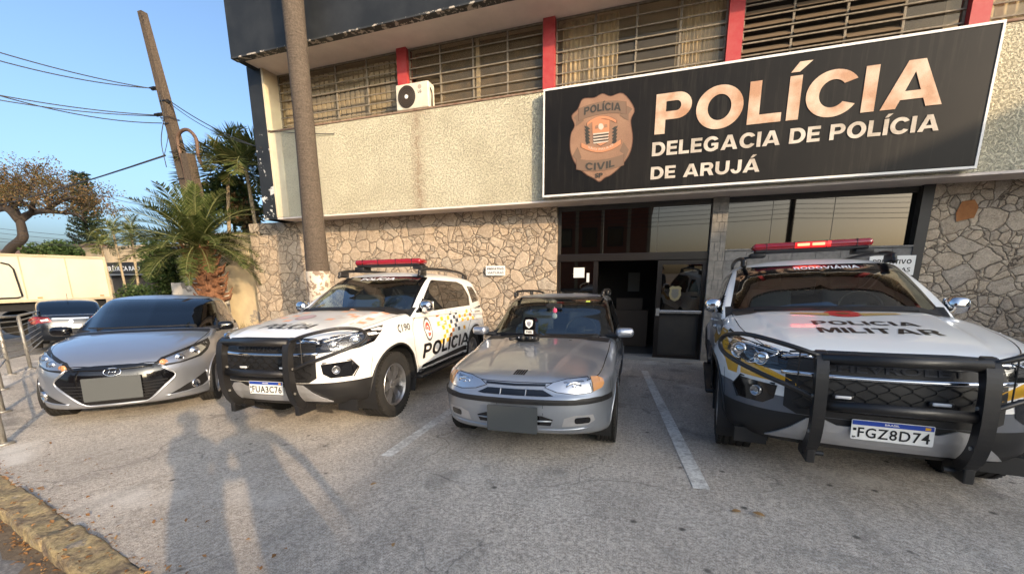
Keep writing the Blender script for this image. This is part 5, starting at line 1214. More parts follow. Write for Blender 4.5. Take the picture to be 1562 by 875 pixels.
# transom, beam, side panel, doors
MB().box2(-1.78, 1.28, YD-.05, YD+.07, 2.80, Z1).build('entrance_head', 'win_dark', st)
MB().box2(-1.78, 1.28, YD-.07, YD+.07, 1.73, 1.89, .01).build('entrance_beam', 'bronze_frame', st)
tr = MB().box2(-1.74, 1.27, YD+.0, YD+.012, 1.892, 2.80).build('transom_glass', 'door_glass', st)
mb = MB(); [mb.box2(x-.03, x+.03, YD-.03, YD+.05, 1.892, 2.80) for x in (-1.75,)]; [mb.box2(x-.004, x+.004, YD-.004, YD+.016, 1.892, 2.80) for x in (.30, -.80)]; mb.build('transom_joint', 'win_dark', tr)
sp_ = MB().box2(-1.72, -.98, YD+.0, YD+.012, ZG+.1, 1.73).build('side_panel', 'door_glass', st)
MB().box2(-1.79, -1.72, YD-.05, YD+.06, ZG, 1.73).box2(-.98, -.88, YD-.05, YD+.06, ZG, 1.73).box2(-1.72, -.98, YD-.04, YD+.05, ZG+.1, ZG+.24).build('panel_frame', 'bronze_frame', sp_)
MB().box2(-1.42, -1.18, YD-.012, YD-.002, 1.38, 1.60).build('white_notice', 'plate_white', sp_)
MB().box2(-1.13, -1.07, YD-.012, YD-.002, 1.28, 1.48).build('white_notice', 'plate_white', sp_)
dr = empty('door'); dr.parent = st
MB().box2(.345, .44, YD-.05, YD+.04, -.40, 1.725).box2(1.20, 1.275, YD-.05, YD+.04, -.40, 1.725).box2(.44, 1.2, YD-.05, YD+.04, -.40, -.26).box2(.44, 1.2, YD-.05, YD+.04, 1.64, 1.725).build('door_frame', 'bronze_frame', dr)
MB().box2(.44, 1.2, YD-.005, YD+.005, -.26, 1.64).build('door_glass', 'door_glass', dr)
MB().box2(.44, 1.2, YD-.02, YD-.006, -.26, .62).build('kick_panel', 'win_dark', dr)
MB().box2(.40, 1.24, YD-.11, YD-.07, .635, .70, .01).box2(.36, .43, YD-.12, YD-.052, .58, .74).build('push_bar', 'steel', dr)
sh = [(0, -.17), (.08, -.12), (.12, -.02), (.105, .08), (.12, .13), (.06, .17), (0, .155), (-.06, .17), (-.12, .13), (-.105, .08), (-.12, -.02), (-.08, -.12)]
MB().prism([(.72+a*1.0, 1.04+b_*.95) for a, b_ in sh], 'y', YD-.010, YD-.007).build('door_sticker', M('faded_gold_sticker', (.20, .17, .09), .5), dr)
MB().prism([(.72+a*.6, 1.04+b_*.6) for a, b_ in sh], 'y', YD-.012, YD-.010).build('sticker_centre', M('faded_grey_sticker', (.10, .10, .09), .5), dr)
MB().box2(-1.8, 1.3, YD-.06, YD+2.6, -.42, -.395).build('lobby_floor', M('lobby_floor_tiles', (.12, .11, .10), .3), st)
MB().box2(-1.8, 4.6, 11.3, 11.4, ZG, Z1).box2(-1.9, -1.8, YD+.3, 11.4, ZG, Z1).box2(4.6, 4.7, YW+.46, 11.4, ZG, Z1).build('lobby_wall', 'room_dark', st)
MB().box2(-.6, .25, 10.6, 11.0, -.39, .55, .01).box2(-.55, .1, 10.7, 10.8, .55, .85).build('reception_desk', M('desk_wood', (.12, .08, .05), .5), st)
MB().box2(-.3, .0, 11.28, 11.299, 1.0, 1.5).build('wall_poster', M('pale_poster', (.3, .3, .28), .6), st)
MB().box2(-2.0, 1.3, YD-.34, YD-.055, -.41, gz(0, YD)+.035).build('doorstep', M('doorstep_concrete', (.36, .34, .31), .85, dirt=.5), st)
# --- the sign
sg = empty('facade_sign', (0, 0, 0), 'long black sign reading POLÍCIA with a bronze police crest, above the entrance', 'sign')
p00, p01, p10, p11 = (-1.94, 2.985), (-1.94, 4.91), (4.72, 2.985), (4.72, 4.91)
def tex_sign():
    m, t, p = nmat('weathered_sign_face'); v = coords(t); n = noise(t, v, .8, 4).outputs[0]
    mp = N(t, 'Mapping'); mp.inputs['Scale'].default_value = (9, 1, .5); t.links.new(v, mp.inputs[0]); sk_ = ramp(t, noise(t, mp.outputs[0], 1.2, 6, .7).outputs[0], [(.52, (0, 0, 0)), (.75, (1, 1, 1))])
    t.links.new(mix(t, mth(t, 'MULTIPLY', sk_, .5), ramp(t, n, [(.3, (.006, .0055, .005)), (.7, (.013, .011, .009))]), (.05, .045, .035)), p.inputs['Base Color']); p.inputs['Roughness'].default_value = .45; p.inputs['Specular IOR Level'].default_value = .2; return m
def tex_letters(name, a, b_, sc=2.2):
    m, t, p = nmat(name); v = coords(t); n = noise(t, v, sc, 3).outputs[0]; n2 = noise(t, v, 60, 3).outputs[0]
    c = ramp(t, n, [(.36, a), (.62, b_)]); c = mix(t, .2, c, ramp(t, n2, [(.3, (.2, .2, .2)), (.7, (.8, .8, .8))]), 'OVERLAY'); t.links.new(c, p.inputs['Base Color']); p.inputs['Roughness'].default_value = .5; return m
MT['sign_face'] = tex_sign(); MT['sign_big'] = tex_letters('faded_copper_letters', (.46, .25, .14), (.66, .50, .37)); MT['sign_small'] = tex_letters('faded_cream_letters', (.40, .34, .27), (.62, .56, .48), 3)
MB().box2(-1.92, 4.70, YS+.0, YS+.10, 3.005, 4.89).build('sign_face', 'sign_face', sg)
fb = MB(); fb.box2(-1.95, 4.73, YS-.012, YS+.11, 4.89, 4.925).box2(-1.95, 4.73, YS-.012, YS+.11, 2.97, 3.005).box2(-1.95, -1.92, YS-.012, YS+.11, 3.005, 4.89).box2(4.70, 4.73, YS-.012, YS+.11, 3.005, 4.89); fb.build('sign_frame', M('white_sign_trim', (.78, .76, .72), .4), sg)
mb = MB(); [mb.box2(x-.03, x+.03, YS+.11, YO+.0, z-.03, z+.03) for x in (-1.5, .2, 2, 4.3) for z in (3.2, 4.6)]; mb.build('sign_bracket', 'bar_black', sg)
Ys = YS-.001
def sp(px, py): q = atY(px, py, YS); return q.x, q.z
MT['letter_edge'] = M('letter_brown_edge', (.16, .07, .035), .6)
def sign_text(nm, txt, pl, pr, pt, m, bold, **kw):
    (x0, z0), (x1, z1) = sp(*pl), sp(*pr); z = (z0+z1)/2; cap = sp(*pt)[1]-z0
    flat_text(nm, txt, x0, x1, z, cap, Ys-.004, MT[m], sg, bold=bold, thick=.006, **kw)
sign_text('sign_lettering', 'POLÍCIA', (998, 207), (1436, 158), (1001, 146), 'sign_big', .058, spacing=1.16)
sign_text('sign_lettering', 'DELEGACIA DE POLÍCIA', (994, 240), (1431, 198), (995, 219), 'sign_small', .048, spacing=1.13)
sign_text('sign_lettering', 'DE ARUJÁ', (992, 275), (1158, 261), (994, 256), 'sign_small', .048, spacing=1.13)
# crest
CX0, CZ0 = sp(917, 210)
def cs(px, py): x, z = sp(px, py); return (x, z)
def crestpts(L): return [cs(850+a/5.15, 120+b_/5.147) for a, b_ in L]
MT['cr_rim'] = M('crest_bronze_edge', (.13, .06, .035), .5); MT['cr_body'] = tex_letters('crest_bronze', (.27, .15, .09), (.33, .19, .115)); MT['cr_band'] = M('crest_band', (.20, .125, .08), .5); MT['cr_light'] = M('crest_copper', (.55, .24, .12), .5); MT['cr_pale'] = M('crest_pale', (.62, .52, .42), .5); MT['cr_dark'] = M('crest_dark', (.05, .045, .035), .5)
shp = [(355, 118), (420, 138), (518, 116), (607, 235), (580, 330), (595, 470), (570, 590), (500, 690), (420, 760), (375, 780), (330, 812), (285, 785), (220, 750), (140, 670), (100, 560), (105, 440), (135, 370), (112, 295), (160, 240), (200, 160), (290, 150)]
P0 = [(p.x, p.y) for p in catmull([(a, b_, 0) for a, b_ in shp], 4, True)]
cx_, cy_ = 350, 460
cr = MB().prism(crestpts(P0), 'y', Ys-.006, Ys).build('crest', 'cr_rim', sg)
MB().prism(crestpts([(cx_+(a-cx_)*.975, cy_+(b_-cy_)*.98) for a, b_ in P0]), 'y', Ys-.010, Ys-.006).build('crest_field', 'cr_body', cr)
def cpoly(nm, L, m, lift, rim=0, sm=0):
    if sm: L = [(p.x, p.y) for p in catmull([(a, b_, 0) for a, b_ in L], sm, True)]
    mx_, my_ = sum(p[0] for p in L)/len(L), sum(p[1] for p in L)/len(L)
    if rim:
        MB().prism(crestpts([(mx_+(a-mx_)*(1+rim), my_+(b_-my_)*(1+rim*1.3)) for a, b_ in L]), 'y', Ys-.010-lift, Ys-.009-lift+.001).build(nm, 'cr_rim', cr)
    MB().prism(crestpts(L), 'y', Ys-.0125-lift, Ys-.0105-lift).build(nm, m, cr)
cpoly('crest_ribbon', [(128, 310), (175, 265), (210, 330), (145, 380), (150, 330)], 'cr_band', 0, .03); cpoly('crest_ribbon', [(490, 290), (540, 215), (590, 240), (560, 280), (562, 330), (530, 320)], 'cr_band', 0, .03)
def band(x0, y0, x1, y1, h, bow): 
    T_ = [(x0+(x1-x0)*k/8, y0+(y1-y0)*k/8-bow*(1-((k-4)/4)**2)) for k in range(9)]; return T_+[(a, b_+h) for a, b_ in T_[::-1]]
cpoly('crest_band', band(170, 240, 540, 185, 95, 28), 'cr_band', .003, .02)
cpoly('crest_ribbon', [(120, 610), (160, 540), (190, 620), (155, 680), (150, 640)], 'cr_band', 0, .03); cpoly('crest_ribbon', [(490, 570), (520, 500), (562, 560), (530, 640), (520, 590)], 'cr_band', 0, .03)
cpoly('crest_band', band(152, 630, 522, 595, 85, -28), 'cr_band', .003, .02)
cpoly('crest_shield', [(275, 330), (340, 318), (412, 328), (410, 450), (395, 500), (340, 530), (290, 500), (277, 430)], 'cr_light', .002, .04)
cpoly('crest_arc', band(235, 350, 465, 330, 22, 45), 'cr_light', .004, .05)
for k in range(4): cpoly('crest_stripe', [(282, 434+k*23), (408, 420+k*23), (405-k*3, 430+k*23), (284+k*2, 445+k*23)], 'cr_pale' if k != 9 else 'cr_dark', .005)
for k in range(3): cpoly('crest_stripe', [(282, 446+k*23), (406, 431+k*23), (404-k*3, 442+k*23), (284+k*2, 456+k*23)], 'cr_dark', .005)
cpoly('crest_figure', [(330, 360), (355, 358), (365, 385), (345, 405), (325, 390)], 'cr_pale', .005, 0, 3)
for a in ([(300, 375), (320, 365), (325, 390), (300, 398)], [(370, 365), (392, 360), (395, 385), (372, 388)]): cpoly('crest_figure', a, 'cr_body', .005)
for s_, x in ((-1, 238), (1, 452)):
    for k in range(5): cpoly('crest_branch', [(x-s_*2+s_*(-k*3), 380+k*27), (x+s_*26-s_*k*2, 372+k*27), (x+s_*6, 410+k*27), (x-s_*22, 398+k*27)], 'cr_dark', .002)
cpoly('crest_scroll', band(190, 505, 500, 480, 36, -52), 'cr_light', .005, .02)
def crest_text(txt, a, b_, top, m, bow, bold=.02, nm='crest_lettering'):
    a, b_, top = [(850+q[0]/5.15, 120+q[1]/5.147) for q in (a, b_, top)]
    (x0, z0), (x1, z1), (xt, zt) = cs(*a), cs(*b_), cs(*top); cap = zt-z0
    V, Fs = fit_text(txt, x0, x1, z0, cap, bold); bb_ = bmesh.new(); vs = []
    mxx = (x0+x1)/2; hw = (x1-x0)/2
    for q in V:
        u = (q[0]-x0)/(x1-x0); vs.append(bb_.verts.new((q[0], Ys-.017, q[1]+(z1-z0)*u+bow*(1-((q[0]-mxx)/hw)**2))))
    for f in Fs:
        try: bb_.faces.new([vs[i] for i in f])
        except ValueError: pass
    r = bmesh.ops.extrude_face_region(bb_, geom=bb_.faces[:]); bmesh.ops.translate(bb_, verts=[v for v in r['geom'] if isinstance(v, bmesh.types.BMVert)], vec=(0, -.003, 0)); link_bm(nm, bb_, m, cr, smooth=False)
crest_text('POLÍCIA', (212, 290), (500, 255), (214, 232), 'cr_dark', .035); crest_text('CIVIL', (222, 715), (450, 690), (225, 660), 'cr_dark', -.03); crest_text('SP', (298, 780), (358, 776), (300, 745), 'cr_dark', 0)
crest_text('SÃO PAULO', (245, 548), (440, 528), (247, 532), 'cr_pale', -.06, .0)
# --- wall plates reading PRIVATIVO VIATURAS
def wplate(x0, x1, z0, z1, y, label):
    o = empty('wall_plate', ((x0+x1)/2, y, z0), label, 'sign', 'reserved parking plates'); cx = (x0+x1)/2; h = z1-z0; w = x1-x0
    MB().box2(-w/2, w/2, -.006, 0, 0, h).build('plate_board', 'plate_white', o)
    flat_text('plate_lettering', 'PRIVATIVO', -w*.42, w*.42, h*.58, h*.22, -.0065, MT['lettering'], o, bold=.01, thick=.001); flat_text('plate_lettering', 'VIATURAS', -w*.42, w*.42, h*.17, h*.22, -.0065, MT['lettering'], o, bold=.01, thick=.001)
wplate(-3.46, -2.98, 1.44, 1.66, YW-.06, 'white plate reading PRIVATIVO VIATURAS on the stone wall between the cars')
wplate(3.90, 4.56, 1.40, 1.74, YW-.035, 'white plate reading PRIVATIVO VIATURAS on the grey tiles behind the highway police car')
# --- air conditioner
ac = empty('air_conditioner', (-4.92, 8.48, Z2+.014), 'white outdoor air conditioner unit with black fan on the rusty window ledge', 'air conditioner')
MB().box2(-.40, .40, -.14, .14, .02, .53, .02).build('casing', M('aged_white_enamel', (.72, .68, .56), .45, dirt=.5, dscale=5, dcol=(.5, .42, .3)), ac, smooth=False)
fn = MB().prism([(-.13+.215*a, .27+.225*b_) for a, b_ in circ(0, 0, 1, 36)], 'y', -.145, -.141).build('fan_opening', M('fan_shadow', (.03, .025, .02), .6), ac)
mb = MB()
for r_ in (.06, .10, .14, .18, .212): mb.tube([(-.13+r_*a, -.150, .27+r_*1.04*b_) for a, b_ in circ(0, 0, 1, 30)], .0032, 5, closed=True)
for k in range(28): a = 2*math.pi*k/28; mb.tube([(-.13+.04*math.cos(a), -.151, .27+.04*math.sin(a)), (-.13+.13*math.cos(a+.25), -.153, .27+.13*math.sin(a+.25)), (-.13+.212*math.cos(a+.3), -.150, .27+.22*math.sin(a+.3))], .0026, 4)
mb.build('fan_guard', M('fan_guard_wire', (.10, .07, .05), .5), fn)
MB().prism([(-.13+.04*a, .27+.04*b_) for a, b_ in circ(0, 0, 1, 18)], 'y', -.162, -.146).build('fan_hub', 'plate_white', fn)
flat_text('maker_lettering', 'LG', .15, .235, .31, .055, -.141, M('grey_maker_letters', (.12, .08, .07), .5), ac, bold=.03, thick=.002)
MB().prism([(.195+.045*a, .43+.045*b_) for a, b_ in circ(0, 0, 1, 18)], 'y', -.143, -.1405).build('maker_badge', M('grey_badge', (.42, .35, .28), .5), ac)
mb = MB(); mb.box2(-.3, -.24, -.12, .12, 0, .02).box2(.24, .3, -.12, .12, 0, .02); mb.build('feet', 'bar_black', ac)
MB().tube([(.402, -.05, .42), (.44, -.05, .3), (.43, -.04, .1), (.40, 0, .03)], .012, 8, 4).build('service_hose', 'black_plastic', ac)
# ================================================================== greenery
rl = random.Random(21)
def rv(r=rl): return Vector((r.gauss(0, 1), r.gauss(0, 1), r.gauss(0, 1))).normalized()
def leafq(b, p, d, n, L, w):
    s = d.cross(n)
    if s.length < 1e-4: s = d.orthogonal()
    s = s.normalized()*w; v = [b.verts.new(q) for q in (p, p+d*L*.45+s, p+d*L, p+d*L*.45-s)]; b.faces.new(v)
def cloud(b, c, rad, n, L=.12, w=.04, hollow=.35, r=rl):
    c = Vector(c)
    for _ in range(n):
        u = rv(r); t = hollow+(1-hollow)*r.random()**.6; p = c+Vector((u.x*rad[0], u.y*rad[1], u.z*rad[2]))*t
        d = (u*.6+rv(r)).normalized(); leafq(b, p, d, rv(r), L*(.6+.8*r.random()), w)
def frond(b, rb, base, az, el, L, droop, ln, lw, n=34, r=rl, vee=.35, start=.12):
    P = []; p = Vector(base); d = Vector((math.cos(az)*math.cos(el), math.sin(az)*math.cos(el), math.sin(el))); K = 14; st_ = L/K
    for k in range(K+1):
        P.append(p.copy()); p = p+d*st_; d = (d+Vector((0, 0, -1))*droop*(.35+k/K)/K*2.2).normalized()
    rb.tube(P, .012, 5, rad=lambda t: .018*(1-t)+.004)
    for i in range(n):
        t = start+(1-start)*i/n; k = min(K-1, int(t*K)); f = t*K-k; q = P[k].lerp(P[k+1], f); tg = (P[k+1]-P[k]).normalized()
        sd = tg.cross(Vector((0, 0, 1))); sd = sd.normalized() if sd.length > 1e-3 else Vector((1, 0, 0)); up = sd.cross(tg)
        l = ln*math.sin(math.pi*min(1, .12+t*.86))**.6*(.85+.3*r.random())
        for s in (1, -1):
            dd = (sd*s*.8+tg*.75+up*vee*(1 if r.random() < .7 else -.2)+rv(r)*.12).normalized()
            leafq(b, q, dd, up, l, lw)
def palm(name, label, base, top, tr_r, fronds, L, droop, ln, lw, leafm, barkm, rachm='rachis', n=34, els=(-10, 80), group=None, stub=0):
    root = empty(name, base, label, 'palm', group); b0 = Vector(base); tp = Vector(top)-b0
    path = [Vector((0, 0, -.1)), tp*.35+Vector((tp.x*.05, 0, 0)), tp*.7, tp]
    MB().tube(path, 1, 14, 6, rad=lambda t: tr_r[0]*(1-t)+tr_r[1]*t).build('trunk', barkm, root, smooth=True)
    if stub:
        mb = MB()
        for k in range(stub):
            a = k*2.4; t = 1-.55*k/stub; q = tp*t; rr_ = tr_r[1]*(1.05+.3*rl.random()); o_ = Vector((math.cos(a), math.sin(a), 0))
            mb.tube([q+o_*rr_*.6, q+o_*rr_*1.25+Vector((0, 0, .05)), q+o_*rr_*1.5+Vector((0, 0, .16+.1*rl.random()))], .03, 5, rad=[.05, .035, .012])
        mb.build('frond_stubs', barkm, root)
    b = bmesh.new(); rb = MB()
    for k in range(fronds):
        az = k*2.39996+rl.random()*.3; u = (k+.5)/fronds; el = R(els[1]-(els[1]-els[0])*u**.8+rl.uniform(-6, 6))
        frond(b, rb, tp+Vector((0, 0, .05)), az, el, L*(.8+.3*rl.random()), droop*(.8+.5*rl.random()), ln, lw, n)
    link_bm('fronds', b, leafm, root, smooth=False, normals=False); rb.build('frond_ribs', rachm, root, smooth=True)
    return root
MT['date_leaf'] = tex_leaf('date_palm_leaf', (.028, .048, .012), (.10, .13, .035), (.22, .22, .08)); MT['areca_leaf'] = tex_leaf('areca_leaf', (.05, .075, .02), (.14, .17, .05), (.30, .24, .09))
MT['green_leaf'] = tex_leaf('dark_green_leaf', (.02, .045, .012), (.06, .10, .028), (.12, .15, .05)); MT['rust_leaf'] = tex_leaf('rusty_leaf', (.06, .07, .025), (.13, .085, .035), (.24, .12, .05)); MT['pine_leaf'] = tex_leaf('pine_needles', (.012, .028, .014), (.03, .05, .024))
MT['rachis'] = M('palm_rib', (.16, .17, .06), .7); MT['date_bark'] = tex_bark('red_fibrous_trunk', (.07, .03, .015), (.26, .12, .06), 14); MT['royal_bark'] = tex_bark('grey_brown_palm_trunk', (.055, .042, .032), (.115, .088, .066), 16)
MT['thin_bark'] = tex_bark('thin_palm_stem', (.20, .15, .09), (.38, .30, .19), 12); MT['tree_bark'] = tex_bark('dark_tree_bark', (.018, .013, .010), (.055, .040, .030), 6, True); MT['pole_wood'] = tex_bark('weathered_pole', (.035, .025, .018), (.11, .08, .055), 14, True)
def boughs(b, p, d, L, r0, depth, tips, r, spread=.75, flat=.0, shrink=.72):
    q = p; P = [p.copy()]; dd = d.copy()
    for _ in range(4):
        dd = (dd+rv(r)*.22).normalized(); q = q+dd*L/4; P.append(q.copy())
    b.tube(P, 1, 7 if depth > 1 else 5, 3, rad=lambda t: r0*(1-.4*t))
    if depth == 0: tips.append(q); return
    for k in range(3 if depth > 1 else 3):
        nd = (dd+rv(r)*spread); nd.z = nd.z*(1-flat)+flat*.25; boughs(b, P[-1 if k else -2], nd.normalized(), L*shrink*(.8+.4*r.random()), r0*.58, depth-1, tips, r, spread, flat, shrink)
def broadleaf(name, label, base, H, r0, lean, leafm, seed, n=40, L=.2, w=.06, rad=(.9, .9, .4), depth=4, flat=.5, L0=None, spread=.75, group=None):
    r = random.Random(seed); root = empty(name, base, label, 'tree', group); b = MB(); tips = []
    boughs(b, Vector((0, 0, -.3)), Vector(lean).normalized(), L0 or H*.36, r0, depth, tips, r, spread, flat)
    b.build('trunk', 'tree_bark', root, smooth=True); c = bmesh.new()
    for t in tips:
        for _ in range(2): cloud(c, t+rv(r)*rad[0]*.4, rad, n//2, L, w, .0, r)
    link_bm('crown', c, leafm, root, smooth=False, normals=False); return root
# tall royal palm before the facade: only its trunk reaches the frame
rp = empty('royal_palm', (-7.04, 7.42, gz(-6.8, 7.2)), 'tall smooth grey palm trunk with a whitewashed foot before the facade', 'palm')
MB().tube([(0, 0, -.1), (0, 0, 2.0), (.02, 0, 5), (.03, 0, 9), (0, 0, 12.5)], 1, 22, 6, rad=lambda t: .235+.02*math.sin(t*9)-.03*t).build('trunk', 'royal_bark', rp, smooth=True)
MT['whitewash'] = tex_peel('flaking_whitewash', (.52, .45, .36), (.24, .18, .13), .52, 6)
MB().tube([(0, 0, -.05), (0, 0, 1.0), (0, 0, 1.98)], 1, 22, 4, rad=lambda t: .262-.004*t).build('whitewashed_foot', 'whitewash', rp, smooth=True)
b = bmesh.new(); rb = MB()
for k in range(14): frond(b, rb, Vector((0, 0, 12.6)), k*2.4, R(65-5*k), 3.2, 1.0, .7, .03, 30)
link_bm('fronds', b, 'areca_leaf', rp, smooth=False, normals=False); rb.build('frond_ribs', 'rachis', rp)
# squat date palm by the cream wall
dt = atY(303, 380, 8.0); db = atY(333, 452, 8.0); db.z = gz(db.x, db.y); db.x += .15
palm('date_palm', 'squat date palm with a shaggy red-brown trunk before the cream wall', db, dt, (.20, .26), 66, 1.9, .62, .36, .013, 'date_leaf', 'date_bark', n=66, els=(-14, 86), stub=70)
# leaning slender palms behind the walls
for (bx, by, tx_, ty, Y, L_, sd) in ((345, 330, 347, 262, 10.6, 1.7, 1), (412, 345, 375, 255, 10.4, 1.5, 2)):
    t_ = atY(tx_, ty, Y); b_ = atY(bx, by+120, Y); b_.z = gz(b_.x, b_.y)
    palm('slender_palm', ('slender palm with drooping feathery fronds beside the wooden pole' if sd == 1 else 'slender leaning palm with feathery fronds beside the black building fin'), b_, t_, (.07, .05), 15, L_, 1.25, .60, .024, 'areca_leaf', 'thin_bark', n=40, els=(0, 82), group='slender palms behind the walls')
for (bx, tx_, ty, Y, L_, lb) in ((166, 153, 372, 13, .9, 'thin-stemmed palm leaning left, leftmost before the shop'), (186, 172, 352, 13, 1.25, 'thin-stemmed palm with yellowish fronds above the shop sign'), (200, 200, 356, 12.6, 1.0, 'thin upright palm right of the shop lettering')):
    t_ = atY(tx_, ty, Y); b_ = atY(bx+14, 470, Y); b_.z = gz(b_.x, b_.y)
    palm('thin_palm', lb, b_, t_, (.06, .045), 12, L_, 1.2, .42, .014, 'areca_leaf', 'thin_bark', n=24, els=(-25, 80), group='thin palms before the shop')
# shrubs
def shrub(name, label, c, rad, n, m, L=.13, w=.045, lumps=7, seed=1, cat='shrub', stem=True):
    r = random.Random(seed); c = Vector(c); g = gz(c.x, c.y); root = empty(name, (c.x, c.y, g), label, cat); b = bmesh.new()
    for k in range(lumps):
        u = rv(r); o_ = Vector((u.x*rad[0], u.y*rad[1], u.z*rad[2]))*.62; s_ = .35+.3*r.random()
        cloud(b, Vector((0, 0, c.z-g))+o_, (rad[0]*s_+.1, rad[1]*s_+.1, rad[2]*s_+.1), n//lumps, L, w, .2, r)
    link_bm('foliage', b, m, root, smooth=False, normals=False)
    if stem: MB().tube([(0, 0, -.1), (.03, 0, (c.z-g)*.5), (0, .03, c.z-g)], .05, 6).build('stem', 'tree_bark', root)
    return root
p = atY(247, 408, 8.9); shrub('climbing_shrub', 'dark green creeper climbing beside the grey garden wall', p, (.42, .5, 1.0), 3800, 'green_leaf', .10, .034, 16, 4)
p = atY(352, 312, 11.5); shrub('leafy_tree', 'dark leafy tree with rusty patches behind the date palm', p, (1.1, .8, .9), 2600, 'green_leaf', .17, .06, 14, 5, 'tree'); p = atY(372, 322, 11.2); shrub('rusty_shrub', 'rust-leaved shrub beside the black building fin', p, (.45, .5, .5), 700, 'rust_leaf', .15, .05, 8, 6)
p = atY(82, 386, 17); shrub('rounded_tree', 'rounded dark green tree showing above the white truck', p, (1.75, 1.2, .65), 3800, 'green_leaf', .20, .07, 12, 7, 'tree')
p = atY(212, 452, 10.5); shrub('low_bush', 'low green bush below the shop sign', p, (.8, .5, .55), 1500, 'green_leaf', .12, .04, 8, 8)
# spreading tree and pine
bp = atY(8, 392, 20); bp.z = gz(-30, 20)-.2
r = random.Random(12); root = empty('spreading_tree', bp, 'spreading umbrella-shaped tree with sparse rust-coloured leaves behind the truck', 'tree'); b = MB(); tips = []
def A20(px, py, Y=20): return atY(px, py, Y)-bp
tr1 = [A20(-8, 440), A20(10, 388), A20(33, 365), A20(34, 352), A20(30, 335)]
b.tube(tr1, 1, 10, 4, rad=lambda t: .40-.14*t)
for (pts, rr_) in (([(30, 335), (48, 325), (70, 322), (100, 325)], .30), ([(30, 337), (10, 318), (-15, 322), (-50, 318)], .32), ([(30, 335), (22, 315), (12, 300), (2, 285)], .24), ([(48, 325), (52, 305), (66, 292)], .2), ([(70, 322), (90, 308), (112, 300)], .17), ([(10, 318), (-8, 298), (-30, 285)], .2), ([(22, 315), (34, 300), (44, 280)], .15), ([(100, 325), (118, 328), (132, 340)], .10)):
    P_ = [A20(a, c_, 20+rl.uniform(-1.2, 1.2)*(i > 0)) for i, (a, c_) in enumerate(pts)]; b.tube(P_, 1, 8, 4, rad=lambda t, q=rr_: q*(1-.6*t))
    for k in range(7):
        t = .35+.1*k; i = min(len(P_)-2, int(t*(len(P_)-1))); s0 = P_[i].lerp(P_[i+1], (t*(len(P_)-1)-i) if t < 1 else 1); d = rv(r); d.z = abs(d.z)*.8+.35
        boughs(b, s0, d.normalized(), 1.15, rr_*.30, 2, tips, r, .9, .35, .72)
b.build('trunk', 'tree_bark', root, smooth=True); c = bmesh.new()
for t in tips: cloud(c, t, (.75, .9, .36), 22, .15, .045, .0, r)
link_bm('crown', c, 'rust_leaf', root, smooth=False, normals=False)
bt = atY(121, 262, 30); bb2 = Vector((bt.x-1.2, 30, gz(-40, 30))); root = empty('norfolk_pine', bb2, 'tall narrow dark pine with tiered branches on the skyline', 'tree')
Hh = bt.z-bb2.z; MB().tube([(0, 0, 0), (.3, 0, Hh*.5), (bt.x-bb2.x, 0, Hh)], 1, 7, 5, rad=lambda t: .28*(1-t)+.03).build('trunk', 'tree_bark', root, smooth=True); c = bmesh.new(); rb = MB()
for lv in range(26):
    t = .22+.78*lv/26; z = Hh*t; x0 = (bt.x-bb2.x)*t; Lb = 1.9*(1-t)**.75+.6
    for k in range(6):
        az = k*1.047+lv*.5+rl.random()*.3; d = Vector((math.cos(az), math.sin(az), .18)); P_ = [Vector((x0, 0, z))+d*Lb*q+Vector((0, 0, .18*Lb*q*q)) for q in (0, .33, .66, 1)]; rb.tube(P_, .03, 4)
        for i in range(int(30*Lb)+34):
            q = .15+.85*rl.random(); p_ = Vector((x0, 0, z))+d*Lb*q+Vector((0, 0, .18*Lb*q*q)); leafq(c, p_, (d*.4+rv()*.8+Vector((0, 0, .25))).normalized(), rv(), .30, .055)
link_bm('crown', c, 'pine_leaf', root, smooth=False, normals=False); rb.build('branches', 'tree_bark', root)
# dry tuft at the wall foot
gb = bmesh.new(); g0 = atY(385, 480, 8.55); zz = gz(g0.x, g0.y)
for _ in range(620):
    p = Vector((rl.gauss(0, .42), rl.gauss(0, .12), 0)); d = Vector((rl.gauss(0, .5), rl.gauss(0, .4), 1.2)).normalized(); leafq(gb, p, d, rv(), .35+.45*rl.random(), .008)
o = empty('dry_grass_clump', (g0.x, g0.y, zz), 'tuft of dry yellow-green grass at the stone wall foot', 'grass'); link_bm('blades', gb, tex_leaf('dry_grass', (.09, .08, .03), (.26, .21, .08), (.38, .30, .13)), o, smooth=False, normals=False)
# ================================================================== left background
MT['cream_wall'] = tex_peel('patched_cream_wall', (.62, .50, .33), (.36, .31, .26), .60, 1.6); MT['grey_wall'] = tex_peel('flaking_grey_wall', (.28, .29, .31), (.50, .48, .44), .54, 2.2)
MT['pale_wall'] = M('pale_rendered_wall', (.52, .42, .29), .9, dirt=.5, dscale=1.2, bmp=.3); MT['roof_tile'] = M('brown_roof_tiles', (.20, .11, .075), .9, dirt=.6, dscale=5, bmp=.6, bscale=12, bdist=.03)
def gwall(name, label, x0, x1, y, z1, m, t=.2): 
    o = MB().box2(x0, x1, y, y+t, -1.2, z1).build(name, m); return fin(o, label, 'wall')
gwall('garden_wall', 'cream plaster garden wall with worn patches behind the date palm', -13.3, -10.73, 9.15, 2.72, 'cream_wall')
gwall('garden_wall', 'flaking blue-grey garden wall left of the date palm trunk', -15.0, -13.31, 9.25, 2.42, 'grey_wall')
gwall('low_wall', 'low weathered white wall before the blue-grey wall', -13.8, -11.7, 8.55, 1.28, tex_peel('weathered_low_wall', (.46, .44, .40), (.16, .15, .14), .52, 2.5))
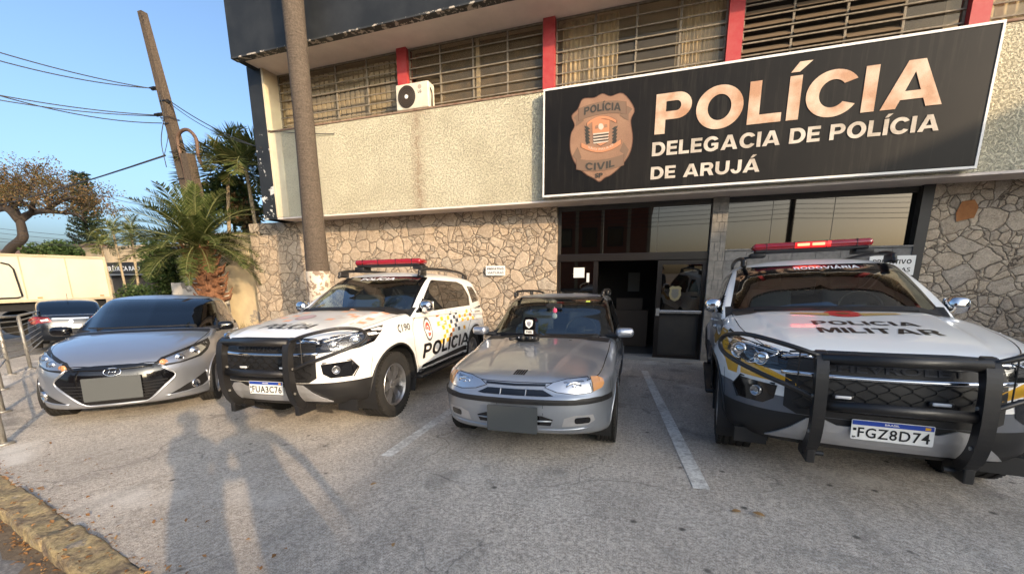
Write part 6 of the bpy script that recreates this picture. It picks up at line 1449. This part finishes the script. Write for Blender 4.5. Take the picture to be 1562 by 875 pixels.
def house(name, label, x0, x1, y0, y1, z1, m, roof=None, openings=(), parapet=True):
    root = empty(name, ((x0+x1)/2, y0, -1.5), label, 'building'); cx = (x0+x1)/2; w = (x1-x0)/2
    MB().box2(-w, w, 0, y1-y0, 0, z1+1.5).build('wall', m, root)
    if roof: MB().prism([(-.4, z1+1.5), ((y1-y0)/2, z1+2.6), (y1-y0+.4, z1+1.5), (y1-y0+.4, z1+1.42), (-.4, z1+1.42)], 'x', -w-.3, w+.3).build('roof', roof, root)
    elif parapet: MB().box2(-w-.06, w+.06, -.06, .12, z1+1.5, z1+1.64).build('parapet', 'pale_wall', root)
    for (a, b_, c_, d_) in openings:
        f = MB().box2(a-cx, b_-cx, -.03, -.005, c_+1.5, d_+1.5).build('window', 'win_dark', root); MB().box2(a-cx+.05, b_-cx-.05, -.04, -.031, c_+1.55, d_+1.45).build('pane', 'win_glass', f)
    return root
q0, q1 = atY(150, 402, 16), atY(262, 402, 16)
sh = house('shop', 'low pale shop with a black fascia lettered in white, beyond the thin palms', q0.x-2.0, q1.x+3, 16.2, 22, 2.15, 'pale_wall')
sx0, sx1 = atY(163, 410, 16).x-sh.location.x, atY(222, 410, 16).x-sh.location.x; zt, zb = atY(190, 400, 16).z+1.5, atY(190, 417, 16).z+1.5
MB().box2(sx0, sx1, -.30, -.02, zb, zt).build('shop_fascia', 'win_dark', sh); flat_text('shop_lettering', 'ELÉTRICA RAIO', sx0+.3, sx1-.3, zb+.16, (zt-zb)*.40, -.305, MT['white_letters'], sh, bold=.02, thick=.01)
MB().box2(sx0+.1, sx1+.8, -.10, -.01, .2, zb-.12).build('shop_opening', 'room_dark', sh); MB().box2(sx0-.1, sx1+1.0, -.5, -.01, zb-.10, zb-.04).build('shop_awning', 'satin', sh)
MB().box2(sx1+.35, sx1+.45, -.4, -.3, .2, 1.7).build('white_post', 'white_letters', sh)
q0, q1 = atY(108, 385, 24), atY(245, 385, 24)
house('long_building', 'long cream building with a flat top behind the shop', q0.x, q1.x+2, 24.5, 32, atY(150, 379, 24.5).z, 'pale_wall', None, [(q0.x+2+3*k, q0.x+3.2+3*k, 1.3, 2.2) for k in range(4)])
q0, q1 = atY(180, 385, 27), atY(240, 385, 27); house('far_building', 'pale building with a shallow roof above the shop roofline', q0.x, q1.x+6, 33, 38, atY(200, 372, 33).z, 'pale_wall', 'roof_tile')
q0, q1 = atY(-60, 385, 22), atY(66, 385, 22); house('tiled_house', 'low house with a brown tiled roof above the truck', q0.x, q1.x, 23, 29, atY(30, 388, 23).z, 'pale_wall', 'roof_tile')
# --- utility pole
MT['wire_black'] = M('cable_sheath', (.03, .03, .032), .6)
pb, pt = Vector((-13.15, 9.6, -.7)), atY(217, 19, 9.6); up_ = empty('utility_pole', pb, 'leaning weathered wooden pole with cables and a curved conduit, left of the building', 'pole'); d = pt-pb
def taper(mb, a, b_, w0, w1):
    a, b_ = Vector(a), Vector(b_); A = []
    for p, w in ((a, w0), (b_, w1)): A.append([mb.b.verts.new(p+Vector((x*w, y*w, 0))) for x, y in ((-.5, -.5), (.5, -.5), (.5, .5), (-.5, .5))])
    for k in range(4): mb.b.faces.new((A[0][k], A[0][(k+1) % 4], A[1][(k+1) % 4], A[1][k]))
    mb.b.faces.new(A[1]); mb.b.faces.new(A[0][::-1]); return mb
taper(MB(), (0, 0, 0), d, .40, .17).build('pole_shaft', 'pole_wood', up_)
s0 = atY(286, 235, 9.45)-pb; taper(MB(), (.25, -.18, 0), s0, .30, .26).build('support_post', 'pole_wood', up_)
P_ = [atY(a, b_, 9.4)-pb for a, b_ in ((290, 330), (284, 270), (272, 222), (273, 204), (286, 198), (299, 212), (303, 240), (312, 258))]
MB().tube(P_, .05, 9, 5).build('curved_conduit', M('rusty_conduit', (.16, .10, .07), .7, .3, dirt=.6), up_, smooth=True)
for (a, b_) in ((236, 135), (243, 175), (252, 155), (258, 190)): q = atY(a, b_, 9.55)-pb; MB().cyl(q+Vector((-.12, 0, 0)), q+Vector((.12, 0, 0)), .05, n=10).box(q, (.22, .18, .03)).build('insulator', 'bar_black', up_)
for z in (.52, .60, .70): q = d*z; MB().tube([q+Vector((x*.17, y*.17, 0)) for x, y in ((-1, -1), (1, -1), (1, 1), (-1, 1))], .012, 5, closed=True).build('steel_band', 'bar_black', up_)
for L_, r_ in (([(243, 140), (250, 175), (246, 215), (254, 255)], .012), ([(245, 178), (256, 205), (250, 240)], .009)): MB().tube([atY(a, b_, 9.35)-pb for a, b_ in L_], r_, 5, 5).build('loose_cable', 'wire_black', up_, smooth=True)
def wire(a, b_, sag, r=.014, name='cable', label='black overhead cable sagging from the leaning pole', grp='overhead cables'):
    a, b_ = Vector(a), Vector(b_); P = [a.lerp(b_, t/16)-Vector((0, 0, sag*4*(t/16)*(1-t/16))) for t in range(17)]
    o = MB().tube(P, r, 5).build(name, 'wire_black', None, smooth=True); return fin(o, label, 'cable', grp)
MT['wire_black'] = M('cable_sheath', (.03, .03, .032), .6)
for i, (a, b_, dst, s_) in enumerate(((( 236, 135), (-60, 76), 6, .15), ((236, 136), (-60, 62), 6, .1), ((243, 176), (-60, 134), 6, .1), ((243, 177), (-60, 142), 6.3, .12), ((247, 188), (-60, 128), 5.8, .2))):
    wire(atY(*a, 9.6), atY(*b_, dst), s_)
cg = 'cables running to the building'
wire(atY(256, 152, 9.6), (XL+.2, YO-.02, atY(392, 228, YO).z), .12, .014, label='black cable from the leaning pole to the building fin', grp=cg); wire(atY(257, 156, 9.6), (XL+.2, YO-.03, atY(392, 226, YO).z), .2, .010, label='black cable from the leaning pole to the building fin', grp=cg)
wire(atY(252, 237, 9.6), atY(-40, 318, 24), .25, .028, label='thick dark cable dropping left from the pole to the spreading tree', grp=None)
fg = 'distant cables'
for k, (y0, y1) in enumerate(((345, 372), (352, 378), (360, 386), (366, 380), (284, 305), (290, 312))):
    wire(atY(-30 if k < 4 else 120, y0, 15), atY(330, y1 if k < 4 else y1+18, 15), .15, .012, label='thin distant cable crossing the sky behind the palms', grp=fg)
wire((XL+.46, YO-.05, 5.0), (-7.0, YO-.03, 4.72), .03, .008, label='thin loose cable hanging along the plaster beside the palm trunk', grp=None)
# --- street barrier
PB = [atG(4, 690), atG(4, 628), atG(3, 594), atG(16, 571), atG(47, 562), atG(82, 521), atG(118, 508), atG(150, 500)]
PB[0] = PB[1]+(PB[1]-PB[2])*.9
bar = empty('crowd_barrier', PB[3], 'curving galvanised metal barrier left of the silver hatchback', 'barrier'); o0 = PB[3]; mb = MB(); mesh_ = MB()
tops = []
for p in PB:
    p = Vector((p.x, p.y, gz(p.x, p.y))); a = p-o0; tops.append(a+Vector((-.03, 0, 1.10)))
    po = MB().tube([a, a+Vector((0, 0, 1.11))], .030, 10); po.box(a+Vector((0, 0, .01)), (.12, .12, .02)); po.build('post', 'galv', bar, smooth=True)
for i in range(len(tops)-1):
    a, b_ = tops[i], tops[i+1]
    for dz in (0, -.10, -.80): MB().tube([a+Vector((0, 0, dz)), b_+Vector((0, 0, dz))], .024 if dz == 0 else .014, 8).build('rail', 'galv', bar, smooth=True)
    for k in range(5): mesh_.tube([a+Vector((0, 0, -.20-.12*k)), b_+Vector((0, 0, -.20-.12*k))], .008, 5)
mesh_.build('wire_infill', 'galv', bar)
# --- truck
TX = -20.0; tk = empty('box_truck', (TX, 7.0, gz(TX, 7)), 'long cream-white box truck parked beyond the barrier', 'truck'); g = gz(TX, 7)
ytop = atX(160, 399, TX).y
MB().box2(-2.4, 0, -7.0+1.2, ytop-7.0, .67-g, 2.22-g, .02).build('cargo_box', M('truck_cream_panel', (.60, .55, .44), .5, dirt=.5, dscale=.6, dcol=(.46, .39, .28)), tk)
mb = MB(); mb.box2(-.02, .03, -7+1.2, ytop-7, 2.17-g, 2.25-g).box2(-.02, .03, -7+1.2, ytop-7, .64-g, .72-g).box2(-.04, .035, ytop-7.06, ytop-6.99, .64-g, 2.25-g); mb.build('edge_rail', 'pale_wall', tk)
mb = MB(); y0, y1 = atX(-40, 430, TX).y-7, atX(24, 430, TX).y-7; mb.tube([(.04, y1-.25, 1.95-g), (.04, y1-.08, 1.90-g), (.04, y1, 1.75-g), (.04, y1+.06, .85-g), (.04, y1-.06, .80-g), (.04, y0, .80-g)], .025, 6); mb.build('side_door_frame', 'bar_black', tk)
mb = MB(); [mb.box2(-.002, .012, y-.02, y+.02, .74-g, 2.16-g) for y in [ytop-7-1.15*k for k in range(1, 8)]]; mb.build('panel_ribs', 'pale_wall', tk)
for y in (ytop-7.3, ytop-9.0): MB().box2(.012, .03, y-.06, y+.06, .76-g, .80-g).build('side_marker', 'amber_soft', tk)
MB().box2(-2.2, -.2, -7+.9, ytop-7.1, .35-g, .63-g).build('chassis', 'dark_in', tk)
MB().box2(-2.3, -.1, -7.9, -5.9, .45-g, 1.9-g, .15).build('cab', 'plate_white', tk)
for y in (-6.6, 1.4, 2.4):
    for x in (-.25, -2.15): MB().lathe([(.0001, .13), (.25, .13), (.46, .12), (.48, .06), (.48, -.06), (.46, -.12), (.0001, -.13)], (x, y, .48), n=28).build('wheel', 'rubber', tk)
# --- dark saloon seen from behind
def saloon():
    root = empty('saloon_car', label='dark blue-black saloon seen from behind beyond the barrier', cat='car')
    T = hm([(-1, .7), (.6, .92), (2.6, .95), (3.3, 1.0), (3.75, .96), (4, .8)])
    Wd = hm([(-1, .75), (0, .86), (2.6, .87), (3.7, .80)]); S = hm([(.15, .1), (.35, .02), (.6, 0), (.8, .02), (1.0, .08)])
    bm = shell(body_fn(T, lambda a, y: .04*(a/.8)**3, Wd, S, hm([(.2, -.8), (.5, -.9), (.9, -.6)]), hm([(0, 0), (.5, .08), (.85, .6)]), hm([(.2, 3.6), (.45, 3.74), (.6, 3.74), (.95, 3.66), (1.1, 3.5)]), hm([(0, 0), (.4, .03), (.65, .13), (.85, .5)]), hm([(-1, .22), (4, .26)]), .025), (-1, 1, -1.1, 4, .1, 1.2), (-.35, .35, -.3, 3.2, .5, .6), .06)
    cab = shell(cab_fn(hm([(.8, .2), (1.1, .6), (1.45, 1.3)]), hm([(0, 0), (.7, .25)]), hm([(.85, 3.5), (1.0, 3.2), (1.25, 2.75), (1.42, 2.35), (1.5, 2.0)]), hm([(.4, .76), (2, .78), (3.3, .66)]), hm([(.9, 0), (1.2, .08), (1.4, .18), (1.48, .3)]), hm([(1, 1.42), (1.7, 1.46), (2.6, 1.38)]), .04, .85, .025), (-1, 1, -.2, 3.8, .8, 1.7), (-.3, .3, 1.2, 2.2, 1.05, 1.2), .06)
    c = Car(root, merge(bm, cab)); c.mi(MT['dark_car'])
    c.pane(BK(), rrect(-.58, .58, 1.0, 1.36, .06), 'rear_window', 'tint', lambda p, n: p.y > 2 and p.z > .97)
    for s in (1, -1):
        c.pane(SD(s), [(s*a, b_) for a, b_ in ((1.0, 1.0), (2.6, 1.02), (2.4, 1.32), (1.4, 1.36))], 'side_window', 'tint', lambda p, n: p.z > .96)
        tl = c.decal(BK(), [(s*.36, .80), (s*.74, .74), (s*.80, .86), (s*.70, .95), (s*.42, .92)], 'tail_light', M('tail_red', (.22, .015, .015), .2, 0, 1), .004, .006, .06); c.decal(BK(), [(s*.42, .83), (s*.56, .81), (s*.58, .86), (s*.44, .89)], 'reversing_lens', 'plate_white', .014, 0, .06, parent=tl)
        for cy in (0, 2.6): c.hole(SD(s), circ(s*cy, .30, .35, 20), lambda p, n: p.z < .8); make_wheel(root, s*.74, cy, .31, .19, .2, 5, s, spoke='one')
    for cy in (0, 2.6): arch_well(c, cy, .30, .35, .5, .82, root)
    c.decal(BK(), rrect(-.2, .2, .60, .71, .01), 'number_plate', 'plate_white', .01, .004); c.decal(BK(), [(-.36, .86), (.36, .86), (.36, .90), (-.36, .90)], 'boot_trim', 'chrome', .004, .008); c.decal(BK(), [(-.05, .80), (0, .74), (.05, .80), (0, .85)], 'boot_emblem', 'chrome', .004, .006)
    MB().tube([(0, 2.2, 1.44), (0, 2.45, 1.60)], .006, 5).build('aerial', 'black_plastic', root)
    c.finish('body', MT['dark_car']); return root
MT['dark_car'] = M('dark_car_paint', (.012, .016, .025), .3, .3, 1)
sl = saloon(); a_ = atG(108, 497); q = Vector((-15.6, 6.9)); th = math.degrees(math.atan2(q.y, q.x))-90
pose(sl, q.x-math.sin(R(-th))*0-3.74*math.cos(R(th+90))*-1*1.0, q.y+3.74*math.sin(R(th+90)), th+180)
# red car at the right edge
rc = empty('red_car', label='dark red car glimpsed at the right edge behind the police car', cat='car'); 
def redcar():
    bm = shell(body_fn(hm([(-1, .7), (-.6, .85), (.6, 1.0), (3.3, 1.0)]), lambda a, y: .06*(a/.8)**3, hm([(-1, .78), (0, .86), (3, .85)]), hm([(.15, .1), (.4, .01), (.8, .02), (1.0, .09)]), hm([(.2, -.75), (.5, -.85), (.8, -.7), (.95, -.4)]), hm([(0, 0), (.5, .1), (.85, .6)]), hm([(.2, 3.2), (.9, 3.2)]), hm([(0, 0), (.85, .5)]), hm([(-1, .2), (4, .25)]), .025), (-1, 1, -1.1, 3.5, .1, 1.2), (-.35, .35, -.3, 2.8, .5, .6), .06)
    cab = shell(cab_fn(hm([(.85, .3), (1.1, .7), (1.45, 1.3)]), hm([(0, 0), (.7, .25)]), hm([(.85, 3.1), (1.2, 2.95), (1.45, 2.5)]), hm([(.4, .76), (2, .78), (3.1, .66)]), hm([(.9, 0), (1.2, .08), (1.4, .18), (1.48, .3)]), hm([(1, 1.42), (1.7, 1.46), (2.6, 1.42)]), .04, .85, .025), (-1, 1, -.2, 3.6, .8, 1.7), (-.3, .3, 1.2, 2.2, 1.05, 1.2), .06)
    c = Car(rc, merge(bm, cab)); c.mi(MT['red_car']); c.pane(FR(), [(-.68, 1.0), (.68, 1.0), (.55, 1.38), (-.55, 1.38)], 'windscreen', 'tint', lambda p, n: n.y < -.2 and p.z > .96)
    for s in (1, -1):
        c.pane(SD(s), [(s*a, b_) for a, b_ in ((1.0, 1.02), (2.6, 1.02), (2.4, 1.32), (1.4, 1.36))], 'side_window', 'tint', lambda p, n: p.z > .96)
        for cy in (0, 2.5): c.hole(SD(s), circ(s*cy, .30, .35, 20), lambda p, n: p.z < .8); make_wheel(rc, s*.74, cy, .31, .19, .2, 5, s, spoke='one')
        c.decal(FR(), [(s*.40, .62), (s*.72, .68), (s*.78, .78), (s*.5, .74)], 'headlight', 'satin', .004)
    for cy in (0, 2.5): arch_well(c, cy, .30, .35, .5, .82, rc)
    c.decal(FR(), [(-.4, .4), (.4, .4), (.45, .6), (-.45, .6)], 'grille', 'gloss_black', .004)
    c.finish('body', MT['red_car'])
MT['red_car'] = M('dark_red_paint', (.16, .008, .012), .3, .2, 1); redcar(); pose(rc, 6.35, 4.75, -2)
# ================================================================== across the street (out of frame: it shades the forecourt and shows in the glass)
ed_ = Vector((.295, -.955, 0)).normalized(); en_ = Vector((.955, .295, 0)).normalized(); Pn = Vector((24.75, -14.7, 0)); RZ = 9.28
nb_ = empty('corner_building', (Pn.x, Pn.y, -.9), 'tall ochre corner building across the street', 'building'); nb_.rotation_euler = (0, 0, math.atan2(en_.y, en_.x))
MB().box2(0, 14, -7, 22, 0, RZ+.75).build('wall', 'pale_wall', nb_); MB().box2(-.0, 14.2, -7.2, 22.2, RZ+.751, RZ+.9).build('parapet', 'roof_tile', nb_)
for k in range(6):
    for z in (1.2, 4.6):
        f = MB().box2(-.05, 0, -5+4.2*k, -3.2+4.2*k, z, z+1.5).build('window', 'win_dark', nb_); MB().box2(-.06, -.051, -4.9+4.2*k, -3.3+4.2*k, z+.1, z+1.4).build('pane', 'win_glass', f)
bb3 = empty('brick_building', (-4.0, -15.0, -.2), 'red-brown two storey building across the street', 'building')
MB().box2(-7, 4.6, -8, 0, 0, 7.2).build('wall', M('red_brown_render', (.30, .10, .06), .85, dirt=.4), bb3); mb = MB(); [mb.box2(x-.12, x+.12, 0, .12, 0, 7.2) for x in (-7, -5, -3, -1, 1, 3, 4.5)]; mb.build('pilasters', 'pale_wall', bb3)
MB().box2(-7.2, 4.8, -8.2, .2, 7.2, 7.35).build('roof', 'roof_tile', bb3)
for k in range(5): f = MB().box2(-6.6+2*k, -5.4+2*k, 0, .05, 3.9, 5.4).build('window', 'win_dark', bb3); MB().box2(-6.5+2*k, -5.5+2*k, .051, .06, 4.0, 5.3).build('pane', 'win_glass', f)
pp = empty('street_pole', (9.3, -13.5, -.3), 'wooden power pole with insulators across the street', 'pole'); MB().tube([(0, 0, 0), (0, 0, 8.8)], .17, 10).build('pole_shaft', 'pole_wood', pp)
mb = MB(); [mb.cyl((-.17, .1, z), (-.17, .3, z), .05, n=8) for z in (5.4, 5.7, 6.0, 6.3, 6.6, 7.4)]; [mb.box((0, .1, z), (1.8, .08, .1)) for z in (7.9,)]; mb.build('insulators', 'bar_black', pp)
for k, z in enumerate((5.1, 5.4, 5.7, 6.0, 6.3, 6.6, 7.1, 7.6)):
    wire((-40, -13.6, z+.6), (9.3, -13.6, z), .5, .016, label='street cable strung across the street behind the camera', grp='street cables'); wire((9.3, -13.6, z), (45, -13.6, z+.4), .6, .016, label='street cable strung across the street behind the camera', grp='street cables')
# ================================================================== leaves and litter
MT['dead_leaf'] = tex_leaf('dead_leaf', (.20, .10, .04), (.38, .20, .08), (.50, .32, .14)); lb = bmesh.new(); rq = random.Random(33)
def litter(b, p, L, r):
    a = r.random()*6.28; d = Vector((math.cos(a), math.sin(a), r.uniform(-.1, .5))).normalized(); s = d.cross(Vector((r.uniform(-.4, .4), r.uniform(-.4, .4), 1))).normalized()*L*.3
    v = [b.verts.new(q) for q in (p, p+d*L*.4+s+Vector((0, 0, .006)), p+d*L, p+d*L*.4-s+Vector((0, 0, .004)))]; b.faces.new(v)
for _ in range(1500):
    s = rq.uniform(-3.2, 3.6) if rq.random() < .75 else rq.uniform(-12, 3.6); k = rq.random(); n = rq.gauss(-.19, .03) if k < .60 else (rq.gauss(.008, .035) if k < .90 else rq.uniform(-.4, .5))
    z = -.080 if n < -.16 else (.018 if n < 0 else .006)
    litter(lb, kp(s, n, z), .012+.028*rq.random()**2, rq)
fin(link_bm('leaf_litter', lb, 'dead_leaf', smooth=False, normals=False), 'brown leaf crumbs along the yellow kerb', 'leaf litter', kind='stuff')
def leaf(px, py, L, label, a0):
    p = atG(px, py); b = bmesh.new(); n = 9; P_ = []
    for sgn in (1, -1):
        for k in range(n) if sgn > 0 else range(n-1, -1, -1): t = k/(n-1); P_.append((L*(t-.5), sgn*L*.28*math.sin(math.pi*t)**.8))
    vs = [b.verts.new((x, y, .012+abs(y)*.5+.15*x*x/L)) for x, y in P_]; b.faces.new(vs); bmesh.ops.triangulate(b, faces=b.faces[:])
    o = link_bm('fallen_leaf', b, 'dead_leaf', smooth=False, normals=False); o.location = (p.x, p.y, gz(p.x, p.y)); o.rotation_euler = (0, 0, a0); return fin(o, label, 'leaf')
leaf(1123, 782, .062, 'brown curled leaf on the concrete, left one of the close pair', .3); leaf(1157, 787, .072, 'brown leaf on the concrete, right one of the close pair', -.4); leaf(570, 740, .05, 'single orange-brown leaf on the concrete before the patrol car wheel', 1.0); leaf(600, 833, .035, 'tiny brown leaf near the bottom of the forecourt', 2.0); leaf(62, 746, .05, 'orange-brown leaf beside the yellow kerb', .5)
# ================================================================== people behind the camera: they cast the long shadows on the forecourt
MT['skin'] = M('skin', (.42, .26, .18), .55); MT['shirt'] = M('navy_shirt', (.02, .03, .06), .85); MT['trousers'] = M('grey_trousers', (.06, .06, .065), .85); MT['hair'] = M('dark_hair', (.015, .01, .008), .7)
def person(label, loc, rz, arms, legs=.16, H=1.72):
    k = H/1.75; root = empty('person', (loc[0], loc[1], gz(*loc)-.0), label, 'person', rz=rz)
    J = {'pel': ((0, 0, .95), .155), 'wai': ((0, -.01, 1.10), .135), 'che': ((0, 0, 1.30), .165), 'nk0': ((0, 0, 1.46), .085), 'nk': ((0, .01, 1.52), .055), 'hd': ((0, .02, 1.60), .085), 'hd2': ((0, .02, 1.68), .092), 'top': ((0, 0, 1.74), .06)}
    E = [('pel', 'wai'), ('wai', 'che'), ('che', 'nk0'), ('nk0', 'nk'), ('nk', 'hd'), ('hd', 'hd2'), ('hd2', 'top')]
    for s, t in ((1, 'r'), (-1, 'l')):
        J['hip'+t] = ((s*.10, 0, .88), .105); J['kn'+t] = ((s*legs*.85, .02, .48), .085); J['an'+t] = ((s*legs, 0, .09), .06); J['to'+t] = ((s*legs*1.05, .15, .035), .038); J['sh'+t] = ((s*.19, 0, 1.42), .065)
        E += [('pel', 'hip'+t), ('hip'+t, 'kn'+t), ('kn'+t, 'an'+t), ('an'+t, 'to'+t), ('che', 'sh'+t)]; el, ha = arms[t]
        J['el'+t] = (el, .045); J['wr'+t] = (ha, .03); v = (Vector(ha)-Vector(el)).normalized(); J['ha'+t] = (tuple(Vector(ha)+v*.07), .036); E += [('sh'+t, 'el'+t), ('el'+t, 'wr'+t), ('wr'+t, 'ha'+t)]
        nrm = v.orthogonal().normalized()
        for q in range(4):
            a = Vector(ha)+v*.10+nrm*(.03-.02*q); J['f%d%s' % (q, t)] = (tuple(a), .010); J['g%d%s' % (q, t)] = (tuple(a+v*(.055+.01*(q in (1, 2)))-v.cross(nrm)*.025), .008); E += [('ha'+t, 'f%d%s' % (q, t)), ('f%d%s' % (q, t), 'g%d%s' % (q, t))]
        J['th'+t] = (tuple(Vector(ha)+v*.05+nrm*.05), .010); E += [('wr'+t, 'th'+t)]
    names_ = list(J); me = bpy.data.meshes.new('body'); me.from_pydata([Vector(J[n][0])*k for n in names_], [(names_.index(a), names_.index(b_)) for a, b_ in E], [])
    o = bpy.data.objects.new('body', me); COL.objects.link(o); o.parent = root; o.modifiers.new('s', 'SKIN'); sv = me.skin_vertices[0].data
    for i, n in enumerate(names_): r_ = J[n][1]*k; sv[i].radius = (r_, r_*(.75 if n in ('che', 'wai', 'pel') else 1)); sv[i].use_root = n == 'pel'
    m2 = o.modifiers.new('u', 'SUBSURF'); m2.levels = 2; m2.render_levels = 2
    bpy.context.view_layer.update(); dg = bpy.context.evaluated_depsgraph_get(); nm_ = bpy.data.meshes.new_from_object(o.evaluated_get(dg)); o.modifiers.clear(); o.data = nm_
    for mm in ('skin', 'shirt', 'trousers', 'rubber'): nm_.materials.append(MT[mm])
    hands = [Vector(J['wr'+t][0])*k for t in 'rl']
    for p in nm_.polygons:
        c_ = p.center; p.use_smooth = True
        p.material_index = 3 if c_.z < .10*k else 2 if c_.z < 1.0*k and abs(c_.x) < .26 and abs(c_.y) < .2 else 0 if (c_.z > 1.5*k and abs(c_.x) < .12 and abs(c_.y) < .15) or any((c_-h).length < .17 for h in hands) else 1
    hb = MB(); hb.sph((0, -.015*k, 1.695*k), .104*k, (1, 1.05, .85)); ho = hb.build('hair', 'hair', root, smooth=True)
    fb_ = MB(); fb_.sph((0, .115*k, 1.63*k), .016, (1, 1.2, 1.6)); fb_.sph((.105*k, .01, 1.63*k), .02, (.5, 1, 1.5)); fb_.sph((-.105*k, .01, 1.63*k), .02, (.5, 1, 1.5)); fb_.build('nose_and_ears', 'skin', root, smooth=True)
    for s in (1, -1): MB().sph((s*.033*k, .098*k, 1.655*k), .011).build('eye', 'gloss_black', root, smooth=True)
    MB().box((0, .103*k, 1.585*k), (.045, .012, .008), None, .003).build('mouth', M('lips', (.3, .1, .08), .5), root)
    return root
person('person in a navy shirt taking the photograph with one arm out', (.35, -.34), R(5), {'r': ((.30, .04, 1.16), (.26, .26, 1.10)), 'l': ((-.30, .06, 1.18), (-.18, .30, 1.20))}, .085)
person('person in a navy shirt standing beside the photographer', (.87, -.14), R(58), {'r': ((.31, .02, 1.15), (.32, .10, .90)), 'l': ((-.31, .0, 1.16), (-.34, .12, .92))}, .09, 1.74)
# ================================================================== the vehicles on the forecourt
t1 = suv('police_suv', 'white highway police car with yellow stripe and lit red light bar', (1.675, 3.88, -7.3), 'FGZ8D74', 'mil')
t2 = suv('police_suv', 'white police car with orange checks and POLÍCIA on its door, beside the silver hatchback', (-3.58, 3.78, 4.6), 'FUA3C76', 'pol')
hatch((-6.22, 3.30, 45.5))
wg, wc_ = wagon((-.951, 3.733, .9)); radar(wg, wc_)
